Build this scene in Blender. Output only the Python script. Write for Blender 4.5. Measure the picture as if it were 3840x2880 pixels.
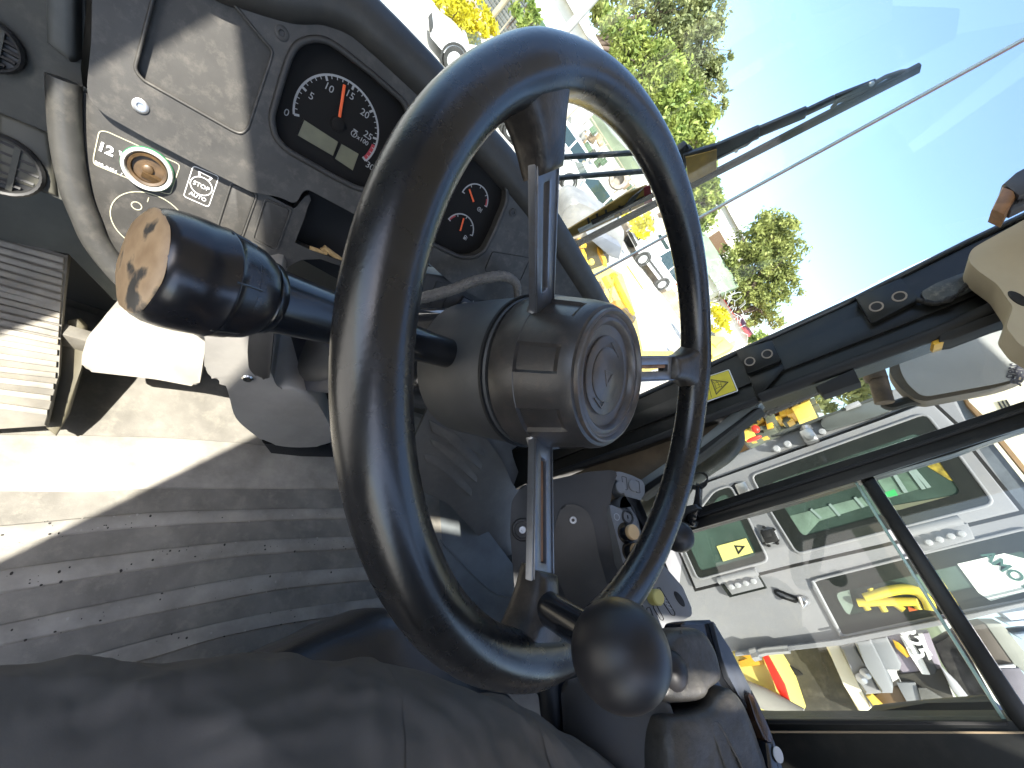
import bpy, bmesh, math, random
from mathutils import Vector, Matrix, Quaternion
from mathutils import noise as mnoise
random.seed(7)
R = math.radians
S = bpy.context.scene
for o in list(bpy.data.objects): bpy.data.objects.remove(o)

# ------------------------------------------------------------------ camera, world, sun, exposure
FPX = 1450.0                                     # focal length in pixels of the 3840 wide photograph
BX = Vector((0.65285639, -0.17041545, 0.73806308))   # image right in the world
BY = Vector((0.31921431, -0.82172325, -0.4720944))   # image down in the world
BZ = Vector((0.68693577, 0.54381015, -0.48206823))   # viewing direction
cam = bpy.data.cameras.new('camera'); camo = bpy.data.objects.new('camera', cam); S.collection.objects.link(camo)
cam.sensor_width = 36; cam.lens = 36 * FPX / 3840; cam.clip_start = 0.01; cam.clip_end = 3000
camo.matrix_world = Matrix((BX, -BY, -BZ)).transposed().to_4x4()
S.camera = camo
W = bpy.data.worlds.new('World'); S.world = W; W.use_nodes = True
nt = W.node_tree; bg = nt.nodes['Background']
sky = nt.nodes.new('ShaderNodeTexSky'); sky.sky_type = 'NISHITA'; sky.sun_disc = False
SUN = Vector((-0.62, -0.60, 1.02)).normalized()
sky.sun_elevation = math.asin(SUN.z); sky.sun_rotation = math.atan2(SUN.x, SUN.y)
sky.air_density = 1.0; sky.dust_density = 1.7; sky.ozone_density = 2.2
nt.links.new(sky.outputs[0], bg.inputs[0]); bg.inputs[1].default_value = 0.15
sl = bpy.data.lights.new('sun', 'SUN'); sl.energy = 4.6; sl.angle = R(0.6); sl.color = (1, .95, .86)
so = bpy.data.objects.new('sun', sl); S.collection.objects.link(so); so.rotation_euler = SUN.to_track_quat('Z', 'Y').to_euler()
S.view_settings.view_transform = 'Standard'; S.view_settings.look = 'None'
S.view_settings.exposure = 2.0; S.view_settings.gamma = 1
S.render.engine = 'CYCLES'
try:
    S.cycles.max_bounces = 10; S.cycles.transparent_max_bounces = 16; S.cycles.diffuse_bounces = 5; S.cycles.caustics_reflective = False
except Exception: pass

# ------------------------------------------------------------------ helpers
ZO = {'p': (0, 0, 1), '1': (0, 0, 2.011), '2': (900, 0, 2.011), '3': (1500, 0, 1.7015), '4': (2540, 0, 1.7015), '5': (0, 600, 1.7015),
      '6': (1200, 700, 1.58), '7': (2000, 600, 2.212), '8': (2540, 900, 1.7015), '9': (0, 1500, 1.58), '10': (1500, 1500, 1.8433),
      '11': (1400, 1980, 1.8433), '12': (2440, 1700, 1.58), 'c': (1500, 0, 2.458), 'd': (2050, 500, 3.318), 'e': (2000, 950, 2.458),
      'f': (1550, 950, 3.687), 'g': (2150, 1700, 3.687), 'h': (600, 950, 2.074), 'i': (1500, 1500, 2.766), 'j': (2700, 2250, 1.940),
      'k': (3100, 800, 1.843), 'l': (2100, 2200, 2.44), 'm': (2400, 1300, 2.458), 'n': (3100, 1700, 2.989), 'o': (3250, 2200, 3.749),
      'q': (2200, 0, 3.16), 'r': (2500, 600, 2.765), 's': (0, 2300, 1.4747), 't': (1050, 650, 3.687)}
def px(z, x, y):
    a = ZO[z]; return (a[0] + x / a[2], a[1] + y / a[2])
def ray(p):
    return (BX * (p[0] - 1920) + BY * (p[1] - 1440) + BZ * FPX).normalized()
def V(*a): return Vector(a)
class Frame:
    """a real plane in the place: origin, in-plane u, normal n towards the viewer's side"""
    def __init__(s, o, u, n):
        s.o = V(*o); s.n = V(*n).normalized(); u = V(*u); s.u = (u - s.n * u.dot(s.n)).normalized(); s.v = s.n.cross(s.u)
    def hit(s, p, w=0):
        r = ray(p); t = (s.n.dot(s.o) + w) / s.n.dot(r); return r * t
    def uv(s, p, w=0):
        d = s.hit(p, w) - s.o; return (d.dot(s.u), d.dot(s.v))
    def P(s, a, b, w=0): return s.o + s.u * a + s.v * b + s.n * w
    def pts(s, z, L, w=0): return [s.uv(px(z, *q), w) for q in L]

_m = {}
def mat(name, col, rough=.5, metal=0., bump=0., bscale=80., var=0., vscale=6., col2=None, spec=.5, coat=0., rvar=0., dust=0., dustcol=(.35, .32, .27), emis=None, trans=0., stretch=None, edge=0.):
    if name in _m: return _m[name]
    m = bpy.data.materials.new(name); m.use_nodes = True; n = m.node_tree; b = n.nodes['Principled BSDF']; L = n.links
    b.inputs['Base Color'].default_value = (*col, 1); b.inputs['Roughness'].default_value = rough; b.inputs['Metallic'].default_value = metal
    b.inputs['Specular IOR Level'].default_value = spec
    if coat: b.inputs['Coat Weight'].default_value = coat; b.inputs['Coat Roughness'].default_value = .15
    tc = n.nodes.new('ShaderNodeTexCoord'); src = tc.outputs['Object']
    if stretch:
        mp = n.nodes.new('ShaderNodeMapping'); mp.inputs['Scale'].default_value = stretch; L.new(src, mp.inputs[0]); src = mp.outputs[0]
    def nz(scale, det=5, r=.6):
        q = n.nodes.new('ShaderNodeTexNoise'); q.inputs['Scale'].default_value = scale; q.inputs['Detail'].default_value = det; q.inputs['Roughness'].default_value = r; L.new(src, q.inputs['Vector']); return q.outputs['Fac']
    cur = None
    if var or col2:
        f = nz(vscale); rp = n.nodes.new('ShaderNodeValToRGB'); L.new(f, rp.inputs[0])
        c2 = col2 if col2 else tuple(max(0, c * (1 + var)) for c in col); c1 = col if col2 else tuple(max(0, c * (1 - var)) for c in col)
        rp.color_ramp.elements[0].position = .36; rp.color_ramp.elements[1].position = .66
        rp.color_ramp.elements[0].color = (*c1, 1); rp.color_ramp.elements[1].color = (*c2, 1); cur = rp.outputs[0]
    if dust:
        f = nz(vscale * 2.3 + 9, 8, .7); rp = n.nodes.new('ShaderNodeValToRGB'); L.new(f, rp.inputs[0])
        rp.color_ramp.elements[0].position = .5; rp.color_ramp.elements[1].position = .72
        rp.color_ramp.elements[0].color = (0, 0, 0, 1); rp.color_ramp.elements[1].color = (dust, dust, dust, 1)
        mx = n.nodes.new('ShaderNodeMix'); mx.data_type = 'RGBA'; L.new(rp.outputs[0], mx.inputs[0])
        if cur: L.new(cur, mx.inputs[6])
        else: mx.inputs[6].default_value = (*col, 1)
        mx.inputs[7].default_value = (*dustcol, 1); cur = mx.outputs[2]
    if cur: L.new(cur, b.inputs['Base Color'])
    if rvar:
        f = nz(vscale * 1.7 + 3); mr = n.nodes.new('ShaderNodeMapRange'); L.new(f, mr.inputs[0]); mr.inputs[3].default_value = max(.03, rough - rvar); mr.inputs[4].default_value = min(1, rough + rvar); L.new(mr.outputs[0], b.inputs['Roughness'])
    if bump:
        f = nz(bscale, 3, .55); bp = n.nodes.new('ShaderNodeBump'); bp.inputs['Strength'].default_value = bump; bp.inputs['Distance'].default_value = .12 / bscale; L.new(f, bp.inputs['Height']); L.new(bp.outputs[0], b.inputs['Normal'])
    if emis: b.inputs['Emission Color'].default_value = (*emis[0], 1); b.inputs['Emission Strength'].default_value = emis[1]
    if trans: b.inputs['Transmission Weight'].default_value = trans
    _m[name] = m; return m
def glassmat(name, tint, gloss_tint=(1, 1, 1), k=1.0, dirt=0.03):
    if name in _m: return _m[name]
    m = bpy.data.materials.new(name); m.use_nodes = True; n = m.node_tree; n.nodes.clear(); L = n.links
    out = n.nodes.new('ShaderNodeOutputMaterial'); tr = n.nodes.new('ShaderNodeBsdfTransparent'); tr.inputs[0].default_value = (*tint, 1)
    gl = n.nodes.new('ShaderNodeBsdfGlossy'); gl.inputs['Roughness'].default_value = .02; gl.inputs[0].default_value = (*gloss_tint, 1)
    fr = n.nodes.new('ShaderNodeFresnel'); fr.inputs[0].default_value = 1.5
    mu = n.nodes.new('ShaderNodeMath'); mu.operation = 'MULTIPLY'; mu.inputs[1].default_value = k; L.new(fr.outputs[0], mu.inputs[0]); ge = n.nodes.new('ShaderNodeNewGeometry'); inv = n.nodes.new('ShaderNodeMath'); inv.operation = 'SUBTRACT'; inv.inputs[0].default_value = 1; L.new(ge.outputs['Backfacing'], inv.inputs[1]); mu2 = n.nodes.new('ShaderNodeMath'); mu2.operation = 'MULTIPLY'; L.new(mu.outputs[0], mu2.inputs[0]); L.new(inv.outputs[0], mu2.inputs[1]); mu = mu2
    mx = n.nodes.new('ShaderNodeMixShader'); L.new(mu.outputs[0], mx.inputs[0]); L.new(tr.outputs[0], mx.inputs[1]); L.new(gl.outputs[0], mx.inputs[2])
    df = n.nodes.new('ShaderNodeBsdfDiffuse'); df.inputs[0].default_value = (.6, .6, .56, 1)
    tc = n.nodes.new('ShaderNodeTexCoord'); nz = n.nodes.new('ShaderNodeTexNoise'); nz.inputs['Scale'].default_value = 7; nz.inputs['Detail'].default_value = 9; L.new(tc.outputs['Object'], nz.inputs['Vector'])
    mr = n.nodes.new('ShaderNodeMapRange'); mr.inputs[1].default_value = .45; mr.inputs[2].default_value = .8; mr.inputs[3].default_value = 0; mr.inputs[4].default_value = dirt; L.new(nz.outputs[0], mr.inputs[0])
    m2 = n.nodes.new('ShaderNodeMixShader'); L.new(mr.outputs[0], m2.inputs[0]); L.new(mx.outputs[0], m2.inputs[1]); L.new(df.outputs[0], m2.inputs[2])
    L.new(m2.outputs[0], out.inputs[0]); _m[name] = m; return m

def thing(name, label, cat, loc=(0, 0, 0), group=None):
    o = bpy.data.objects.new(name, None); S.collection.objects.link(o); o.location = loc; o['label'] = label; o['category'] = cat
    o.empty_display_size = .05
    if group: o['group'] = group
    return o
def base(o):
    v = V(0, 0, 0)
    while o is not None: v = v + o.location; o = o.parent
    return v
class MB:
    """collects shapes in world coordinates; build() links them as ONE mesh object"""
    def __init__(s): s.v = []; s.f = []; s.mi = []
    def add(s, vs, fs, mi=0):
        k = len(s.v); s.v += [V(*q) for q in vs]; s.f += [tuple(i + k for i in f) for f in fs]; s.mi += [mi] * len(fs); return s
    def bm(s, b, mi=0):
        b.verts.index_update(); s.add([v.co.copy() for v in b.verts], [[v.index for v in f.verts] for f in b.faces], mi); b.free(); return s
    def prism(s, F, pts, w0, w1, bev=0., seg=2, mi=0):
        """polygon pts (u,v) of frame F from depth w0 (back) to w1 (front), front edges rounded by bev"""
        A = sum(pts[i][0] * pts[(i + 1) % len(pts)][1] - pts[(i + 1) % len(pts)][0] * pts[i][1] for i in range(len(pts)))
        if A < 0: pts = pts[::-1]
        b = bmesh.new(); n = len(pts)
        lo = [b.verts.new(F.P(x, y, w0)) for x, y in pts]; hi = [b.verts.new(F.P(x, y, w1)) for x, y in pts]
        b.faces.new(lo[::-1]); top = b.faces.new(hi)
        for i in range(n): b.faces.new([lo[i], lo[(i + 1) % n], hi[(i + 1) % n], hi[i]])
        if bev:
            try: bmesh.ops.bevel(b, geom=list(top.edges), offset=bev, segments=seg, profile=.5, affect='EDGES', clamp_overlap=True)
            except Exception: pass
        return s.bm(b, mi)
    def ring(s, F, outer, inner, w0, w1, mi=0, bev=0.):
        """frame: same number of points outside and inside"""
        n = len(outer); vs = []
        for w in (w0, w1):
            for L in (outer, inner): vs += [F.P(x, y, w) for x, y in L]
        fs = []
        for i in range(n):
            j = (i + 1) % n
            fs += [(2 * n + i, 2 * n + j, 3 * n + j, 3 * n + i), (i, n + i, n + j, j), (i, j, 2 * n + j, 2 * n + i), (n + i, 3 * n + i, 3 * n + j, n + j)]
        b = bmesh.new(); bv = [b.verts.new(q) for q in vs]
        for f in fs: b.faces.new([bv[i] for i in f])
        bmesh.ops.recalc_face_normals(b, faces=b.faces)
        if bev:
            es = [e for e in b.edges if abs((e.verts[0].co - F.o).dot(F.n) - w1) < 1e-6 and abs((e.verts[1].co - F.o).dot(F.n) - w1) < 1e-6 and len([f for f in e.link_faces if abs(f.normal.dot(F.n)) < .5])]
            try: bmesh.ops.bevel(b, geom=es, offset=bev, segments=2, profile=.5, affect='EDGES', clamp_overlap=True)
            except Exception: pass
        return s.bm(b, mi)
    def box(s, c, sz, rot=None, bev=0., mi=0):
        b = bmesh.new(); bmesh.ops.create_cube(b, size=1)
        for v in b.verts: v.co = V(v.co.x * sz[0], v.co.y * sz[1], v.co.z * sz[2])
        if bev: bmesh.ops.bevel(b, geom=list(b.edges), offset=bev, segments=2, profile=.5, affect='EDGES', clamp_overlap=True)
        M = (rot if rot is not None else Matrix.Identity(3))
        for v in b.verts: v.co = M @ v.co + V(*c)
        return s.bm(b, mi)
    def bar(s, a, b_, w, h, up=(0, 0, 1), bev=0., mi=0):
        a = V(*a); b_ = V(*b_); d = b_ - a; L = d.length; d.normalize(); u = V(*up); y = u.cross(d).normalized(); z = d.cross(y)
        return s.box((a + b_) / 2, (L, w, h), Matrix((d, y, z)).transposed(), bev, mi)
    def tube(s, pts, r, seg=12, closed=False, mi=0, flat=None, caps=True):
        """tube through pts; r a number or list"""
        pts = [V(*p) for p in pts]; n = len(pts); rs = r if isinstance(r, (list, tuple)) else [r] * n; vs = []; fs = []
        t0 = (pts[1] - pts[0]).normalized(); up = V(0, 0, 1) if abs(t0.z) < .9 else V(1, 0, 0); x = up.cross(t0).normalized()
        for i in range(n):
            t = ((pts[(i + 1) % n] if closed or i < n - 1 else pts[i]) - (pts[i - 1] if closed or i > 0 else pts[i])).normalized()
            x = (x - t * x.dot(t)).normalized(); y = t.cross(x)
            for k in range(seg):
                a = 2 * math.pi * k / seg; vs.append(pts[i] + (x * math.cos(a) + y * math.sin(a)) * rs[i])
        m = n if closed else n - 1
        for i in range(m):
            for k in range(seg):
                a = i * seg + k; b = i * seg + (k + 1) % seg; c = ((i + 1) % n) * seg + (k + 1) % seg; d = ((i + 1) % n) * seg + k; fs.append((a, b, c, d))
        if not closed and caps: fs.append(tuple(range(seg))[::-1]); fs.append(tuple((n - 1) * seg + k for k in range(seg)))
        return s.add(vs, fs, mi)
    def lathe(s, o, ax, prof, seg=48, mi=0, fn=None, x0=None, top=False):
        """prof list of (radius, height along ax)"""
        o = V(*o); ax = V(*ax).normalized(); x = V(*(x0 or ((1, 0, 0) if abs(ax.x) < .9 else (0, 1, 0)))); x = (x - ax * x.dot(ax)).normalized(); y = ax.cross(x); vs = []; fs = []
        for (r, h) in prof:
            for k in range(seg):
                a = 2 * math.pi * k / seg; rr = fn(r, h, a) if fn else r; vs.append(o + ax * h + (x * math.cos(a) + y * math.sin(a)) * rr)
        for i in range(len(prof) - 1):
            for k in range(seg):
                fs.append((i * seg + k, i * seg + (k + 1) % seg, (i + 1) * seg + (k + 1) % seg, (i + 1) * seg + k))
        fs.append(tuple(range(seg))[::-1])
        if top: fs.append(tuple((len(prof) - 1) * seg + k for k in range(seg)))
        return s.add(vs, fs, mi)
    def sphere(s, c, r, sc=(1, 1, 1), seg=32, mi=0, rot=None):
        b = bmesh.new(); bmesh.ops.create_uvsphere(b, u_segments=seg, v_segments=seg // 2, radius=r)
        M = rot if rot is not None else Matrix.Identity(3)
        for v in b.verts: v.co = M @ V(v.co.x * sc[0], v.co.y * sc[1], v.co.z * sc[2]) + V(*c)
        return s.bm(b, mi)
    def sweep(s, secs, mi=0, caps=True):
        """list of closed cross-sections with equal counts"""
        n = len(secs[0]); vs = [p for q in secs for p in q]; fs = []
        for i in range(len(secs) - 1):
            for k in range(n): fs.append((i * n + k, i * n + (k + 1) % n, (i + 1) * n + (k + 1) % n, (i + 1) * n + k))
        if caps: fs.append(tuple(range(n))[::-1]); fs.append(tuple((len(secs) - 1) * n + k for k in range(n)))
        return s.add(vs, fs, mi)
    def text(s, F, txt, a, b, size, ang=0., w=0., depth=.0004, mirror=False, bold=0., mi=0, sx=1.):
        cu = bpy.data.curves.new('t', 'FONT'); cu.body = txt; cu.size = size; cu.align_x = 'CENTER'; cu.align_y = 'CENTER'; cu.extrude = depth; cu.offset = bold; cu.resolution_u = 3
        o = bpy.data.objects.new('t', cu); S.collection.objects.link(o); dg = bpy.context.evaluated_depsgraph_get(); me = bpy.data.meshes.new_from_object(o.evaluated_get(dg))
        ca, sa = math.cos(ang), math.sin(ang); k = -1 if mirror else 1
        vs = []
        for v in me.vertices:
            x = v.co.x * k * sx; y = v.co.y; vs.append(F.P(a + x * ca - y * sa, b + x * sa + y * ca, w + v.co.z))
        s.add(vs, [tuple(p.vertices) for p in me.polygons], mi); bpy.data.objects.remove(o); bpy.data.curves.remove(cu); bpy.data.meshes.remove(me); return s
    def build(s, name, mats, parent=None, smooth=35, label=None, cat=None, group=None, kind=None, loc=None, recalc=True):
        if not s.v: return None
        off = base(parent) if parent is not None else (V(*loc) if loc is not None else V(0, 0, 0))
        me = bpy.data.meshes.new(name); me.from_pydata([v - off for v in s.v], [], s.f)
        mats = mats if isinstance(mats, (list, tuple)) else [mats]
        for m in mats: me.materials.append(m)
        if len(mats) > 1: me.polygons.foreach_set('material_index', s.mi)
        if recalc:
            b = bmesh.new(); b.from_mesh(me); bmesh.ops.recalc_face_normals(b, faces=b.faces); b.to_mesh(me); b.free()
        if smooth:
            me.polygons.foreach_set('use_smooth', [True] * len(me.polygons)); me.update()
            try: me.set_sharp_from_angle(angle=R(smooth))
            except Exception: pass
        o = bpy.data.objects.new(name, me); S.collection.objects.link(o)
        if parent is not None: o.parent = parent
        else: o.location = off
        if label: o['label'] = label
        if cat: o['category'] = cat
        if group: o['group'] = group
        if kind: o['kind'] = kind
        return o
def circ(c, r, n=24, a0=0, sy=1, rot=0):
    return [(c[0] + r * math.cos(a0 + 2 * math.pi * k / n) * math.cos(rot) - r * sy * math.sin(a0 + 2 * math.pi * k / n) * math.sin(rot),
             c[1] + r * math.cos(a0 + 2 * math.pi * k / n) * math.sin(rot) + r * sy * math.sin(a0 + 2 * math.pi * k / n) * math.cos(rot)) for k in range(n)]
def rnd(pts, r, n=4):
    """round the corners of a polygon"""
    out = []; N = len(pts)
    rr = r if isinstance(r, (list, tuple)) else [r] * N
    for i in range(N):
        p = V(*pts[i], 0); a = V(*pts[i - 1], 0); b = V(*pts[(i + 1) % N], 0); da = (a - p); db = (b - p)
        q = min(rr[i], da.length * .45, db.length * .45)
        if q < 1e-6: out.append((p.x, p.y)); continue
        A = p + da.normalized() * q; B = p + db.normalized() * q
        for k in range(n + 1):
            t = k / n; c = A * (1 - t) ** 2 + p * 2 * t * (1 - t) + B * t * t; out.append((c.x, c.y))
    return out
def inset(pts, k):
    cx = sum(p[0] for p in pts) / len(pts); cy = sum(p[1] for p in pts) / len(pts)
    A = sum(pts[i][0] * pts[(i + 1) % len(pts)][1] - pts[(i + 1) % len(pts)][0] * pts[i][1] for i in range(len(pts)))
    sgn = 1 if A > 0 else -1; out = []; N = len(pts)
    for i in range(N):
        p = V(*pts[i], 0); e1 = (p - V(*pts[i - 1], 0)); e2 = (V(*pts[(i + 1) % N], 0) - p)
        if e1.length < 1e-9: e1 = e2
        if e2.length < 1e-9: e2 = e1
        e1.normalize(); e2.normalize(); n1 = V(-e1.y, e1.x, 0) * sgn; n2 = V(-e2.y, e2.x, 0) * sgn; b = (n1 + n2)
        b = b.normalized() if b.length > 1e-6 else n1; c = max(.4, b.dot(n1)); q = p + b * (k / c); out.append((q.x, q.y))
    return out
def spline(pts, n=6):
    pts = [V(*p) for p in pts]; out = []
    for i in range(len(pts) - 1):
        p0 = pts[max(i - 1, 0)]; p1 = pts[i]; p2 = pts[i + 1]; p3 = pts[min(i + 2, len(pts) - 1)]
        for k in range(n):
            t = k / n; out.append(.5 * ((2 * p1) + (p2 - p0) * t + (2 * p0 - 5 * p1 + 4 * p2 - p3) * t * t + (3 * p1 - p0 - 3 * p2 + p3) * t ** 3))
    out.append(pts[-1]); return out
def curve2(pts, n=5, closed=True):
    """smooth closed 2-D outline"""
    N = len(pts); out = []
    for i in range(N):
        p0, p1, p2, p3 = [V(*pts[(i + k) % N], 0) for k in (-1, 0, 1, 2)]
        for k in range(n):
            t = k / n; q = .5 * ((2 * p1) + (p2 - p0) * t + (2 * p0 - 5 * p1 + 4 * p2 - p3) * t * t + (3 * p1 - p0 - 3 * p2 + p3) * t ** 3); out.append((q.x, q.y))
    return out

# ------------------------------------------------------------------ materials
RIM = mat('rim_rubber', (.009, .009, .0095), .27, bump=.25, bscale=500, var=.3, vscale=25, rvar=.08, spec=.6, dust=.10, dustcol=(.07, .06, .05))
WEAR = mat('worn_rubber', (.014, .013, .012), .34, bump=.8, bscale=420, var=.4, vscale=60, rvar=.12, col2=(.055, .045, .036))
SPK = mat('spoke_steel', (.20, .21, .23), .34, metal=.8, bump=.15, bscale=300, rvar=.1, vscale=30, dust=.35, dustcol=(.12, .085, .06))
HUB = mat('hub_plastic', (.032, .030, .0285), .36, bump=1.0, bscale=900, var=.25, vscale=40, rvar=.1, dust=.25, dustcol=(.12, .085, .06))
HUBF = mat('hub_face', (.065, .057, .051), .34, bump=.2, bscale=300, var=.25, vscale=45, rvar=.1, dust=.4, dustcol=(.15, .095, .06))
COLP = mat('column_plastic', (.045, .045, .044), .5, bump=.35, bscale=900, var=.15, vscale=20, dust=.12, dustcol=(.13, .12, .1))
BLK = mat('black_gloss', (.008, .009, .011), .2, spec=.6, bump=.05, bscale=200, rvar=.06, vscale=20, dust=.08, dustcol=(.1, .09, .08))
KNB = mat('knob_black', (.012, .0115, .013), .44, spec=.4, bump=.12, bscale=900, rvar=.05, vscale=30)
DASH = mat('dash_plastic', (.044, .042, .038), .48, bump=.6, bscale=1100, var=.2, vscale=28, dust=.6, dustcol=(.115, .105, .09), rvar=.08)
DASHD = mat('dash_dark', (.034, .034, .034), .55, bump=.4, bscale=1100, var=.15, vscale=22, dust=.18, dustcol=(.1, .095, .08))
RECESS = mat('dash_recess', (.042, .040, .036), .55, bump=.5, bscale=1300, var=.12, vscale=30, dust=.3, dustcol=(.17, .155, .13))
SIDEP = mat('side_plastic', (.062, .062, .052), .6, bump=.6, bscale=1000, var=.2, vscale=18, dust=.35, dustcol=(.16, .15, .12))
TRIM = mat('trim_rubber', (.05, .049, .045), .42, bump=.4, bscale=900, var=.2, vscale=25, dust=.4, dustcol=(.13, .12, .1))
SEAM = mat('seam_black', (.004, .004, .004), .7)
WHITE = mat('print_white', (.75, .75, .74), .6)
GREYP = mat('print_grey', (.33, .34, .35), .6)
RED = mat('needle_red', (.85, .13, .03), .5)
DRED = mat('print_red', (.35, .03, .04), .5)
LCD = mat('lcd', (.15, .145, .08), .35, var=.15, vscale=20)
DIAL = mat('dial_black', (.010, .0095, .009), .6, spec=.15)
CHROME = mat('chrome', (.7, .7, .68), .2, metal=1.)
BRASS = mat('brass', (.06, .035, .012), .45, metal=.2, var=.4, vscale=90)
GREEN = mat('green_ring', (.02, .16, .07), .35)
STEEL = mat('steel', (.45, .45, .45), .35, metal=.9, rvar=.1, vscale=60)
FLOORM = mat('floor_rubber', (.20, .19, .165), .62, bump=.8, bscale=420, var=.25, vscale=12, dust=.5, dustcol=(.36, .34, .28), rvar=.1)
PEDAL = mat('pedal_rubber', (.17, .16, .135), .6, bump=.5, bscale=500, var=.3, vscale=15, dust=.45, dustcol=(.19, .16, .11))
LEATHER = mat('leather_black', (.03, .032, .036), .33, bump=1.2, bscale=420, spec=.7, rvar=.07, vscale=30)
WORNL = mat('leather_worn', (.038, .036, .033), .45, bump=1.2, bscale=160, var=.5, vscale=22, rvar=.15, dust=.2, dustcol=(.10, .095, .085))
CLOTH = mat('trouser_cloth', (.125, .112, .098), .9, bump=.6, bscale=1400, var=.12, vscale=10, spec=.15, dust=.35, dustcol=(.165, .14, .12))
PAINT = mat('cab_paint_black', (.007, .0075, .007), .34, bump=.12, bscale=130, spec=.35, var=.3, vscale=10, rvar=.08, dust=.12, dustcol=(.07, .06, .05))
BEIGE = mat('roof_beige', (.36, .31, .22), .6, bump=.3, bscale=500, var=.08, vscale=8)
TAN = mat('lower_tan', (.16, .125, .085), .5, bump=.3, bscale=100, var=.2, vscale=14, dust=.3, dustcol=(.07, .05, .04))
YEL = mat('loader_yellow', (.62, .36, .025), .4, bump=.1, bscale=60, var=.12, vscale=5, dust=.25, dustcol=(.35, .28, .16))
YELP = mat('yellow_pale', (.75, .55, .10), .4, var=.1, vscale=5)
STICK = mat('sticker_yellow', (.62, .52, .03), .45, var=.08, vscale=60)
PRBLK = mat('print_black', (.01, .01, .01), .5)
MGREY = mat('machine_grey', (.225, .228, .238), .42, bump=.08, bscale=60, var=.06, vscale=3, dust=.18, dustcol=(.38, .36, .30))
MEDGE = mat('machine_edge', (.34, .345, .355), .35, var=.05, vscale=5)
DKGL = mat('dark_gasket', (.012, .015, .013), .5, spec=.25, var=.2, vscale=8, dust=.1, dustcol=(.08, .08, .06))
MINT = mat('cabin_green', (.16, .26, .20), .6, var=.35, vscale=4)
DGREEN = mat('cabin_dark', (.035, .055, .045), .6, var=.4, vscale=5)
PAPER = mat('paper_white', (.78, .84, .76), .7)
REDP = mat('red_paint', (.65, .03, .015), .4)
CARW = mat('car_white', (.78, .78, .76), .25, coat=.5)
CARS = mat('car_silver', (.55, .55, .50), .3, coat=.4)
TYRE = mat('tyre', (.03, .03, .028), .8, dust=.4, dustcol=(.13, .12, .09))
CGL = mat('car_glass', (.03, .05, .05), .06, spec=.8)
RUST = mat('bucket_steel', (.28, .27, .25), .5, metal=.3, bump=.4, bscale=12, var=.3, vscale=3, dust=.5, dustcol=(.4, .37, .3))
CONC = mat('yard_concrete', (.50, .47, .41), .85, bump=.3, bscale=6, var=.12, vscale=.6, dust=.2, dustcol=(.35, .3, .22))
BRICK = mat('brick_wall', (.32, .25, .17), .8, bump=.5, bscale=8, var=.3, vscale=2)
WALLW = mat('wall_white', (.72, .70, .62), .8, bump=.2, bscale=5, var=.08, vscale=1)
GREENP = mat('green_paint', (.07, .13, .07), .5, var=.15, vscale=2)
BARK = mat('bark', (.12, .085, .06), .9, bump=.6, bscale=10, var=.3, vscale=3)
WOOD = mat('wood_pole', (.34, .29, .20), .8, var=.15, vscale=3)

# ================================================================== STEERING WHEEL (local: u right, v up the wheel, n out of its face)
C = V(.2560, .1552, -.0840); WN = V(.0495, -.5426, .8385).normalized()
FW = Frame(C, (1, 0, 0), WN)
sw = thing('steering_wheel', 'black three-spoke steering wheel with a round spinner knob on its rim', 'steering wheel', C)
def wpol(r, a, h=0): return FW.P(r * math.cos(R(a)), r * math.sin(R(a)), h)
SP = (22.5, 142.5, -97.5)
m = MB(); nseg = 160; vs = []; fs = []; ns = 28
for i in range(nseg):
    a = 360 * i / nseg; rr = .0157
    for s_ in SP:
        d = abs((a - s_ + 180) % 360 - 180); rr += .0012 * math.exp(-(d / 7) ** 2)
    e = V(0, 0, 0) + (FW.u * math.cos(R(a)) + FW.v * math.sin(R(a)))
    for k in range(ns):
        b = 2 * math.pi * k / ns; lump = 1 + .012 * mnoise.noise(V(a * .06, math.cos(b) * .7, math.sin(b) * .7))
        x = math.cos(b) * rr * lump; y = math.sin(b) * rr * lump
        vs.append(C + e * (.2 + x) + FW.n * y)
for i in range(nseg):
    for k in range(ns): fs.append((i * ns + k, i * ns + (k + 1) % ns, ((i + 1) % nseg) * ns + (k + 1) % ns, ((i + 1) % nseg) * ns + k))
m.add(vs, fs); m.build('rim', RIM, sw, smooth=60)
def rsec(c, t, nn, w, h, n=5, p=.35):
    """rounded rectangle section"""
    out = []
    for q in range(4):
        for k in range(n):
            a = math.pi / 2 * (q + k / (n - 1)); ex = math.cos(a); ey = math.sin(a)
            sx = (w / 2 - w * p) * (1 if ex > 1e-6 or (abs(ex) <= 1e-6 and q in (3, 0) ) else -1)
            sgx = [1, -1, -1, 1][q]; sgy = [1, 1, -1, -1][q]; rr = min(w, h) * p
            out.append(c + t * (sgx * (w / 2 - rr) + ex * rr) + nn * (sgy * (h / 2 - rr) + ey * rr))
    return out
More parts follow.
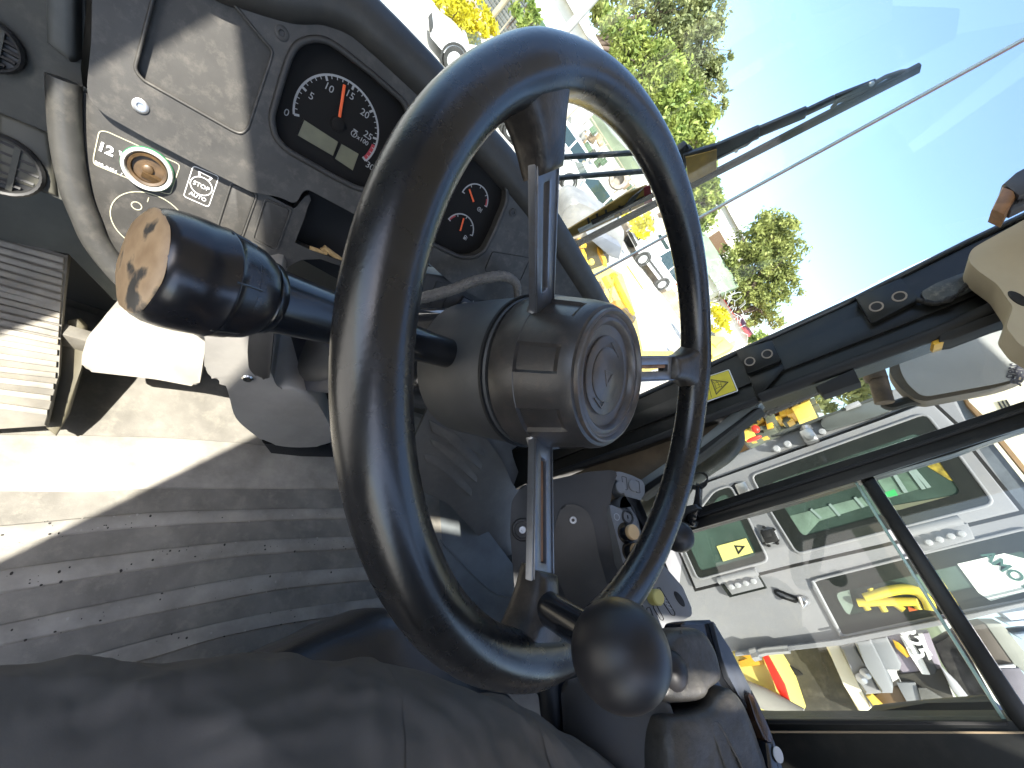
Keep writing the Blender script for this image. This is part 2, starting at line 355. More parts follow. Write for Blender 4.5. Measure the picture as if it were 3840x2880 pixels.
for a in SP:
    er = FW.u * math.cos(R(a)) + FW.v * math.sin(R(a)); et = FW.n.cross(er)
    m = MB(); secs = []
    for (r, w, h, c) in ((.206, .064, .022, -.002), (.195, .056, .027, -.003), (.184, .044, .028, -.005), (.174, .034, .028, -.007), (.164, .029, .026, -.009), (.154, .026, .024, -.0115), (.150, .0245, .022, -.0125)):
        secs.append(rsec(C + er * r + FW.n * c, et, FW.n, w, h))
    m.sweep(secs); m.build('spoke_grip', WEAR, sw, smooth=70)
    # steel spoke: two rails joined at both ends, sloping down to the hub
    A = C + er * .156 + FW.n * (-.0115); B = C + er * .058 + FW.n * (-.050); d = (B - A).normalized(); up = et.cross(d); up = up if up.dot(FW.n) > 0 else -up
    m = MB(); L = (B - A).length; FQ = Frame(A, d, up)
    def rrect(x0, x1, y0, y1, r): return rnd([(x0, y0), (x1, y0), (x1, y1), (x0, y1)], r, 4)
    m.ring(FQ, rrect(-.003, L, -.0135, .0135, .0015), rrect(.010, L - .020, -.0040, .0032, .0015), -.0012, .0045, bev=.0009)
    for sgn in (-1, 1):
        m.bar(FQ.P(-.002, sgn * .0123, .0050), FQ.P(L - .004, sgn * .0123, .0050), .0013, .0012, up=up, bev=.0004)
    # flared foot
    m.sweep([rsec(A + d * (L - .016) + up * .001, et, up, .0225, .006), rsec(A + d * (L - .008), et, up, .027, .009), rsec(A + d * (L + .008), et, up, .044, .012)])
    spo = m.build('spoke', SPK, sw, smooth=40)
    m = MB(); m.bar(A + d * .011 + up * .0005 + et * .0020, A + d * (L - .021) + up * .0005 + et * .0020, .0040, .003, up=up, bev=.0008); m.build('slot_strip', mat('slot_brown', (.24, .13, .07), .6, var=.3, vscale=60), spo)
# hub
def hubfn(r, h, a):
    if -.047 < h < -.016 and r > .05:
        for q in range(8):
            c = q * math.pi / 4 + R(8); d = abs((a - c + math.pi) % (2 * math.pi) - math.pi)
            if d < .17: return r - .0028
    return r
m = MB(); prof = [(.045, -.074), (.064, -.0735), (.0665, -.071), (.0675, -.066), (.0672, -.060), (.0665, -.052), (.0655, -.047), (.065, -.0465), (.0640, -.040), (.063, -.034), (.0615, -.026), (.0600, -.0175), (.0597, -.0165), (.0585, -.012), (.0570, -.0065), (.0550, -.003), (.0520, -.0022)]
m.lathe(C, WN, prof, seg=192, fn=hubfn); m.build('hub_body', HUB, sw, smooth=30)
m = MB(); m.lathe(C, WN, [(.0525, -.012), (.0525, -.001), (.0518, .0006), (.0500, .001), (.0488, -.0002), (.0478, -.0022), (.0462, -.0024), (.0450, -.0016), (.0425, -.0012), (.0408, -.0028), (.0398, -.0065), (.0385, -.0070), (.0, -.0070)], seg=96); cap = m.build('horn_cap', HUBF, sw, smooth=40)
m = MB(); m.lathe(C + WN * -.0072, WN, [(.031, 0), (.031, .0016), (.030, .0022), (.0, .0022)], seg=72)
m.build('cap_disc', HUBF, cap, smooth=40)
m = MB(); m.lathe(C + WN * -.0052 - FW.u * .002, WN, [(.0215, 0), (.0215, .0012), (.0205, .0019), (.0, .0019)], seg=72)
tri = [(-.0055, -.006), (.0055, -.006), (0, .0065)]
m.build('horn_button', HUBF, cap, smooth=40)
m = MB()
FT = Frame(C + WN * -.0034, V(*FW.u) * .6 - V(*FW.v) * .8, WN)
m.ring(FT, [(-.0068, -.0062), (.0068, -.0062), (0, .0072)], [(-.0040, -.0046), (.0040, -.0046), (0, .0038)], 0, .0009, bev=.0003)
m.build('horn_emblem', HUBF, cap)
for (a, b) in (((-.024, .010), (-.010, .019)), ((-.010, .019), (-.006, .013)), ((.010, -.024), (.021, -.016)), ((.021, -.016), (.017, -.010))):
    m = MB(); m.bar(FT.P(*a, -.0005), FT.P(*b, -.0005), .0011, .0009, up=WN); m.build('badge_ridge', HUBF, cap)
# spinner knob on the lower spoke grip
KB = FW.hit((2325, 2447), .0665); kz = KB.dot(BZ); KR = .5 * 374 * kz / FPX * .985
A = C + (FW.u * math.cos(R(-97)) + FW.v * math.sin(R(-97))) * .169 - FW.n * .004
m = MB(); d = (KB - A); m.tube([A - d * .10, A + d * .02, A + d * .5, KB], [.0100, .0100, .0096, .0094], seg=36); st = m.build('knob_stalk', BLK, sw, smooth=60)
m = MB(); m.lathe(A - d.normalized() * .004, d, [(.0115, -.004), (.0125, .0), (.0122, .003), (.0105, .0045)], seg=32); m.build('stalk_collar', WEAR, sw)
m = MB(); m.sphere(KB, KR, (1, 1, .98), 64); m.build('spinner_knob', KNB, sw, smooth=80)

# ================================================================== STEERING COLUMN
sc = thing('steering_column', 'grey plastic steering column with a gear lever on its left side', 'steering column', C - WN * .5)
m = MB(); m.lathe(C, WN, [(.060, -.168), (.0655, -.167), (.0675, -.164), (.0678, -.12), (.0672, -.078), (.0655, -.0755), (.05, -.0752)], seg=96); m.build('collar', COLP, sc, smooth=35)
m = MB(); m.lathe(C, WN, [(.060, -.0775), (.0690, -.0772), (.0690, -.0800), (.060, -.0803)], seg=96); m.build('clamp_ring', SEAM, sc, smooth=35)
def colbox(h0, h1, w0, d0, w1, d1, off=(0, 0), bev=.006):
    mm = MB(); s0 = []; 
    for t in (0, .04, .08, .5, .92, .96, 1):
        k = 1 - (.12 if t in (0, 1) else (.03 if t in (.04, .96) else 0))
        h = h0 + (h1 - h0) * t; w = (w0 + (w1 - w0) * t) * k; dd = (d0 + (d1 - d0) * t) * k
        s0.append(rsec(C + FW.u * off[0] + FW.v * off[1] - WN * h, FW.u, FW.v, w, dd, p=.2))
    mm.sweep(s0); return mm
colbox(.166, .285, .095, .088, .115, .098, (-.006, .0)).build('switch_housing', BLK, sc, smooth=40)
colbox(.26, .40, .125, .105, .15, .12, (-.012, .006)).build('column_shroud', COLP, sc, smooth=40)
colbox(.42, .78, .13, .09, .16, .09, (.0, .03)).build('lower_shroud', mat('shroud_grey', (.20, .19, .175), .45, bump=.3, bscale=600, var=.12, vscale=14, dust=.3, dustcol=(.2, .19, .16)), sc, smooth=40)
# facing plane that holds the column axis; outlines of the shroud pieces are built on it with real depth
tocam = (-(C - WN * .35)); nn = (tocam - WN * tocam.dot(WN)).normalized(); FC = Frame(C - WN * .30, WN, nn)
m = MB(); P_ = FC.pts('h', [(905, 560), (1390, 640), (1330, 1090), (1010, 1050), (900, 1010), (850, 940), (830, 840)], .080)
m.prism(FC, rnd(P_, .008), .0, .080, .008, 3); sb = m.build('selector_box', mat('selector_box', (.035, .037, .045), .38, bump=.4, bscale=1200, spec=.5, rvar=.05, vscale=30), sc, smooth=45)
m = MB(); P_ = FC.pts('h', [(960, 590), (1180, 650), (1150, 980), (950, 930), (930, 880)], .0815)
m.prism(FC, rnd(P_, .006), .07, .0815, .0015); m.build('selector_face', mat('selector_face', (.028, .029, .040), .4, bump=.4, bscale=1200), sb, smooth=45)
m = MB(); FCL = FC.pts('h', [(1252, 850), (1262, 935), (1320, 958)], .0805)
for a, b in zip(FCL, FCL[1:]): m.bar(FC.P(*a, .0807), FC.P(*b, .0807), .0016, .0006, up=FC.n)
q = FC.uv(px('h', 1298, 905), .0807); tt = FC.uv(px('h', 1330, 915), .0807); ang = math.atan2(tt[1] - q[1], tt[0] - q[0]); m.text(FC, 'R', q[0], q[1], .0075, ang, .0807, bold=.0002)
m.build('selector_print', WHITE, sb)
FV = Frame((0, .36, 0), (1, 0, 0), (0, -1, .12)); m = MB(); P_ = FV.pts('h', [(370, 560), (700, 520), (905, 560), (860, 1010), (990, 1045), (1180, 1120), (1330, 1360), (1330, 1480), (1080, 1510), (850, 1480), (720, 1400), (590, 1280), (540, 1120), (500, 1010), (420, 985), (350, 920), (350, 700)], 0)
m.prism(FV, curve2(P_, 4), -.14, 0, .014, 4); ls = m.build('shroud_cover', mat('cover_grey', (.26, .25, .23), .42, bump=.2, bscale=700, var=.12, vscale=14, dust=.35, dustcol=(.34, .32, .28)), sc, smooth=45)
m = MB(); P_ = FV.pts('h', [(700, 540), (890, 560), (850, 990), (760, 975), (690, 900), (680, 760)], .018)
m.prism(FV, rnd(P_, .006), -.03, .018, .005, 3); m.build('shroud_step', mat('step_grey', (.075, .070, .062), .45, bump=.4, bscale=900, var=.15, vscale=20), sc, smooth=45)
for q in ((690, 590), (683, 965)):
    m = MB(); c = FV.hit(px('h', *q), .0); m.lathe(c - FV.n * .001, FV.n, [(.006, 0), (.006, .003), (.0045, .0045), (.0025, .0045), (.0022, .0030)], seg=20); m.build('cover_screw', CHROME, sc)
m = MB(); P_ = FC.pts('h', [(1010, 1055), (1330, 1085), (1330, 1140), (1200, 1130), (1040, 1100)], .03); m.prism(FC, P_, .0, .032, .002); m.build('lower_lever', BLK, sc)
m = MB(); P_ = FC.pts('h', [(1200, 1140), (1330, 1150), (1345, 1420), (1300, 1340), (1250, 1260)], .03); m.prism(FC, P_, -.03, -.004, .002); m.build('pivot_cover', mat('pivot_dark', (.02, .023, .028), .35), sc)
m = MB(); P_ = FV.pts('h', [(790, 1470), (1080, 1500), (1330, 1480), (1350, 1590), (1100, 1585), (860, 1560)], -.004); m.prism(FV, P_, -.1, -.004, .003); m.build('shroud_foot', BLK, sc)
FCf = Frame(ray((540, 1300)) * .80, (1, 0, 0), (-.05, -.90, .42)); m = MB(); P_ = FCf.pts('5', [(690, 960), (960, 900), (1335, 1062), (1310, 1200), (1270, 1452), (1000, 1400), (522, 1345), (520, 1250), (560, 1120), (640, 1040)], 0); m.prism(FCf, rnd(P_, .01), -.12, 0, .006, 3); m.build('column_foot', mat('foot_pale', (.30, .285, .25), .55, var=.12, vscale=10, dust=.3, dustcol=(.25, .22, .17)), sc, smooth=45)
# gear lever pointing to the driver's left
LC = ray((535, 978)) * .216; LB = C - WN * .135 - FW.u * .02 + FW.v * .0; ld = (LC - LB).normalized(); Ll = (LC - LB).length
m = MB(); m.lathe(LB, ld, [(.0125, 0), (.0128, Ll * .3), (.0145, Ll * .5), (.0165, Ll - .050), (.0185, Ll - .048), (.0188, Ll - .045), (.0172, Ll - .043)], seg=48); lv = m.build('gear_lever', BLK, sc, smooth=40)
kw = mat('lever_knob', (.010, .010, .012), .25, spec=.6, bump=.05, bscale=300, rvar=.08, vscale=30, dust=.12, dustcol=(.2, .13, .08))
m = MB()
m.lathe(LB, ld, [(.0180, Ll - .0435), (.0205, Ll - .0425), (.0222, Ll - .039), (.0230, Ll - .035), (.0232, Ll - .0320), (.0238, Ll - .0315), (.0243, Ll - .027), (.0246, Ll - .0245), (.0250, Ll - .0240), (.0250, Ll - .0230), (.0246, Ll - .0225), (.0247, Ll - .014), (.0244, Ll - .009), (.0234, Ll - .004), (.0220, Ll - .001), (.0206, Ll + .0003), (.0, Ll + .0012)], seg=64)
lk = m.build('lever_knob', kw, lv, smooth=40)
# worn end of the knob
wm = bpy.data.materials.new('worn_cap'); wm.use_nodes = True; n = wm.node_tree; b = n.nodes['Principled BSDF']; tc = n.nodes.new('ShaderNodeTexCoord')
nz = n.nodes.new('ShaderNodeTexNoise'); nz.inputs['Scale'].default_value = 60; nz.inputs['Detail'].default_value = 8; n.links.new(tc.outputs['Object'], nz.inputs['Vector'])
rp = n.nodes.new('ShaderNodeValToRGB'); rp.color_ramp.elements[0].position = .40; rp.color_ramp.elements[0].color = (.05, .045, .038, 1); rp.color_ramp.elements[1].position = .47; rp.color_ramp.elements[1].color = (.40, .27, .15, 1); e3 = rp.color_ramp.elements.new(.62); e3.color = (.30, .19, .10, 1)
n.links.new(nz.outputs[0], rp.inputs[0]); n.links.new(rp.outputs[0], b.inputs['Base Color']); b.inputs['Roughness'].default_value = .5
m = MB(); rng = random.Random(3)
def jag(r, h, a): return r * (1 + .02 * math.sin(a * 7) + .02 * mnoise.noise(V(math.cos(a) * 9, math.sin(a) * 9, 0))) if r > .015 else r
m.lathe(LB, ld, [(.0212, Ll + .0001), (.0205, Ll + .0010), (.012, Ll + .0019), (.0, Ll + .0021)], seg=64, fn=jag); m.build('worn_end', wm, lk, smooth=50)
m = MB()
for k in range(6):
    a = k * math.pi / 3 + .4; x = V(0, 0, 1); x = (x - ld * x.dot(ld)).normalized(); y = ld.cross(x); e = x * math.cos(a) + y * math.sin(a)
    m.tube([LB + ld * (Ll - .033) + e * .0234, LB + ld * (Ll - .022) + e * .0247], .0006, seg=6)
m.build('knob_ridge', kw, lk)

# ================================================================== DASHBOARD
AL = R(25); FD = Frame((0, .4985 * 1.0, 0) , (1, 0, 0), (0, -math.cos(AL), math.sin(AL)))
FD = Frame(V(0, -math.cos(AL), math.sin(AL)) * -.55, V(math.cos(R(4.4)), 0, 0) + V(0, math.sin(AL), math.cos(AL)) * math.sin(R(4.4)), (0, -math.cos(AL), math.sin(AL)))
dsh = thing('dashboard', 'dusty grey dashboard with a round dial, a blank screen recess and small switches', 'dashboard', FD.hit((900, 600)))
# lower switch panel
low = FD.pts('1', [(560, 640), (740, 760), (1300, 1080), (2212, 1570)]) + FD.pts('t', [(180, 500), (230, 470), (330, 330), (400, 290), (430, 370), (370, 480), (330, 640), (270, 790), (200, 960), (420, 1060), (850, 1210), (850, 1290), (560, 1180), (300, 1190), (150, 1260), (60, 1330)]) + FD.pts('5', [(1500, 980), (1200, 1020), (900, 900), (720, 700), (560, 440), (520, 100)])
m = MB(); m.prism(FD, low, -.02, 0, .0016); m.build('switch_panel', DASH, dsh)
m = MB(); tp = [FD.P(*FD.uv(px(z, x, y), .006), .002) for z, x, y in (('1', 470, 600), ('1', 475, 860), ('1', 500, 1150), ('1', 560, 1450), ('1', 640, 1659), ('5', 600, 520), ('5', 700, 660), ('5', 820, 790), ('5', 980, 900))]
m.tube(spline(tp, 6), .0108, seg=20); m.build('edge_roll', TRIM, dsh, smooth=60)
# upper instrument panel: ring-like face pieces around the cut-outs
W1 = .010
up = FD.pts('1', [(700, -300), (690, 300), (655, 640), (665, 740), (780, 860), (1100, 1040), (1500, 1250), (1900, 1450)], W1) + FD.pts('t', [(0, 330), (170, 410), (240, 390), (300, 270), (370, 225), (430, 245), (1020, 560), (1200, 690)], W1) + FD.pts('i', [(-200, -900)], W1) 
up = FD.pts('1', [(700, -400), (690, 300), (655, 640), (665, 740), (780, 860), (1100, 1040), (1500, 1250), (1900, 1450)], W1) + FD.pts('t', [(0, 330), (170, 410), (240, 390), (300, 270), (370, 225), (430, 245), (1020, 560)], W1) + FD.pts('p', [(1450, 880), (1600, 980), (1690, 1060), (1760, 1100), (1900, 1170), (2110, 1290)], W1) + FD.pts('p', [(2200, 1120), (2090, 930), (1960, 760), (1800, 560), (1640, 380), (1480, 215), (1330, 90), (1200, 10), (1040, -100), (700, -320)], W1)
hole1 = FD.pts('1', [(1015, 520), (1150, 0), (1240, -330), (1560, -220), (2000, 320), (2058, 380), (2045, 440), (1870, 970), (1820, 1010), (1760, 990), (1070, 600)], W1)
hole2 = FD.pts('2', [(235, 880), (300, 650), (370, 430), (430, 330), (540, 290), (650, 300), (760, 370), (1000, 560), (1240, 770), (1290, 900), (1180, 1100), (1080, 1330), (1000, 1440), (880, 1420), (700, 1330), (350, 1130), (260, 1030)], W1)
hole3 = FD.pts('3', [(150, 1330), (330, 1050), (440, 950), (520, 1000), (640, 1120), (680, 1200), (680, 1290), (600, 1480), (540, 1600), (470, 1640), (380, 1640), (150, 1530)], W1)
def with_holes(F, outer, holes, w0, w1, bev=.002):
    """flat panel with openings, built with depth: triangulated face plus walls"""
    b = bmesh.new(); es = []; loops = []
    for L in [outer] + holes:
        vv = [b.verts.new(F.P(x, y, w1)) for x, y in L]; loops.append(vv)
        for i in range(len(vv)): es.append(b.edges.new((vv[i], vv[(i + 1) % len(vv)])))
    bmesh.ops.triangle_fill(b, use_beauty=True, use_dissolve=False, edges=es)
    mm = MB(); b.verts.index_update(); mm.add([v.co.copy() for v in b.verts], [[v.index for v in f.verts] for f in b.faces]); b.free()
    for L in [outer] + holes:
        n = len(L); vs = [F.P(x, y, w1) for x, y in L] + [F.P(x, y, w0) for x, y in L]; mm.add(vs, [(i, (i + 1) % n, n + (i + 1) % n, n + i) for i in range(n)])
    return mm
m = with_holes(FD, rnd(up, .004, 2), [rnd(hole1, .004, 2), rnd(hole2, .006, 2), rnd(hole3, .006, 2)], -.012, W1); m.build('instrument_panel', DASH, dsh, smooth=30, recalc=True)
m = MB(); m.prism(FD, inset(FD.pts('1', [(640, -400), (620, 700), (780, 900), (2212, 1600), (2600, 1400), (2600, -400)]), .0), -.10, -.0225); m.build('panel_back', SEAM, dsh)
def lip(F, pts, r, w, mt, name, par):
    mm = MB(); mm.tube([F.P(x, y, w) for x, y in pts], r, seg=8, closed=True); return mm.build(name, mt, par, smooth=60)
lip(FD, rnd(hole1, .004, 3), .0014, W1, DASH, 'recess_lip', dsh); 
lip(FD, rnd(hole2, .006, 3), .0032, W1 + .0005, DASHD, 'cluster_lip', dsh); lip(FD, rnd(hole3, .006, 3), .0032, W1 + .0005, DASHD, 'gauge_lip', dsh)
m = MB(); m.prism(FD, rnd(inset(hole1, -.001), .004, 3), -.016, .0015, 0); m.build('screen_recess', RECESS, dsh)
m = MB(); P_ = FD.pts('1', [(1245, 460), (1320, 150), (1380, 122), (1900, 420), (1860, 940), (1800, 960)], -.0); 
# dials
dial = MB(); dial.prism(FD, rnd(inset(hole2, -.001), .006, 3), -.02, -.006, 0); dl = dial.build('dial_face', DIAL, dsh)
tc_ = FD.uv(px('2', 745, 930), -.0055)
def p2(x, y, w=-.0055): return FD.uv(px('2', x, y), w)
RT = .5 * (math.dist(p2(400, 800), p2(1045, 950)))
c1 = [p2(395, 850), p2(470, 640), p2(640, 550), p2(780, 580), p2(900, 660), p2(1010, 830), p2(1045, 950), p2(1040, 1060), p2(955, 1222)]
# least squares circle centre
def fitc(pp):
    import itertools
    sx = sum(p[0] for p in pp) / len(pp); sy = sum(p[1] for p in pp) / len(pp); cx, cy = sx, sy
    for _ in range(200):
        r = sum(math.hypot(p[0] - cx, p[1] - cy) for p in pp) / len(pp); gx = gy = 0
        for p in pp:
            d = math.hypot(p[0] - cx, p[1] - cy); gx += (d - r) * (p[0] - cx) / d; gy += (d - r) * (p[1] - cy) / d
        cx += gx / len(pp); cy += gy / len(pp)
    return cx, cy, r
tcx, tcy, RT = fitc(c1)
def ang(p, c): return math.atan2(p[1] - c[1], p[0] - c[0])
a0 = ang(p2(395, 860), (tcx, tcy)); a1 = ang(p2(955, 1222), (tcx, tcy))
if a0 < 0: a0 += 2 * math.pi
if a1 > a0: a1 -= 2 * math.pi
def arcband(F, c, r0, r1, aa, ab, w, n=40):
    vs = []; fs = []
    for i in range(n + 1):
        a = aa + (ab - aa) * i / n; vs += [F.P(c[0] + r0 * math.cos(a), c[1] + r0 * math.sin(a), w), F.P(c[0] + r1 * math.cos(a), c[1] + r1 * math.sin(a), w), F.P(c[0] + r1 * math.cos(a), c[1] + r1 * math.sin(a), w - .0004), F.P(c[0] + r0 * math.cos(a), c[1] + r0 * math.sin(a), w - .0004)]
    for i in range(n):
        for k in range(4): fs.append((4 * i + k, 4 * i + (k + 1) % 4, 4 * i + 4 + (k + 1) % 4, 4 * i + 4 + k))
    return MB().add(vs, fs)
m = arcband(FD, (tcx, tcy), RT * .955, RT, a0, a1, -.0052)
for i in range(31):
    a = a0 + (a1 - a0) * i / 30; big = i % 5 == 0; r0 = RT * (.86 if big else .90)
    e = (math.cos(a), math.sin(a)); m.bar(FD.P(tcx + e[0] * r0, tcy + e[1] * r0, -.0054), FD.P(tcx + e[0] * RT * .97, tcy + e[1] * RT * .97, -.0054), .0022 if big else .0008, .0004, up=FD.n)
m.build('scale_print', GREYP, dl)
m = arcband(FD, (tcx, tcy), RT * .87, RT * .955, a0 + (a1 - a0) * 26.3 / 30, a1, -.0053, 12); m.build('red_band', DRED, dl)
for k, t in enumerate(('0', '5', '10', '15', '20', '25', '30')):
    a = a0 + (a1 - a0) * k / 6; r = RT * (1.13 if k in (0, 6) else .73); m = MB(); m.text(FD, t, tcx + r * math.cos(a), tcy + r * math.sin(a), RT * .22, 0, -.0052); m.build('numeral', GREYP, dl)
m = MB(); q = p2(925, 1060); m.text(FD, 'x100', q[0], q[1], RT * .15, 0, -.0052); m.build('multiplier_text', GREYP, dl); m = MB()
q = p2(860, 1010); m.ring(FD, circ(q, .0034, 20), circ(q, .0027, 20), -.0056, -.0052); m.bar(FD.P(q[0] - .0025, q[1] + .0042, -.0054), FD.P(q[0] + .0025, q[1] + .0042, -.0054), .0012, .0004, up=FD.n); m.bar(FD.P(q[0], q[1] - .0018, -.0054), FD.P(q[0] + .0012, q[1] + .0028, -.0054), .0008, .0004, up=FD.n)
m.build('engine_symbol', GREYP, dl)
na = ang(p2(790, 605), (tcx, tcy)); m = MB(); m.bar(FD.P(tcx + .16 * RT * math.cos(na), tcy + .16 * RT * math.sin(na), -.0028), FD.P(tcx + .86 * RT * math.cos(na), tcy + .86 * RT * math.sin(na), -.0028), .0030, .0010, up=FD.n, bev=.0003); m.build('needle', RED, dl)
m = MB(); m.lathe(FD.P(tcx, tcy, -.006), FD.n, [(.0075, 0), (.0072, .003), (.006, .0036), (0, .0036)], seg=32); m.build('needle_hub', DIAL, dl)
for L in ([(485, 905), (740, 1070), (700, 1175), (435, 1020)], [(765, 1085), (895, 1160), (850, 1285), (715, 1195)]):
    pp = [p2(*q) for q in L]; m = MB(); m.ring(FD, inset(pp, -.0012), pp, -.0062, -.0048); lo_ = m.build('lcd_frame', DIAL, dl); m = MB(); m.prism(FD, pp, -.0062, -.0054); m.build('lcd_window', LCD, dl)
# small gauges
dial = MB(); dial.prism(FD, rnd(inset(hole3, -.001), .006, 3), -.02, -.006, 0); d3 = dial.build('gauge_face', DIAL, dsh)
def p3(x, y, w=-.0055): return FD.uv(px('3', x, y), w)
for (pp, nd, red) in (([(400, 1225), (420, 1185), (490, 1170), (545, 1215), (565, 1270), (555, 1320)], [(465, 1285), (438, 1205)], 1), ([(308, 1395), (350, 1365), (410, 1362), (450, 1400), (470, 1450), (465, 1505)], [(380, 1470), (402, 1390)], 0)):
    q = [p3(*v) for v in pp]; cx, cy, r = fitc(q); aa = ang(q[0], (cx, cy)); ab = ang(q[-1], (cx, cy)); aa = aa if aa > 0 else aa + 2 * math.pi
    if ab > aa: ab -= 2 * math.pi
    m = arcband(FD, (cx, cy), r * .93, r, aa, ab, -.0052, 24)
    for k in range(5):
        a = aa + (ab - aa) * k / 4; m.bar(FD.P(cx + r * .8 * math.cos(a), cy + r * .8 * math.sin(a), -.0054), FD.P(cx + r * math.cos(a), cy + r * math.sin(a), -.0054), .0014 if k in (0, 4) else .001, .0004, up=FD.n)
    m.build('gauge_scale', GREYP, d3)
    m = arcband(FD, (cx, cy), r * .84, r * .93, (ab + .5) if red else aa, ab if red else (aa - .5), -.0053, 8); m.build('gauge_red', DRED, d3)
    A_ = p3(*nd[0]); B_ = p3(*nd[1]); m = MB(); m.bar(FD.P(*A_, -.003), FD.P(*B_, -.003), .0022, .001, up=FD.n); m.build('gauge_needle', RED, d3)
m = MB(); q = p3(415, 1515); m.ring(FD, [(q[0] - .002, q[1] - .003), (q[0] + .0018, q[1] - .003), (q[0] + .0018, q[1] + .003), (q[0] - .002, q[1] + .003)], [(q[0] - .0012, q[1] + .0004), (q[0] + .001, q[1] + .0004), (q[0] + .001, q[1] + .0022), (q[0] - .0012, q[1] + .0022)], -.0056, -.0052); m.bar(FD.P(q[0] + .0032, q[1] - .003, -.0054), FD.P(q[0] + .0032, q[1] + .002, -.0054), .0007, .0004, up=FD.n)
m.build('fuel_symbol', GREYP, d3); m = MB(); q = p3(505, 1335); m.ring(FD, circ(q, .003, 18), circ(q, .0022, 18), -.0056, -.0052); m.sphere(FD.P(q[0], q[1], -.0053), .0009); m.bar(FD.P(q[0] + .0042, q[1] - .003, -.0054), FD.P(q[0] + .0042, q[1] + .003, -.0054), .0007, .0004, up=FD.n)
m.build('oil_symbol', GREYP, d3)
# brow above the instruments, screws
bt = [FD.P(*FD.uv(px(z, x, y), .01), .004) for z, x, y in (('1', 1500, -260), ('2', -100, -150), ('2', 350, 0), ('2', 600, 20), ('2', 850, 120), ('2', 1050, 290), ('2', 1250, 480), ('2', 1440, 670), ('p', 1760, 500), ('p', 1900, 650), ('p', 2040, 830), ('p', 2150, 1000), ('p', 2260, 1180))]
m = MB(); bt2 = spline(bt, 6); secs = []
for i, p in enumerate(bt2):
    d = (bt2[min(i + 1, len(bt2) - 1)] - bt2[max(i - 1, 0)]).normalized(); o = FD.n.cross(d); 
    sec = []
    for (a, h) in ((-.030, -.006), (-.024, .010), (-.012, .019), (0, .022), (.010, .018), (.016, .006), (.017, -.012), (.018, -.10), (-.030, -.10)):
        sec.append(p - o * a + FD.n * h)
    secs.append(sec)
m.sweep(secs); m.build('brow', mat('brow', (.040, .040, .038), .55, bump=.7, bscale=1200, var=.15, vscale=20, dust=.2, dustcol=(.12, .11, .09)), dsh, smooth=50)
for (z, x, y, w) in (('1', 1060, 800, W1), ('2', 315, 250, W1), ('3', 720, 1355, W1)):
    c = FD.hit(px(z, x, y), w); m = MB(); m.lathe(c, FD.n, [(.0062, -.001), (.0060, .0012), (.0048, .0018), (.0026, .0016), (.0022, .0002), (0, .0002)], seg=24); m.build('panel_screw', STEEL if z == '1' else DASHD, dsh)
# socket with sticker outline
FDs = FD
lab = rnd(FD.pts('1', [(745, 985), (800, 985), (1365, 1240), (1290, 1465), (1240, 1460), (705, 1240), (700, 1190)]), .004, 3)
m = MB(); m.ring(FD, lab, inset(lab, .0008), .0001, .0006); m.build('socket_outline', mat('outline_tan', (.42, .40, .28), .6), dsh)
c = FD.hit(px('1', 1120, 1275)); m = MB(); m.lathe(c, FD.n, [(.0199, 0), (.0199, .003), (.0194, .0036), (.0185, .0036)], seg=48); m.build('socket_collar', GREEN, dsh)
m = MB(); m.lathe(c, FD.n, [(.0192, .001), (.0192, .006), (.0185, .0075), (.0165, .0072), (.0152, .005), (.0150, -.010)], seg=48); sk = m.build('power_socket', mat('socket_ring', (.50, .50, .46), .35), dsh)
c = c + FD.n * .0032; m = MB(); m.lathe(c, FD.n, [(.0150, -.0015), (.0144, .0035), (.012, .0028), (.0115, -.001), (0, -.001)], seg=40); m.lathe(c, FD.n, [(.0045, -.0012), (.0042, .0012), (.003, .002), (0, .002)], seg=24); m.box(c + FD.u * .004 + FD.v * -.006, (.014, .004, .006)); m.build('socket_insert', mat('brass_dark', (.07, .042, .018), .45, var=.4, vscale=90), sk)
m = MB(); q = FD.uv(px('1', 852, 1152)); m.text(FD, '12 V', q[0], q[1], .0112, R(-1), .0004, bold=.0004); m.build('socket_text', WHITE, dsh)
m = MB(); q = FD.uv(px('1', 822, 1272)); m.text(FD, '293-9454  1', q[0], q[1], .0040, R(-1), .0004, bold=.0001); m.build('part_number', WHITE, dsh)
lab = rnd(FD.pts('1', [(1455, 1245), (1655, 1330), (1575, 1565), (1380, 1480)]), .003, 3)
m = MB(); m.ring(FD, lab, inset(lab, .0007), .0001, .0006)
q = FD.uv(px('1', 1520, 1400)); m.ring(FD, circ((q[0], q[1] - .0005), .0094, 28), circ((q[0], q[1] - .0005), .0086, 28), .0001, .0006); m.text(FD, 'STOP', q[0], q[1] - .0005, .0058, 0, .0004, bold=.00005)
m.bar(FD.P(q[0] - .0055, q[1] + .0125, .0004), FD.P(q[0] + .0055, q[1] + .0125, .0004), .0009, .0005, up=FD.n); m.bar(FD.P(q[0] - .0055, q[1] + .0125, .0004), FD.P(q[0] - .0038, q[1] + .008, .0004), .0014, .0005, up=FD.n); m.bar(FD.P(q[0] + .0055, q[1] + .0125, .0004), FD.P(q[0] + .0038, q[1] + .008, .0004), .0014, .0005, up=FD.n)
q = FD.uv(px('1', 1492, 1483)); m.text(FD, 'AUTO', q[0], q[1], .0052, 0, .0004, bold=.00005); m.build('stop_symbol', WHITE, dsh)
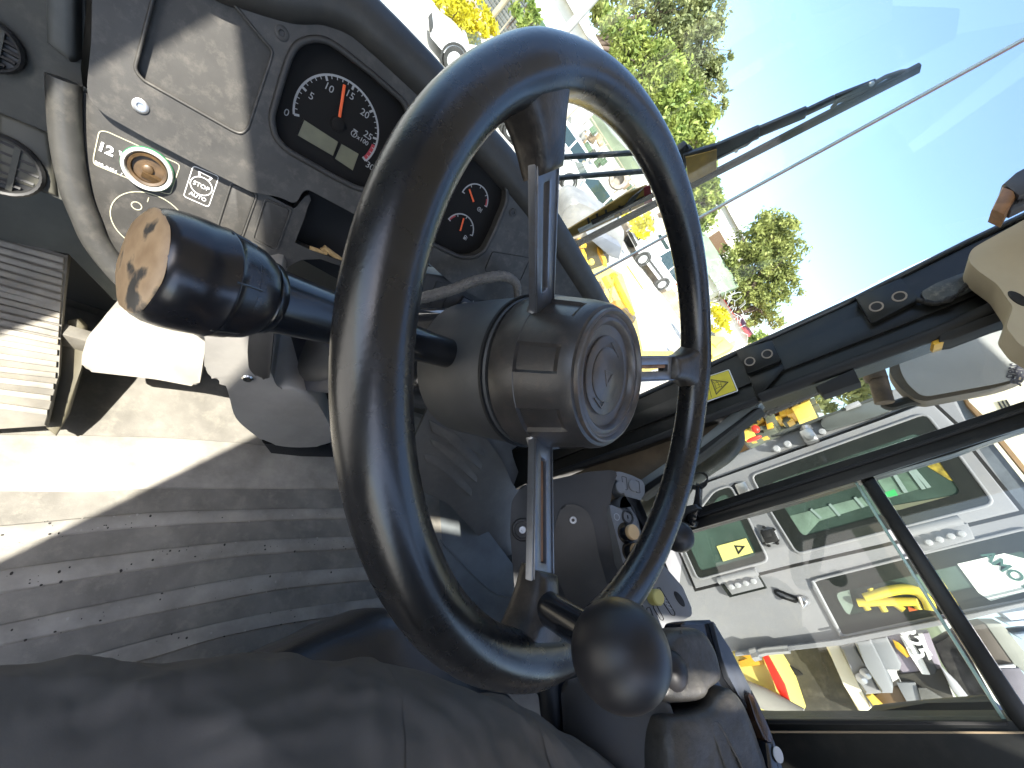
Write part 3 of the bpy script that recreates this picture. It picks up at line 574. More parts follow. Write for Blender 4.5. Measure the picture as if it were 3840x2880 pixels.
# a round ignition label half hidden by the lever
q = FD.uv(px('5', 960, 400)); m = MB(); m.ring(FD, circ(q, .030, 40), circ(q, .0292, 40), .0001, .0006); q2 = FD.uv(px('5', 872, 292)); m.ring(FD, circ(q2, .0042, 20), circ(q2, .0034, 20), .0001, .0006); q2 = FD.uv(px('5', 945, 255)); m.text(FD, 'I', q2[0], q2[1], .007, 0, .0004); m.build('key_outline', mat('outline_tan', (.42, .40, .28), .6), dsh)
# blank switch plates
for L in ([(1475, 130), (1650, 215), (1545, 510), (1380, 430)], [(1690, 240), (1868, 310), (1768, 583), (1605, 505)]):
    pp = FD.pts('5', L); a = rnd(pp, .0045, 4); i1 = rnd(inset(pp, .0016), .0038, 4); m = MB(); m.ring(FD, a, i1, -.001, .0022, bev=.0006); f = m.build('switch_bezel', DASH, dsh, smooth=40)
    i2 = rnd(inset(pp, .0024), .0034, 4); m = MB(); m.prism(FD, i2, -.006, .0012, .0008); m.build('switch_blank', RECESS, f, smooth=40)
m = MB(); pp = FD.pts('t', [(160, 980), (520, 1110), (860, 1200), (850, 1290), (560, 1190), (180, 1190)], .0); m.prism(FD, pp, -.018, -.001, .001)
m2 = MB()
for k, (x, y, dx, dy, r) in enumerate(((410, 1030, 230, 80, .0030), (560, 1040, 60, 30, .0020), (600, 1020, 260, 190, .0035))):
    a = FD.hit(px('t', x, y), -.004); b = FD.hit(px('t', x + dx, y + dy), -.006); m2.tube([a, (a + b) / 2 + FD.n * .001, b], r, seg=10)
m2.build('torn_wire', mat('wire_tan', (.40, .27, .12), .6, var=.3, vscale=90), dsh)
m2 = MB(); m2.prism(FD, FD.pts('p', [(1100, 690), (1300, 700), (1450, 860), (1400, 1120), (1090, 950)], -.05), -.06, -.05); m2.build('cavity_wall', SEAM, dsh)
# right-hand lower dash: flat dark panels, hazard switch and second socket
low2 = FD.pts('p', [(1500, 1010), (1700, 1040), (1900, 1140), (2110, 1290), (2250, 1400), (2100, 1560), (1700, 1300), (1530, 1200)], -.012)
m = MB(); m.prism(FD, low2, -.05, -.012, .002); m.build('lower_right_panel', DASHD, dsh)
pp = rnd(FD.pts('f', [(980, 230), (1090, -30), (1620, 60), (1480, 380), (1050, 280)], W1), .004, 3); m = MB(); m.ring(FD, pp, inset(pp, .0009), W1 - .001, W1 + .0007); m.build('panel_groove', SEAM, dsh)
FDl = Frame(FD.P(0, 0, -.012), FD.u, FD.n)
c = FDl.uv(px('f', 685, 715)); m = MB(); m.prism(FDl, [(c[0] - .010, c[1] - .014), (c[0] + .010, c[1] - .014), (c[0] + .010, c[1] + .014), (c[0] - .010, c[1] + .014)], 0, .007, .002); hz = m.build('hazard_switch', mat('hz_dark', (.02, .024, .032), .4), dsh)
m = MB(); m.lathe(FDl.P(c[0], c[1], .0068), FDl.n, [(.0085, 0), (.0085, .0006), (0, .0006)], seg=32); m.build('hazard_disc', mat('disc_pale', (.45, .42, .37), .6), hz)
m = MB(); m.ring(FDl, [(c[0] - .0045, c[1] - .0035), (c[0] + .0045, c[1] - .0035), (c[0], c[1] + .0045)], [(c[0] - .0025, c[1] - .0023), (c[0] + .0025, c[1] - .0023), (c[0], c[1] + .0022)], .0074, .0079); m.build('hazard_triangle', PRBLK, hz)
q = FDl.uv(px('f', 852, 712)); m = MB(); m.text(FDl, '12V', q[0], q[1], .0125, R(-2), .0006, bold=.0003); m.build('second_socket_text', GREYP, dsh)
c = FDl.hit(px('f', 1000, 745)); m = MB(); m.lathe(c, FD.n, [(.0155, 0), (.0155, .003), (.0135, .004), (.0125, .002), (.0120, -.004), (0, -.004)], seg=36); m.build('second_socket', COLP, dsh)
pp = rnd(FDl.pts('f', [(320, 380), (500, 440), (400, 790), (200, 740)]), .004, 3); m = MB(); m.ring(FDl, pp, inset(pp, .0012), 0, .0018); m.build('blank_plate', DASHD, dsh)
m = MB(); pp = FDl.pts('6', [(600, 730), (720, 740), (880, 720), (940, 745), (860, 775), (700, 760)], .03); m.prism(FDl, pp, .02, .03, .002); m.build('bracket_bar', STEEL, dsh)

# braided hose behind the hub
m = MB(); hp = [FD.P(*FD.uv(px('f', x, y), .055), .055) for x, y in ((-150, 700), (100, 625), (350, 560), (600, 480), (800, 400), (1000, 345), (1200, 315), (1340, 345), (1430, 440), (1440, 600), (1435, 760), (1440, 900))]
hp = spline(hp, 14); hr = []; vs = []; fs = []; seg = 20; n_ = len(hp); t0 = (hp[1] - hp[0]).normalized(); x = FD.n.cross(t0).normalized()
rads = [.0078 - .0025 * max(0, min(1, (i / n_ - .55) / .3)) for i in range(n_)]
for i in range(n_):
    t = (hp[min(i + 1, n_ - 1)] - hp[max(i - 1, 0)]).normalized(); x = (x - t * x.dot(t)).normalized(); y = t.cross(x)
    for k in range(seg):
        a = 2 * math.pi * k / seg; r = rads[i] * (1 + .05 * math.sin(a * 5 + i * 1.1) * (1)); vs.append(hp[i] + (x * math.cos(a) + y * math.sin(a)) * r)
for i in range(n_ - 1):
    for k in range(seg): fs.append((i * seg + k, i * seg + (k + 1) % seg, (i + 1) * seg + (k + 1) % seg, (i + 1) * seg + k))
m.add(vs, fs)
bh = mat('braid', (.15, .14, .125), .55, var=.2, vscale=60)
if 1:
    n = bh.node_tree; b = n.nodes['Principled BSDF']; tc = n.nodes.new('ShaderNodeTexCoord'); vo = n.nodes.new('ShaderNodeTexVoronoi'); vo.inputs['Scale'].default_value = 420; n.links.new(tc.outputs['Object'], vo.inputs[0]); bp = n.nodes.new('ShaderNodeBump'); bp.inputs['Strength'].default_value = 1; bp.inputs['Distance'].default_value = .0012; n.links.new(vo.outputs[0], bp.inputs['Height']); n.links.new(bp.outputs[0], b.inputs['Normal'])
m.build('braided_hose', bh, None, smooth=60, label='grey braided hose arching behind the steering hub', cat='hose', loc=hp[40])

# ================================================================== LEFT SIDE CONSOLE with round vents
FS = Frame(FD.P(0, 0, -.035), FD.u, FD.n)
sp = thing('side_console', 'grey textured side console with two round air vents, left of the dashboard', 'console', FS.hit((100, 500)))
m = MB(); m.prism(FS, FS.pts('p', [(-400, -300), (330, -300), (320, 60), (290, 250), (330, 500), (360, 760), (300, 790), (219, 736), (0, 661), (-400, 560)]), -.10, 0, .002); m.build('console_body', SIDEP, sp); FS2 = Frame(FD.P(0, 0, -.20), FD.u, FD.n); m = MB(); m.prism(FS2, FS2.pts('p', [(-500, 400), (430, 600), (520, 950), (720, 1200), (420, 1125), (262, 948), (-500, 800)]), -.02, 0, .002); m.build('kick_panel', mat('kick_olive', (.06, .065, .055), .6, bump=.5, bscale=600, var=.2, vscale=14, dust=.2, dustcol=(.11, .11, .09)), sp)
m = MB(); m.prism(FS, FS.pts('1', [(400, -400), (620, -400), (620, 440), (570, 470), (400, 330)]), 0, .020, .008, 3); m.build('console_column', mat('console_column', (.10, .105, .10), .55, bump=.6, bscale=900, var=.2, vscale=18), sp, smooth=50)
m = MB(); m.prism(FS, FS.pts('1', [(0, 850), (370, 1000), (440, 1480), (0, 1330)]), 0, .004, .003); m.build('vent_plate', mat('vent_plate', (.085, .082, .065), .55, bump=.5, bscale=900), sp, smooth=50)
def vent(cx, cy, rr, cz):
    c = FS.hit(px('1', cx, cy), .004); e = FS.hit(px('1', cx + rr, cy), .004); r = (e - c).length
    v_ = MB(); v_.lathe(c, FS.n, [(r * 1.0, -.002), (r * 1.02, .004), (r * .95, .007), (r * .88, .006), (r * .84, .001), (r * .8, -.012)], seg=72, fn=lambda q, h, a: q * (1 + (.012 if int(a * 72 / (2 * math.pi)) % 2 else 0)) if q > r * .9 else q)
    o = v_.build('air_vent', DASHD, sp, smooth=20)
    s_ = MB(); s_.lathe(c, FS.n, [(r * .84, -.012), (0, -.012)], seg=40); s_.build('vent_back', SEAM, o)
    for k in range(-2, 3):
        s_ = MB(); y = k * r * .33; hw = math.sqrt(max(0, (r * .82) ** 2 - y * y)); s_.bar(c + FS.v * y - FS.u * hw - FS.n * .003, c + FS.v * y + FS.u * hw - FS.n * .003, .0022, .009, up=FS.n + FS.v * .5); s_.build('louvre', DASHD, o)
    s_ = MB(); s_.bar(c - FS.v * r * .8 + FS.u * r * .25, c + FS.v * r * .8 + FS.u * r * .25, .004, .004, up=FS.n); s_.build('vent_pin', SIDEP, o)
vent(-80, 330, 235, 0); vent(20, 1240, 300, 0)
# ================================================================== FLOOR, MAT, PEDALS
FZ = -.85
m = MB(); m.box((.25, .25, FZ - .052), (1.5, 1.9, .10)); m.build('cab_floor', FLOORM, None, kind='structure', loc=(.25, .25, FZ - .05))
FF = Frame((0, 0, FZ), (1, 0, 0), (0, 0, 1))
fm = thing('floor_mat', 'dusty grey rubber floor mat with raised curved ridges', 'floor mat', (.2, .2, FZ))
m = MB(); m.prism(FF, [(-.42, -.45), (.86, -.45), (.86, .62), (-.42, .62)], 0, .005, .002); m.build('mat_sheet', FLOORM, fm)
RIDGE = mat('ridge_rubber', (.31, .295, .26), .6, bump=.5, bscale=300, var=.25, vscale=14, dust=.5, dustcol=(.38, .36, .30))
rl = [[(0, 745), (600, 690), (900, 668), (1400, 650), (2040, 640)], [(0, 870), (500, 790), (1000, 745), (1500, 720), (2050, 705)],
      [(0, 1010), (180, 985), (900, 890), (1500, 830), (2080, 808)], [(0, 1150), (500, 1060), (1000, 985), (1500, 920), (2110, 885)],
      [(0, 1330), (400, 1250), (1000, 1130), (1600, 1030), (2150, 990)], [(0, 1460), (600, 1330), (1200, 1210), (1700, 1120), (2190, 1070)],
      [(200, 1590), (480, 1530), (1000, 1390), (1600, 1260), (2212, 1175)], [(600, 1600), (900, 1530), (1300, 1410), (1800, 1310), (2300, 1250)]]
def band(La, Lb, name):
    A_ = [FF.hit(px('9', *q), .005) for q in La]; B_ = [FF.hit(px('9', *q), .005) for q in Lb]
    for L in (A_, B_):
        L.insert(0, L[0] * 2 - L[1] + (L[0] - L[1]) * 1.0); L.append(L[-1] * 2 - L[-2])
    A_ = spline(A_, 6); B_ = spline(B_, 6); secs = []
    for a, b in zip(A_, B_):
        d = (b - a).normalized() * .003; z = V(0, 0, 1); secs.append([a, a + d * .4 + z * .0030, a + d + z * .004, b - d + z * .004, b - d * .4 + z * .003, b])
    mm = MB(); mm.sweep(secs); mm.build(name, RIDGE, fm, smooth=50)
for i in (0, 2, 4, 6): band(rl[i], rl[i + 1], 'ridge')
band([(0, 205), (500, 210), (1000, 225), (1500, 265), (2000, 330)], [(0, 540), (500, 545), (800, 530), (1100, 525), (2000, 530)], 'ridge')
# debris
rng = random.Random(5); m = MB()
for k in range(170):
    x = rng.uniform(0, 2050); i = rng.choice((0, 2, 4, 6)); t = rng.random()
    a = rl[i]; b = rl[i + 1]
    def yy(L, x):
        for p, q in zip(L, L[1:]):
            if x <= q[0]: return p[1] + (q[1] - p[1]) * (x - p[0]) / (q[0] - p[0])
        return L[-1][1]
    y = yy(a, x) * (1 - t) + yy(b, x) * t; p = FF.hit(px('9', x, y), .0092); r = rng.choice((.0006, .0008, .0012, .0018))
    m.sphere(p, r, (1, rng.uniform(.6, 1.6), .5), seg=6, mi=rng.choice((0, 0, 1)))
m.build('floor_crumbs', [mat('crumb_dark', (.03, .028, .025), .8), mat('crumb_pale', (.4, .38, .34), .8)], None, kind='stuff', label='dark and pale crumbs of dirt scattered on the floor mat', cat='dirt', loc=(.2, .2, FZ + .01))
# brake pedal
FB = Frame((-.09, .45, -.70), (1, .0, 0), (0, -.62, .78))
bp_ = thing('brake_pedal', 'wide ribbed brake pedal at the left edge, half in sunlight', 'pedal', FB.o)
PB = FB.pts('5', [(-600, 330), (0, 475), (440, 600), (405, 900), (385, 1150), (375, 1370), (300, 1700), (-600, 1760)])
m = MB(); m.prism(FB, PB, -.022, 0, .003); m.build('pedal_plate', PEDAL, bp_)
ys = [(500, 625), (545, 672), (592, 722), (640, 765), (690, 812), (735, 858), (785, 905), (830, 935), (880, 975), (930, 1012), (980, 1058), (1040, 1095), (1100, 1142), (1200, 1210), (1300, 1285), (1400, 1355), (1470, 1425), (1540, 1500), (1620, 1590)]
for (ya, yb) in ys:
    xr = 425 - (yb - 600) * .07 if yb < 1370 else 372 - (yb - 1370) * .24
    pp = FB.pts('5', [(-600, ya - 155), (xr - 12, yb), (xr - 14, yb + 36), (-600, ya - 119)]); m = MB(); m.prism(FB, pp, 0, .0045, .0015); m.build('pedal_rib', mat('rib_worn', (.27, .255, .22), .5, bump=.5, bscale=300, var=.3, vscale=20, dust=.5, dustcol=(.30, .24, .15)), bp_, smooth=40)
m = MB(); m.prism(FB, FB.pts('5', [(430, 1020), (500, 1010), (545, 1060), (545, 1190), (520, 1330), (430, 1640), (360, 1760), (290, 1700), (385, 1370), (410, 1180)], -.03), -.06, -.025, .003); m.build('pedal_arm', mat('arm_olive', (.10, .09, .06), .5, var=.2, vscale=14), bp_)
m = MB(); m.box(FB.hit(px('5', 475, 1135), -.02), (.03, .02, .03), bev=.003); m.build('pedal_pivot', PEDAL, bp_)
# accelerator plate on the right
FA = Frame((.62, .44, -.70), (1, 0, 0), (-.25, -.62, .74))
ap = thing('accelerator_plate', 'dark ribbed foot plate of the accelerator right of the column', 'pedal', FA.o)
PA = FA.pts('i', [(100, 900), (100, 500), (300, 60), (440, -100), (700, -60), (800, 260), (1020, 570), (1090, 690), (1180, 900), (1300, 1000), (1300, 1750), (1080, 1720), (980, 1600), (850, 1450), (500, 1070)])
m = MB(); FPL = mat('foot_plate_grey', (.10, .10, .095), .5, bump=.5, bscale=700, var=.15, vscale=12, dust=.3, dustcol=(.17, .16, .14)); m.prism(FA, rnd(PA, .006, 2), -.012, 0, .003); m.build('foot_plate', FPL, ap)
for L in ([(300, 60), (540, 180), (700, 320), (870, 520), (880, 600), (700, 480), (540, 290), (330, 150)], [(300, 200), (420, 260), (600, 370), (780, 560), (855, 660), (835, 725), (700, 610), (500, 430), (330, 330)], [(310, 390), (450, 450), (640, 600), (800, 790), (790, 860), (640, 730), (450, 560), (330, 470)], [(240, 560), (350, 580), (560, 720), (740, 920), (735, 1000), (560, 850), (400, 700), (260, 640)]):
    m = MB(); m.prism(FA, rnd(FA.pts('i', L), .005, 3), 0, .0035, .0025); m.build('plate_rib', FPL, ap, smooth=60)
m = MB(); m.prism(FA, FA.pts('i', [(820, 300), (1270, 400), (1265, 470), (1140, 510), (1160, 600), (1300, 880), (1300, 1000), (1150, 900), (1000, 580)], -.01), -.06, -.013, .006, 3); m.build('side_plinth', mat('plinth_blue', (.10, .11, .12), .4, bump=.3, bscale=400, var=.15, vscale=15), ap, smooth=50)
fl = thing('right_footwell', 'dark teal footwell panel beside the driver right foot plate', 'panel', (.8, .2, -.78))
FR = Frame((.80, .20, -.80), (0, 1, 0), (-.55, 0, .84))
m = MB(); m.prism(FR, FR.pts('p', [(1540, 1750), (1800, 1950), (2100, 2350), (2150, 2700), (1650, 2650), (1500, 2300)], 0), -.05, 0, .002); m.build('footwell_sheet', mat('footwell_teal', (.12, .135, .14), .5, bump=.4, bscale=500, var=.2, vscale=14, dust=.1, dustcol=(.1, .1, .09)), fl)
m = MB(); m.tube(spline([FR.P(*FR.uv(px('i', x, y)), .001) for x, y in ((400, 1440), (600, 1650), (850, 1900), (1000, 2010), (1150, 2040))], 6), .003, seg=8); m.build('footwell_bead', mat('footwell_teal', (.04, .05, .05)), fl)

def dome(F, outline, w0, h, name, mt, par, prof=((0, 0), (.0, .35), (.03, .62), (.08, .8), (.18, .92), (.38, .985), (.7, 1), (1, 1)), smooth=70, puff=None):
    n = len(outline); cx = sum(p[0] for p in outline) / n; cy = sum(p[1] for p in outline) / n; vs = []; fs = []
    L = [(0, -1)] + list(prof)
    for (k, z) in L:
        for p in outline:
            x = p[0] + (cx - p[0]) * k; y = p[1] + (cy - p[1]) * k; w = w0 + h * z if z >= 0 else w0 - h * .6
            if puff and k > .02: w += puff(x - cx, y - cy) * min(1, k * 4)
            vs.append(F.P(x, y, w))
    for i in range(len(L) - 1):
        for k in range(n): fs.append((i * n + k, i * n + (k + 1) % n, (i + 1) * n + (k + 1) % n, (i + 1) * n + k))
    fs.append(tuple(range(n))[::-1]); m = MB().add(vs, fs); return m.build(name, mt, par, smooth=smooth)
def slab(F, z, L, w0, w1, mt, name, par, bev=.002, r=0, rn=4, smooth=40, **kw):
    pp = F.pts(z, L, w1)
    if r: pp = rnd(pp, r, rn)
    m = MB(); m.prism(F, pp, w0, w1, bev); return m.build(name, mt, par, smooth=smooth, **kw)

# ================================================================== RIGHT SIDE OF THE CAB: pillars, door, glass
XW = .88
FX = Frame((XW, 0, 0), (0, -1, 0), (-1, 0, 0))
cab = thing('machine_cab', 'black painted cab frame with windscreen corner pillar, door posts and roof', 'cab', (.25, .0, FZ))
slab(FX, 'p', [(1700, 1775), (1912, 1684), (2400, 1483), (2660, 1366), (3204, 1117), (3632, 903), (4300, 580), (4300, 960), (3780, 1146), (3512, 1261), (3300, 1340), (2852, 1503), (2640, 1585), (2400, 1674), (1961, 1818), (1760, 1900)], -.07, 0, PAINT, 'front_pillar', cab, .006)
# raised inner channel of the pillar
slab(FX, 'p', [(2000, 1700), (2400, 1545), (2700, 1420), (3204, 1195), (3700, 970), (3780, 1060), (3300, 1250), (2830, 1430), (2400, 1600), (2030, 1745)], .0005, .008, PAINT, 'pillar_channel', cab, .003)
m = MB(); m.tube([FX.P(*FX.uv(px('p', x, y), .004), .004) for x, y in ((1980, 1812), (2400, 1668), (2840, 1500))], .008, seg=12); m.tube([FX.P(*FX.uv(px('p', x, y), .004), .004) for x, y in ((2850, 1492), (3300, 1328), (3512, 1250), (3760, 1140))], .011, seg=12); m.build('door_seal', SEAM, cab)
m = MB(); m.tube([FX.P(*FX.uv(px('p', x, y), .0), .002) for x, y in ((1912, 1686), (2400, 1486), (2660, 1370), (3204, 1122), (3632, 908), (4000, 735))], .005, seg=12); m.build('glass_seal', mat('seal_sheen', (.03, .035, .04), .35), cab)
for (z, L, hl) in (('m', [(880, 40), (1215, -60), (1300, 125), (985, 250)], [(1012, 137), (1172, 68)]), ('k', [(200, 580), (515, 445), (640, 590), (310, 760)], [(343, 645), (503, 575)])):
    o = slab(FX, z, L, .006, .022, PAINT, 'bracket_plate', cab, .003, .003)
    for q in hl:
        c = FX.hit(px(z, *q), .022); m = MB(); m.lathe(c, FX.n, [(.0100, -.002), (.0100, .0010), (.0092, .0014), (.0074, .0010)], seg=24); m.build('hole_rim', mat('rim_worn', (.22, .18, .14), .5), o); m = MB(); m.lathe(c, FX.n, [(.0078, 0), (.0078, .0009), (0, .0009)], seg=20); m.build('bolt_hole', SEAM, o)
slab(FX, 'm', [(1000, 262), (1290, 140), (1330, 200), (1090, 470), (1060, 440)], .0086, .0115, PAINT, 'weld_plate', cab, .002)
slab(FX, 'k', [(645, 545), (760, 480), (1000, 388), (1060, 440), (1040, 500), (870, 580), (740, 620), (690, 610)], .009, .020, mat('scraped_paint', (.045, .05, .05), .4, var=.6, vscale=30, dust=.6, dustcol=(.22, .2, .16)), 'torn_flange', cab, .003, .004)
m = MB(); rng = random.Random(2)
for k in range(26):
    t = k / 25; c = FX.hit(px('k', 640 + 330 * t, 600 + 40 * math.sin(t * 3) - 110 * t * t), .02); m.sphere(c, rng.uniform(.0025, .006), (1, 1, .8), seg=8)
m.build('weld_bead', SEAM, cab, smooth=60)
slab(FX, 'm', [(1615, 365), (1970, 200), (2035, 325), (1690, 445)], -.02, .012, SEAM, 'rubber_clip', cab, .003)
slab(FX, 'k', [(770, 830), (1040, 735), (1290, 640), (1280, 720), (1180, 750), (870, 870), (780, 880)], -.03, .012, SEAM, 'upper_clip', cab, .003)
slab(FX, 'k', [(725, 890), (775, 825), (880, 800), (850, 850), (835, 880), (745, 910)], -.03, .005, YEL, 'paint_chip', cab, .001)
# diagonal brace below the pillar
slab(FX, 'm', [(870, 590), (1120, 515), (1050, 570), (570, 935), (-20, 1330), (-20, 1245), (560, 850)], -.05, -.012, mat('brace_grey', (.22, .24, .235), .5, var=.1, vscale=8), 'diagonal_brace', cab, .002)
slab(FX, 'm', [(1050, 570), (1110, 560), (560, 985), (-20, 1400), (-20, 1325), (560, 935)], -.06, -.008, SEAM, 'brace_gasket', cab, .002)
slab(FX, 'p', [(2100, 1800), (2330, 1700), (2640, 1590), (2700, 1590), (2640, 1650), (2420, 1800), (2300, 1900), (2100, 1900)], -.045, -.035, TAN, 'lower_quarter_panel', cab, .001)
# door post, cross rail, rear post
slab(FX, 'p', [(2300, 2010), (2560, 1925), (2846, 1829), (3300, 1684), (3840, 1504), (4300, 1350), (4300, 1470), (3840, 1606), (3578, 1700), (3275, 1789), (2980, 1880), (2567, 1996), (2300, 2080)], -.05, 0, PAINT, 'door_post', cab, .004)
slab(FX, 'p', [(2300, 2040), (2567, 1965), (2980, 1850), (3275, 1762), (3840, 1580), (4300, 1440), (4300, 1465), (3840, 1603), (3275, 1786), (2980, 1876), (2300, 2075)], .0005, .010, PAINT, 'post_channel', cab, .002)
m = MB(); m.tube([FX.P(*FX.uv(px('p', x, y), .004), .003) for x, y in ((2400, 2010), (2846, 1862), (3300, 1716), (3840, 1537))], .0035, seg=8); m.build('post_seal', SEAM, cab)
slab(FX, 'p', [(3231, 1806), (3277, 1788), (3900, 2735), (3840, 2760), (3790, 2700)], -.03, .004, PAINT, 'cross_rail', cab, .003)
slab(FX, 'p', [(2600, 2680), (2883, 2697), (3794, 2703), (4500, 2700), (4500, 3900), (2200, 3900), (2400, 2700)], -.05, .002, PAINT, 'rear_post', cab, .004)
slab(FX, 'p', [(2860, 2741), (3840, 2744), (4200, 2742), (4200, 2750), (3840, 2752), (2860, 2749)], .0025, .005, mat('strip_tan', (.25, .19, .12), .5), 'post_strip', cab, 0)
slab(FX, 'p', [(2880, 2699), (3780, 2706), (3780, 2722), (2880, 2716)], .0025, .008, SEAM, 'window_rubber', cab, .002)
GLS = glassmat('side_glass', (.70, .715, .70), dirt=.03)
def pane(F, z, L, w, name, par, mt, th=.005):
    pp = F.pts(z, L, w); m = MB(); m.prism(F, pp, w - th, w, 0); return m.build(name, mt, par, smooth=0)
pane(FX, 'p', [(2852, 1503), (3780, 1146), (4300, 960), (4300, 1350), (3840, 1504), (2846, 1829), (2400, 1975), (2300, 1900)], -.02, 'quarter_glass', cab, GLS)
pane(FX, 'p', [(2567, 1996), (3215, 1812), (3770, 2700), (2883, 2697), (2500, 2690)], -.012, 'sliding_glass', cab, GLS)
slab(FX, 'p', [(3206, 1812), (3216, 1809), (3775, 2700), (3758, 2700)], -.018, -.006, mat('glass_edge', (.42, .60, .54), .15), 'glass_edge', cab, .001)
pane(FX, 'p', [(3280, 1788), (4300, 1470), (4500, 2700), (3900, 2735)], -.024, 'upper_glass', cab, GLS)
# hazard sticker on the pillar
st_ = FX.pts('m', [(480, 318), (822, 207), (906, 408), (540, 535)], .0095)
m = MB(); m.prism(FX, rnd(st_, .003), .0082, .0092, 0); sk = m.build('hazard_sticker', WHITE, cab)
m = MB(); m.prism(FX, rnd(inset(st_, .0025), .002), .0088, .0096, 0); m.build('sticker_field', STICK, sk)
m = MB(); o_ = inset(st_, .0019); m.ring(FX, rnd(o_, .002), rnd(inset(st_, .0026), .002), .0093, .0098)
T_ = FX.pts('m', [(650, 300), (818, 325), (702, 445)], .0096); m.ring(FX, T_, inset(T_, .0016), .0095, .0099)
T2 = inset(T_, .0024); m.ring(FX, T2, inset(T2, .0005), .0095, .0099)
a, b = FX.uv(px('m', 622, 285)), FX.uv(px('m', 672, 480)); m.bar(FX.P(*a, .0098), FX.P(*b, .0098), .0010, .0004, up=FX.n)
for q in (((710, 330), (735, 350)), ((735, 350), (745, 385)), ((745, 385), (715, 400)), ((700, 350), (715, 400)), ((700, 350), (735, 340)), ((755, 340), (765, 385)), ((680, 335), (700, 350)), ((715, 400), (705, 415)), ((725, 365), (760, 360)), ((745, 385), (768, 378))):
    a, b = FX.uv(px('m', *q[0])), FX.uv(px('m', *q[1])); m.bar(FX.P(*a, .0098), FX.P(*b, .0098), .0008, .0004, up=FX.n)
m.build('sticker_print', PRBLK, sk)
# roof lining corner, roof, rear and left walls that shade the interior
FB2 = Frame((.80, 0, 0), (0, -1, 0), (-1, 0, 0))
slab(FB2, 'k', [(978, 300), (1005, 245), (1080, 200), (1900, -250), (2600, 100), (2300, 1500), (1500, 1000), (1330, 905), (1240, 790), (1290, 650), (1180, 490), (1050, 400), (990, 345)], -.06, 0, BEIGE, 'roof_lining', cab, .022, .006, smooth=60)
m = MB(); c = FB2.hit(px('k', 1325, 590), 0); m.sphere(c, .007, (.3, 2.2, .8), seg=16); m.build('lining_slot', SEAM, cab)
CP = mat('cab_panel', (.10, .10, .09), .6)
m = MB(); m.box((.25, -.02, .84), (1.36, 1.30, .05)); m.build('roof', [mat('roof_inner', (.30, .27, .21), .7)], cab)
m = MB(); m.box((.25, -.72, -.58), (1.3, .05, .55)); m.box((.25, -.72, .72), (1.3, .05, .2)); m.build('rear_wall', CP, cab)
m = MB(); m.bar((-.41, -.70, -.8), (-.41, -.70, .85), .08, .06, up=(0, 1, 0)); m.bar((.90, -.74, -.8), (.90, -.74, .85), .08, .06, up=(0, 1, 0)); m.build('rear_corner_post', PAINT, cab)
m = MB(); m.box((-.45, -.02, -.77), (.04, 1.3, .16)); m.box((-.45, -.02, .70), (.06, 1.3, .32)); m.build('left_side_wall', CP, cab)
m = MB(); m.box((-.45, -.49, 0), (.06, .48, 1.5)); m.build('left_rear_panel', CP, cab)
m = MB(); m.box((-.45, .46, 0), (.06, .64, 1.5)); m.build('left_front_sun_blocker', CP, cab)  # unseen panel, added and widened to keep sun off dash and console
m = MB(); m.box((.93, .05, -.62), (.04, .3, .5)); m.box((.93, -.45, -.66), (.04, .6, .5)); m.build('right_lower_wall', CP, cab)
m = MB(); m.box((.25, .66, -.62), (1.3, .04, .48)); m.build('front_bulkhead', CP, cab)

# ================================================================== WINDSCREEN, joint, wiper
ws = thing('windscreen', 'two-pane windscreen of the cab with a thin clear joint between the panes', 'windscreen', (.3, .8, -.3))
FJ = Frame((.80, 0, 0), (0, -1, 0), (-1, 0, 0))
J = [FJ.hit(px('p', x, y)) for x, y in ((2122, 1093), (3840, 150))]; jd = (J[1] - J[0]).normalized(); J0 = J[0] - jd * .10; J1 = J[1] + jd * .05
WG = glassmat('windscreen_glass', (.80, .83, .84), dirt=.01, k=1)
m = MB(); a = V(-.41, J0.y, J0.z); b = V(-.41, J1.y, J1.z); fn_ = (J1 - J0).cross(V(1, 0, 0)).normalized(); fn_ = fn_ if fn_.y < 0 else -fn_
m.add([a, J0, J1, b, a - fn_ * .006, J0 - fn_ * .006, J1 - fn_ * .006, b - fn_ * .006], [(0, 1, 2, 3), (7, 6, 5, 4), (0, 4, 5, 1), (1, 5, 6, 2), (2, 6, 7, 3), (3, 7, 4, 0)]); m.build('front_pane', WG, ws, smooth=0)
P0 = FX.hit(px('p', 1912, 1700)); P1 = FX.hit(px('p', 3900, 770)); 
m = MB(); nn_ = (J1 - J0).cross(P0 - J0).normalized(); nn_ = nn_ if nn_.dot(-J0) > 0 else -nn_
Q = [J0, P0, P1, J1]; m.add(Q + [q - nn_ * .006 for q in Q], [(0, 1, 2), (0, 2, 3), (6, 5, 4), (7, 6, 4), (0, 4, 5, 1), (1, 5, 6, 2), (2, 6, 7, 3), (3, 7, 4, 0)]); m.build('corner_pane', WG, ws, smooth=0)
m = MB(); m.bar(J0 + V(0, .0, .0), J1, .0035, .004, up=(1, 0, 0)); m.build('joint_strip', mat('joint_mauve', (.38, .25, .23), .3), ws, smooth=0)
m = MB(); e_ = V(-.004, 0, 0); m.bar(J0 + e_, J1 + e_, .003, .003, up=(1, 0, 0)); m.build('joint_silicone', mat('joint_clear', (.52, .66, .72), .15), ws, smooth=0)
FWs = Frame(J0, (1, 0, 0), fn_)
wp = thing('wiper', 'long black windscreen wiper with twin arms and a painted amber reflection round its lower end', 'wiper', FWs.hit((2560, 590), -.03))
def wpt(z, x, y, w=-.03): return FWs.hit(px(z, x, y), w)
m = MB(); m.bar(wpt('p', 1960, 1020), wpt('4', 1548, 430), .016, .010, up=fn_, bev=.002); m.build('blade_rubber', PRBLK, wp)
WB = mat('wiper_metal', (.035, .04, .045), .35, spec=.6)
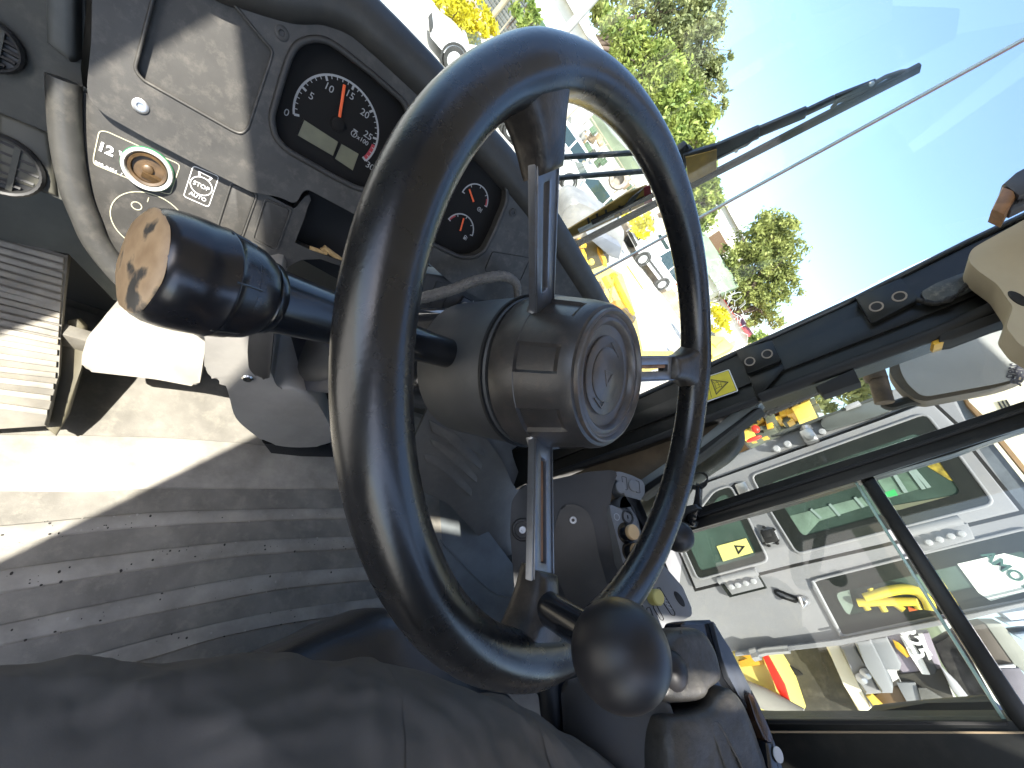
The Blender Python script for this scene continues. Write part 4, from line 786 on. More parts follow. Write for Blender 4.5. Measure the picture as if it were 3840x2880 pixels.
m = MB(); bl = [('p', 2560, 600), ('4', 240, 960), ('4', 520, 840), ('4', 820, 715)]; bp3 = [wpt(z, x, y, -.035) for z, x, y in bl]
for a, b, wd in zip(bp3, bp3[1:], (.030, .028, .022)): m.bar(a, b, wd, .008, up=fn_, bev=.001)
m.build('blade_bridge', WB, wp)
m = MB(); bp4 = [wpt('4', x, y, -.035) for x, y in ((820, 715), (1000, 630), (1260, 530))]
for a, b in zip(bp4, bp4[1:]): m.bar(a, b, .014, .007, up=fn_, bev=.001)
m.tube([wpt('4', x, y, -.033) for x, y in ((1240, 540), (1330, 490), (1420, 460), (1480, 450))], .004, seg=8); m.tube([wpt('4', x, y, -.033) for x, y in ((1260, 545), (1150, 600), (1020, 650), (985, 690))], .004, seg=8); m.tube([wpt('4', x, y, -.033) for x, y in ((520, 850), (440, 920), (370, 950), (230, 1020))], .0045, seg=8)
m.build('blade_claw', WB, wp)
for q in ((375, 962), (1240, 533)):
    m = MB(); m.lathe(wpt('4', *q, -.030), fn_, [(.004, -.002), (.004, .002), (0, .002)], seg=14); m.build('rivet', STEEL, wp)
for (a, b) in ((('d', 150, 300), ('d', 1120, 240)), (('d', 100, 560), ('d', 1220, 470))):
    A_ = wpt(*a, -.05); B_ = wpt(*b, -.05); d_ = (B_ - A_); A_ = A_ - d_ * .6; B_ = B_ + d_ * .45; m = MB(); m.bar(A_, B_, .0095, .009, up=fn_, bev=.002); m.build('wiper_arm', mat('arm_dark', (.06, .065, .06), .5, var=.3, vscale=20, dust=.3), wp)
m = MB(); 
for (x, y, s_) in ((1690, 200, .022), (1740, 260, .026), (1700, 310, .018)): m.box(wpt('d', x, y, -.045), (s_, .018, s_), bev=.003)
m.build('arm_pivot', PRBLK, wp)
AMBER_REFL = mat('amber_reflection', (.34, .20, .03), .35, var=.25, vscale=30, dust=.2, dustcol=(.15, .12, .05))  # amber reflection over the wiper, painted as flat coloured slabs
slab(FWs, 'd', [(1730, 300), (1990, 240), (2120, 200), (2115, 455), (1800, 620), (1760, 560)], -.029, -.026, AMBER_REFL, 'reflection_patch', wp, .001)
slab(FWs, 'd', [(200, 1240), (660, 960), (1000, 750), (1250, 650), (1320, 840), (1000, 990), (600, 1180), (290, 1310)], -.055, -.050, AMBER_REFL, 'reflection_band', wp, .001)
slab(FWs, 'd', [(1210, 680), (1290, 640), (1320, 850), (1215, 890)], -.049, -.047, mat('reflection_red', (.22, .01, .02), .4), 'reflection_red', wp, .001)
for k in range(5):
    t = k / 4; x = 500 + 110 * k + (60 if k > 2 else 0); y = 1190 - 55 * k; 
    slab(FWs, 'd', [(x, y - 130 + 20 * t), (x + 28, y - 142 + 20 * t), (x + 50, y - 20), (x + 26, y - 6)], -.049, -.0475, PRBLK, 'reflection_stripe', wp, 0)
m = MB(); m.bar(wpt('d', 560, 1110, -.046), wpt('d', 1340, 760, -.046), .012, .006, up=fn_); m.build('lower_blade', PRBLK, wp)
m = MB(); m.bar(wpt('d', 400, 1215, -.046), wpt('d', 830, 1010, -.046), .012, .005, up=fn_); m.build('lower_clip', mat('clip_white', (.6, .6, .55), .4), wp)
slab(FWs, 'd', [(960, 920), (1060, 800), (1200, 690), (1090, 850), (1030, 920)], -.046, -.042, WB, 'lower_bridge', wp, .001)
# lamp hanging at the top right
FL = Frame((.72, 0, 0), (0, -1, 0), (-1, 0, 0))
lamp = thing('work_lamp', 'dark angular lamp with an amber end near the top right of the windscreen', 'lamp', FL.hit((3760, 760)))
slab(FL, '4', [(2075, 1170), (2160, 1095), (2300, 1020), (2700, 860), (2700, 1060), (2350, 1190), (2180, 1250)], -.03, 0, mat('lamp_dark', (.035, .035, .045), .4, var=.2, vscale=30), 'lamp_body', lamp, .004)
slab(FL, '4', [(2006, 1335), (2078, 1186), (2150, 1212), (2160, 1250), (2090, 1372)], -.03, -.001, mat('amber', (.20, .10, .04), .4, var=.3, vscale=60), 'amber_end', lamp, .003)
slab(FL, '4', [(2160, 1225), (2240, 1200), (2240, 1290), (2130, 1345), (2110, 1335)], -.029, -.012, mat('lamp_grill', (.06, .065, .08), .35), 'lamp_vent', lamp, .002)
for k in range(4):
    x = 2150 + k * 22; slab(FL, '4', [(x, 1245 - k * 8), (x + 5, 1243 - k * 8), (x - 18, 1310 - k * 10), (x - 24, 1312 - k * 10)], -.011, -.009, SEAM, 'vent_slit', lamp, 0)

# ================================================================== RIGHT CONSOLE
co = thing('right_console', 'dark control console right of the wheel with a sloping button panel', 'console', (.62, .1, FZ))
PC = ray((2290, 1900)) * .74; FCo = Frame(PC, (0, -1, 0), (-.80, -.30, .52)); 
CB = mat('console_black', (.026, .026, .027), .5, bump=.35, bscale=700, var=.15, vscale=12, dust=.1, dustcol=(.08, .07, .06), spec=.45)
slab(FCo, 'p', [(1956, 1820), (2097, 1793), (2205, 1769), (2290, 1762), (2318, 1770), (2296, 1830), (2288, 1900), (2310, 1990), (2340, 2100), (2450, 2360), (2560, 2700), (2200, 2900), (1950, 2500), (1925, 2150), (1912, 1990), (1918, 1880)], -.16, 0, CB, 'console_body', co, .012, .008, smooth=50)
slab(FCo, 'i', [(1560, 1480), (1640, 1200), (1680, 1100), (1760, 1080), (1850, 1090), (1950, 1160), (2010, 1300), (2060, 1600), (2200, 2100), (2400, 2700), (1900, 2600), (1700, 2000), (1560, 1700)], .0, .005, mat('access_cover', (.055, .050, .044), .6, bump=.5, bscale=900, var=.15, vscale=12), 'access_cover', co, .004, .008, smooth=50)
for q in ((1272, 1345), (1795, 1245)):
    c = FCo.hit(px('i', *q), .004); m = MB(); m.lathe(c, FCo.n, [(.020, -.004), (.018, .0005), (.0145, .001), (.0135, -.002), (.0, -.002)], seg=36); o = m.build('screw_dish', CB, co); m = MB(); m.lathe(c, FCo.n, [(.0065, -.002), (.0065, .002), (.0058, .003), (.0030, .003), (.0026, .0), (0, .0)], seg=24); m.build('screw', STEEL, o)
FPn = Frame(PC + FCo.n * .004, (0, -1, 0), (-.42, -.16, .89))
KP = mat('keypad_grey', (.15, .155, .16), .5, bump=.3, bscale=700, var=.1, vscale=14, dust=.12, dustcol=(.12, .11, .1))
slab(FPn, 'g', [(545, 280), (600, 250), (660, 255), (830, 312), (950, 375), (985, 430), (990, 550), (930, 650), (900, 640), (700, 585), (650, 640), (640, 760), (830, 735), (870, 850), (935, 1060), (1080, 1280), (1330, 1640)] , -.03, 0, KP, 'button_panel', co, .003, .004)
slab(FPn, 'p', [(2287, 1890), (2320, 1905), (2375, 1935), (2402, 1990), (2440, 2050), (2493, 2124), (2560, 2200), (2598, 2290), (2592, 2310), (2489, 2364), (2440, 2330), (2337, 2112), (2305, 1985), (2290, 1930)], -.034, .0008, KP, 'keypad', co, .003, .004)
slab(FPn, 'g', [(700, 600), (900, 650), (905, 670), (830, 720), (740, 780), (645, 765), (650, 660)], -.06, -.012, mat('amber_recess', (.50, .27, .06), .4, var=.3, vscale=30), 'hand_recess', co, .003)
for (q, r, sy) in (((640, 470), 100, .45), ((822, 448), 100, .45)):
    c = FPn.uv(px('g', *q)); e = FPn.uv(px('g', q[0], q[1] - r)); rr = math.dist(c, e) * .8; m = MB(); m.prism(FPn, circ(c, rr, 32), 0, .004, .0015); m.build('round_button', KP, co, smooth=40)
for L in ([(665, 312), (732, 330), (748, 510), (690, 500)], [(850, 372), (908, 388), (925, 552), (868, 545)], [(540, 785), (622, 792), (668, 985), (598, 975)]):
    pp = rnd(FPn.pts('g', L), .002, 3); m = MB(); m.ring(FPn, pp, inset(pp, .0007), 0, .0007); m.build('button_outline', SEAM, co)
q = FPn.uv(px('g', 597, 880)); m = MB(); m.ring(FPn, circ(q, .0062, 20), circ(q, .0050, 20), .0, .0009)
for k in range(8):
    a = k * math.pi / 4; m.bar(FPn.P(q[0] + .006 * math.cos(a), q[1] + .006 * math.sin(a), .0006), FPn.P(q[0] + .0085 * math.cos(a), q[1] + .0085 * math.sin(a), .0006), .0014, .0004, up=FPn.n)
m.build('gear_symbol', GREYP, co)
c = FPn.hit(px('g', 745, 880)); m = MB(); m.lathe(c, FPn.n, [(.013, 0), (.013, .002), (.010, .003), (.009, .0005), (0, .0005)], seg=30); m.bar(c + FPn.n * .001 - FPn.u * .003, c + FPn.n * .001 + FPn.u * .003, .0015, .003, up=FPn.n); m.build('key_switch', CB, co)
for q in ((725, 1105), (790, 1360)):
    c = FPn.hit(px('g', *q)); m = MB(); m.lathe(c, FPn.n, [(.018, 0), (.018, .002), (.011, .0035), (.011, .010), (.0135, .012), (.0135, .013), (0, .013)], seg=32); o = m.build('knob_base', BLK, co); m = MB(); m.lathe(c, FPn.n, [(.0118, .013), (.0125, .014), (.0125, .020), (.0115, .0215), (0, .022)], seg=32); m.build('cream_knob', mat('cream', (.55, .38, .20), .5), o)
c = FPn.hit(px('l', 845, 95), .003); m = MB(); m.lathe(c, FPn.n, [(.012, 0), (.012, .014), (.010, .016), (0, .0165)], seg=28); m.build('yellow_knob', mat('pale_yellow_knob', (.55, .47, .15), .5), co)
for L in ([(880, 10), (905, 0), (1050, 240), (1045, 270), (1015, 262), (880, 60)], [(850, 150), (870, 148), (945, 290), (940, 312), (915, 305), (845, 190)], [(780, 200), (815, 180), (850, 270), (840, 285)]):
    pp = rnd(FPn.pts('l', L), .003, 3); m = MB(); m.ring(FPn, pp, inset(pp, .0008), .0008, .0018); m.build('key_outline', SEAM, co)
m = MB()
for (x, y, t) in ((905, 40, 'n'), (945, 105, 'P'), (965, 140, 'U'), (990, 175, 'U'), (1010, 205, 'L'), (845, 160, 'n'), (895, 260, 'n')):
    q = FPn.uv(px('l', x, y)); m.text(FPn, t, q[0], q[1], .009, R(-20), .0012)
m.build('key_symbols', GREYP, co)
q = FPn.uv(px('l', 1088, 112)); e = FPn.uv(px('l', 1040, 45)); a_ = math.atan2(e[1] - q[1], e[0] - q[0]); m = MB(); m.prism(FPn, circ(q, math.dist(q, e) * 1.0, 28, sy=.42, rot=a_), .0005, .0016, .0004); m.build('oval_slot', SEAM, co)
# side of console below the pads
FCs = Frame(ray((2300, 2700)) * .56, (0, -1, 0), (-.90, .0, .43))
slab(FCs, 'p', [(2100, 2560), (2350, 2480), (2500, 2600), (2600, 2900), (2700, 3400), (2100, 3400), (2130, 3000)], -.2, 0, CB, 'console_flank', co, .006, .01, smooth=50)
slab(FCs, 'p', [(2010, 2560), (2100, 2560), (2130, 3000), (2140, 3400), (2060, 3400), (2040, 2800)], -.24, -.05, mat('flank_blue', (.02, .024, .03), .4), 'inner_flank', co, .004, smooth=50)
# arm rest: gloss rail and two worn pads
ar = thing('arm_rest', 'worn black leather arm rest in two pads on a glossy black rail', 'arm rest', (.58, -.1, -.4))
FAr = Frame(ray((2660, 2560)) * .60, (0, -1, 0), (-.42, -.05, .90))
slab(FAr, 'l', [(1120, 325), (1200, 308), (1385, 303), (1420, 340), (1450, 400), (1570, 600), (1700, 850), (1800, 1040), (1900, 1260), (1990, 1500), (2100, 1900), (2100, 2600), (1500, 2600), (1300, 1200), (1050, 500)], -.05, -.020, BLK, 'arm_rail', ar, .004, .004)
slab(FAr, 'l', [(1395, 330), (1430, 350), (1560, 570), (1760, 950), (1740, 1160), (1640, 980), (1540, 840), (1480, 640)], -.019, -.0125, mat('rail_blue', (.05, .055, .065), .3, spec=.6), 'rail_facet', ar, .002)
slab(FAr, 'l', [(1720, 990), (1745, 960), (1800, 1050), (1900, 1260), (1960, 1420), (1880, 1420), (1790, 1220)], -.019, -.006, mat('rail_brown', (.035, .018, .010), .25, spec=.6), 'rail_catch', ar, .004, .004)
slab(FAr, 'l', [(1880, 1420), (1952, 1430), (2050, 1800), (1920, 1800)], -.019, -.004, BLK, 'rail_end', ar, .003)
c = FAr.hit(px('j', 420, 1125), -.003); m = MB(); m.lathe(c, FAr.n, [(.007, 0), (.007, .001), (0, .001)], seg=24); m.build('rail_disc', mat('disc_grey', (.4, .41, .42), .5), ar)
pf = lambda x, y: .0035 * mnoise.noise(V(x * 22, y * 22, 1)) + .0015 * mnoise.noise(V(x * 70, y * 70, 4))
def fine(pts, n=3):
    out = []
    for i in range(len(pts)):
        a = pts[i]; b = pts[(i + 1) % len(pts)]
        for k in range(n): out.append((a[0] + (b[0] - a[0]) * k / n, a[1] + (b[1] - a[1]) * k / n))
    return out
PR = ((0, 0), (.0, .3), (.02, .55), (.05, .75), (.10, .87), (.18, .95), (.3, .99), (.45, 1), (.6, 1), (.75, 1), (.9, 1), (1, 1))
dome(FAr, curve2(FAr.pts('l', [(960, 410), (1100, 372), (1240, 366), (1315, 415), (1395, 540), (1450, 700), (1470, 830), (1440, 890), (1350, 960), (1290, 1050), (1100, 1080), (880, 1060), (820, 900), (850, 600)]), 5), -.035, .045, 'front_pad', WORNL, ar, prof=PR, puff=pf)
m = MB(); rp_ = [FAr.P(*FAr.uv(px('l', x, y)), .0078) for x, y in ((1055, 400), (1090, 480), (1140, 560), (1175, 680), (1200, 800), (1235, 900))]; m.tube(spline(rp_, 5), .0012, seg=8); m.build('pad_seam', WORNL, ar, smooth=60)
dome(FAr, curve2(FAr.pts('l', [(1290, 1070), (1380, 960), (1480, 905), (1560, 920), (1640, 1020), (1720, 1190), (1800, 1420), (1880, 1659), (1960, 2100), (1500, 2300), (1050, 2300), (950, 1900), (900, 1500), (895, 1250), (930, 1160), (1120, 1130)]), 5), -.035, .048, 'rear_pad', WORNL, ar, prof=PR, puff=pf)
m = MB(); rp_ = [FAr.P(*FAr.uv(px('l', x, y)), .0125) for x, y in ((1290, 1240), (1330, 1225), (1380, 1260), (1440, 1370), (1490, 1470), (1540, 1560), (1600, 1700))]; m.tube(spline(rp_, 5), .0020, seg=8)
rp_ = [FAr.P(*FAr.uv(px('l', x, y)), .0125) for x, y in ((1290, 1240), (1310, 1320), (1360, 1440), (1400, 1560), (1440, 1700))]; m.tube(spline(rp_, 5), .0016, seg=8); m.build('leather_crease', WORNL, ar, smooth=60)
m = MB(); m.sphere(FAr.hit(px('l', 1020, 760), .005), .020, (1, 1, .8), 24); m.build('joystick_ball', KNB, ar)
jb = thing('control_lever', 'small round black lever knob just right of the steering rim', 'lever', FPn.hit((2545, 2010), .03))
m = MB(); c = FX.hit(px('z' if 0 else 'g', 1450, 1150), .20); m.sphere(c, .024, (1, 1, 1), 32); m.build('lever_ball', KNB, jb, smooth=80); m = MB(); m.tube([c, c + V(.02, 0, -.16)], .006, seg=12); m.build('lever_rod', BLK, jb)
lt = thing('door_latch', 'black door latch with a coiled strap on the door post behind the rim', 'latch', FX.hit((2620, 1880)))
slab(FX, 'g', [(1690, 400), (1750, 420), (1730, 760), (1690, 930), (1600, 960), (1540, 900), (1620, 760), (1680, 700)], .0, .02, BLK, 'latch_lever', lt, .003)
slab(FX, 'g', [(1400, 760), (1680, 700), (1720, 760), (1540, 835), (1500, 950), (1600, 990), (1680, 940), (1650, 1010), (1500, 1010), (1420, 930)], .002, .035, PRBLK, 'latch_body', lt, .004)
m = MB()
for k in range(4): 
    c = FX.uv(px('g', 1740 + 8 * k, 395 - 6 * k)); m.tube([FX.P(c[0] + .017 * math.cos(a * .3) * (1 - .1 * k), c[1] + .020 * math.sin(a * .3), .012 + .003 * k) for a in range(22)], .0012, seg=6)
m.build('strap_coil', SEAM, lt); 
for q in ((1660, 890), (1650, 960)):
    m = MB(); m.lathe(FX.hit(px('g', *q), .035), FX.n, [(.006, 0), (.006, .003), (0, .004)], seg=16); m.build('latch_screw', BLK, lt)

# ================================================================== SEAT AND DRIVER
FSt = Frame((.3, -.1, -.47), (1, 0, 0), (0, .0, 1))
seat = thing('driver_seat', 'black leather driver seat cushion half hidden by the driver leg', 'seat', (.28, -.2, FZ))
so_ = FSt.pts('p', [(760, 2560), (930, 2470), (1100, 2395), (1300, 2310), (1450, 2250), (1640, 2330), (1850, 2500), (2000, 2650), (2150, 2900), (2100, 3300), (1600, 3700), (900, 3500), (600, 2900)])
dome(FSt, curve2(so_, 8), -.09, .10, 'seat_cushion', LEATHER, seat, prof=PR, puff=lambda x, y: .006 * mnoise.noise(V(x * 9, y * 9, 2)) + .010 * math.sin(x * 26 + y * 14))
m = MB(); m.box((.28, -.38, -.68), (.42, .40, .30), bev=.03); m.build('seat_base', CB, seat)
m = MB(); m.box((.30, -.60, -.12), (.46, .10, .70), bev=.045); m.build('seat_back', LEATHER, seat)
pe = thing('person', 'driver in dark brown work trousers, thigh across the bottom of the view', 'person', (.5, -.3, -.45))
SIL = [(-420, 2560), (-200, 2535), (0, 2508), (150, 2500), (300, 2482), (450, 2480), (600, 2487), (800, 2462), (950, 2470), (1150, 2486), (1340, 2470), (1400, 2480), (1525, 2517), (1644, 2560), (1780, 2604), (1834, 2600), (1904, 2642), (1970, 2701), (2051, 2729), (2160, 2794), (2268, 2880), (2400, 2990)]
ST_ = []
for q in SIL:
    r = ray(q); ST_.append(r * (-.34 / r.z))
FOLDS = [([(330, 2690), (480, 2620), (610, 2571), (850, 2490), (950, 2465)], .0050, 24), ([(560, 2650), (800, 2560), (1050, 2500), (1200, 2475)], .0042, 20), ([(1130, 2630), (1200, 2580), (1280, 2530), (1370, 2465)], .0060, 20), ([(100, 2540), (250, 2500), (400, 2478)], .0040, 18),
         ([(1380, 2470), (1400, 2560), (1390, 2700), (1400, 2880)], .0035, 26), ([(1000, 2610), (1150, 2590), (1330, 2610), (1500, 2600)], .0030, 18), ([(1790, 2640), (1834, 2608), (1880, 2625), (1930, 2700), (1975, 2800), (1990, 2900)], .0055, 17), ([(1820, 2640), (1870, 2710), (1920, 2800), (1935, 2900)], .0050, 16), ([(1980, 2700), (2080, 2790), (2190, 2890)], .0050, 18),
         ([(600, 2760), (900, 2680), (1200, 2600)], .0030, 26), ([(100, 2720), (400, 2660), (620, 2600)], .0030, 24), ([(1500, 2600), (1620, 2700), (1700, 2880)], .0040, 24), ([(700, 2880), (950, 2780), (1250, 2720)], .0028, 28), ([(1560, 2560), (1680, 2620), (1800, 2720), (1860, 2880)], .0035, 18)]
ctr = spline(ST_, 20); n_ = len(ctr); seg = 176; vs = []; fs = []
for i, s_ in enumerate(ctr):
    t = i / (n_ - 1); rr = .078 + .022 * t; d = (ctr[min(i + 3, n_ - 1)] - ctr[max(i - 3, 0)]); d.z = 0; d.normalize(); o = V(-d.y, d.x, 0); o = o if o.y < 0 else -o
    c = s_ + o * rr + V(0, 0, -.0)
    for k in range(seg):
        a = 2 * math.pi * k / seg; y = -math.cos(a); z = math.sin(a)
        p = c + o * (-y * -1 * rr) * -1 if False else c - o * (math.cos(a) * rr) + V(0, 0, math.sin(a) * rr * .92)
        q = p; w = 0
        # folds in the cloth: diagonal soft ridges plus a fine crumple
        s1 = q.x * 26 - math.sin(a) * 3.2 + 1.4 * mnoise.noise(q * 6); w += .0020 * (1 - abs(math.sin(s1))) ** 2.0
        s2 = q.x * 13 + math.cos(a) * 3.5 + 2 * mnoise.noise(q * 4 + V(5, 0, 0)); w += .0025 * (1 - abs(math.sin(s2))) ** 2.6
        w += .0045 * mnoise.noise(q * 11) + .0022 * mnoise.noise(V(q.x * 30 + 9, q.y * 12, math.sin(a) * 4)) + .0010 * mnoise.noise(q * 60)
        if math.cos(a) < .6 and False: pass
        z_ = p.dot(BZ)
        if z_ > .05 and math.sin(a) > -.35:
            u_ = 1920 + FPX * p.dot(BX) / z_; v_ = 1440 + FPX * p.dot(BY) / z_
            for (L_, hh, sg_) in FOLDS:
                best = 1e9
                for i_ in range(len(L_) - 1):
                    ax_, ay_ = L_[i_]; bx_, by_ = L_[i_ + 1]; dx_ = bx_ - ax_; dy_ = by_ - ay_; tt_ = max(0, min(1, ((u_ - ax_) * dx_ + (v_ - ay_) * dy_) / (dx_ * dx_ + dy_ * dy_))); dd_ = math.hypot(u_ - ax_ - dx_ * tt_, v_ - ay_ - dy_ * tt_); best = min(best, dd_)
                q0_ = math.hypot(u_ - L_[0][0], v_ - L_[0][1]); q1_ = math.hypot(u_ - L_[-1][0], v_ - L_[-1][1]); tp_ = min(1, q0_ / 160 + .05) * min(1, q1_ / 120 + .15); best += 10 * mnoise.noise(V(u_ * .012, v_ * .012, 3)) ; sg_ = sg_ * 1.35
                if best < sg_ * 4: w += .42 * hh * tp_ * (math.exp(-(best / sg_) ** 2) - .45 * math.exp(-((best - sg_ * 1.9) / sg_) ** 2))
        e = (p - c).normalized(); vs.append(p + e * w)
for i in range(n_ - 1):
    for k in range(seg): fs.append((i * seg + k, i * seg + (k + 1) % seg, (i + 1) * seg + (k + 1) % seg, (i + 1) * seg + k))
# knee, shin on one end and hip on the other, one continuous surface
def cap_secs(st, pts_r):
    global vs, fs
    prev = st
    for (c, ax, rr) in pts_r:
        ax = V(*ax).normalized(); o = V(0, 1, 0); o = (o - ax * o.dot(ax)).normalized(); z = ax.cross(o)
        base_i = len(vs)
        for k in range(seg):
            a = 2 * math.pi * k / seg; vs.append(V(*c) + o * math.cos(a) * rr + z * math.sin(a) * rr)
        for k in range(seg): fs.append((prev + k, prev + (k + 1) % seg, base_i + (k + 1) % seg, base_i + k))
        prev = base_i
    fs.append(tuple(prev + k for k in range(seg)))
k0 = ctr[0]; cap_secs(0, [((k0.x - .05, k0.y - .07, -.36), (1, 0, .3), .072), ((k0.x - .08, k0.y - .07, -.42), (.5, 0, 1), .066), ((k0.x - .085, k0.y - .07, -.55), (0, 0, 1), .060), ((k0.x - .085, k0.y - .08, -.80), (0, 0, 1), .045)])
k1 = ctr[-1]; cap_secs((n_ - 1) * seg, [((k1.x + .03, k1.y - .13, -.34), (1, -.5, 0), .12), ((k1.x + .02, k1.y - .24, -.28), (.3, -1, .5), .15), ((k1.x - .04, k1.y - .31, -.15), (0, -.3, 1), .15), ((k1.x - .06, k1.y - .34, .05), (0, -.1, 1), .14)])
mm = MB().add(vs, fs); mm.build('trousers', CLOTH, pe, smooth=80)
# pocket flap and seam on the thigh
def on_thigh(q, dz=0):
    return ray(q)
m = MB()

# ================================================================== OUTSIDE: ground, loader front, cars, fence, trees, buildings
GZ = -2.5
m = MB(); m.add([(-900, -900, GZ), (900, -900, GZ), (900, 900, GZ), (-900, 900, GZ)], [(0, 1, 2, 3)]); m.build('ground', CONC, None, kind='structure', smooth=0)
def gp(x, y, z=GZ):   # where a sight line meets the ground
    r = ray((x, y)); return r * (z / r.z)
def far(x, y, d):     # point on the sight line at horizontal distance d
    r = ray((x, y)); return r * (d / math.hypot(r.x, r.y))

# ---- own machine in front of the cab
lo = thing('wheel_loader', 'yellow front frame and lift arm of the loader seen through the windscreen', 'loader', (1.4, 2.2, GZ))
FH = Frame((0, 0, -.95), (1, 0, 0), (0, 0, 1))
slab(FH, 'e', [(250, 60), (420, 190), (620, 80), (680, 120), (820, 190), (900, 420), (960, 640), (1010, 900), (1290, 900), (1330, 980), (900, 1100), (300, 700)], -.25, 0, YELP, 'fender', lo, .01, .02)
slab(FH, 'e', [(550, 310), (700, 440), (740, 480), (600, 480), (530, 400)], .001, .006, mat('grip_grey', (.30, .30, .28), .8, bump=1, bscale=60), 'grip_pad', lo, .001)
FH2 = Frame((0, 0, -.80), (1, 0, 0), (0, 0, 1))
m = MB(); A_ = FH2.hit(px('e', 735, 210)); B_ = FH2.hit(px('e', 905, 560)); m.tube([A_, B_], .045, seg=20); m.tube([A_ + (A_ - B_) * .02, A_ + (B_ - A_) * .03], .055, seg=20); m.build('lift_cylinder', mat('cylinder_yellow', (.70, .38, .02), .3), lo, smooth=40)
m = MB(); A_ = FH2.hit(px('e', 860, 110)); B_ = FH2.hit(px('e', 1010, 330)); m.tube([A_, B_], .012, seg=10); m.tube([FH2.hit(px('e', 740, 200)), FH2.hit(px('e', 700, 470))], .012, seg=8); m.build('grab_rail', YEL, lo, smooth=40)
slab(FH2, 'e', [(665, 205), (700, 195), (745, 300), (715, 300)], -.06, 0, YEL, 'hose_bracket', lo, .004)
slab(FH2, 'e', [(755, 430), (800, 430), (850, 500), (820, 510), (770, 480)], -.06, 0, mat('bracket_orange', (.55, .22, .02), .4), 'lower_bracket', lo, .004)
slab(FH2, 'e', [(830, 505), (880, 500), (950, 590), (935, 635), (900, 570)], -.06, 0, mat('lamp_brown', (.12, .09, .05), .5), 'mirror_foot', lo, .004)
FK = Frame((0, 2.6, 0), (1, 0, 0), (0, -1, 0))
bk = thing('loader_bucket', 'grey worn steel bucket and quick coupler in front of the loader', 'bucket', (2.2, 2.8, -2.2))
slab(FK, 'd', [(190, 1040), (240, 930), (350, 855), (450, 880), (620, 960), (980, 1210), (910, 1560), (700, 1440), (520, 1290), (200, 1330)], -.25, 0, RUST, 'bucket_back', bk, .02, .05)
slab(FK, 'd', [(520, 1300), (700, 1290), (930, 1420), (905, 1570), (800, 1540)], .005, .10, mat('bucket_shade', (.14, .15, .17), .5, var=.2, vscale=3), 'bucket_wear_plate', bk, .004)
slab(FK, 'e', [(240, -250), (520, -160), (700, 0), (700, 90), (620, 120), (440, 190), (300, 130), (270, 40)], -.2, -.05, mat('coupler_dark', (.10, .09, .05), .5, var=.4, vscale=4), 'coupler', bk, .01)
slab(FK, 'd', [(220, 1570), (500, 1520), (520, 1700), (300, 1720)], -.05, .12, YEL, 'coupler_plate', bk, .01)
slab(FK, 'd', [(700, 1570), (745, 1570), (755, 1660), (705, 1660)], -.05, .12, YEL, 'coupler_tab', bk, .005)
slab(FK, 'd', [(430, 1400), (500, 1395), (495, 1430), (415, 1432)], -.05, .10, YEL, 'coupler_tab', bk, .005)
for q in ((225, 1612), (560, 1605), (400, 1640), (490, 1620)):
    m = MB(); m.lathe(FK.hit(px('d', *q), .12), FK.n, [(.022, -.02), (.022, .01), (0, .012)], seg=14); m.build('coupler_bolt', YELP, bk)

# ---- grey armoured machine standing close on the right
MX = 2.05
FM = Frame((MX, 0, 0), (0, -1, 0), (-1, 0, 0))
gm = thing('grey_machine', 'grey steel protected machine cab with gasketed windows, hinges and latches, parked alongside on the right', 'machine', (MX + .5, .2, GZ))
slab(FM, 'p', [(2400, 2050), (2550, 1880), (2615, 1790), (2720, 1715), (2870, 1660), (3030, 1592), (3300, 1482), (3505, 1395), (3560, 1430), (3650, 1690), (3860, 2000), (4000, 2100), (4000, 2210), (3860, 2245), (3642, 2300), (3150, 2400), (2756, 2440), (2600, 2460), (2400, 2440)], -.9, 0, MGREY, 'body_shell', gm, .015)
DR = [(2600, 1830), (2660, 1808), (3300, 1577), (3485, 1502), (3580, 1590), (3642, 1690), (3824, 1914), (3300, 2040), (2980, 2113), (2608, 2206), (2545, 2060), (2530, 1950)]
pp = FM.pts('p', DR, .012); m = MB(); m.ring(FM, inset(pp, -.012), pp, -.001, .0012); m.build('door_gap', SEAM, gm)
slab(FM, 'p', DR, .0, .022, MGREY, 'door_leaf', gm, .006)
def mwin(z, L, w, name, gk=.07, inner=None):
    pp = FM.pts(z, L, w); m = MB(); r_ = rnd(pp, .02, 3); m.ring(FM, inset(r_, -.009), r_, w - .004, w + .009, bev=.003); o = m.build(name, MGREY, gm, smooth=50)
    m = MB(); i_ = rnd(inset(pp, gk), .02, 3); m.ring(FM, r_, i_, w + .001, w + .006); m.build('gasket', DKGL, o)
    m = MB(); m.prism(FM, i_, w + .0005, w + .003, 0); m.build('pane', MG, o, smooth=0)
    return o
MG = mat('tinted_pane', (.045, .072, .058), .07, spec=.6, var=.5, vscale=2.2)
Wa = [(2823, 1786), (3469, 1556), (3575, 1690), (3719, 1886), (3394, 1970), (2991, 2073), (2889, 1909)]
mwin('p', Wa, .022, 'door_window', .05)
mwin('p', [(2557, 2029), (2600, 1950), (2681, 1845), (2738, 1825), (2810, 1960), (2877, 2100), (2620, 2170)], .022, 'small_window', .025)
mwin('p', [(3047, 2183), (3400, 2096), (3860, 1985), (3990, 2120), (3860, 2240), (3605, 2287), (3155, 2382)], .0, 'lower_window', .05)
m = MB(); m.tube([FM.hit(px('p', x, y), .006) for x, y in ((3047, 2178), (3155, 2384))], .006, seg=8); m.build('window_bead', MEDGE, gm)
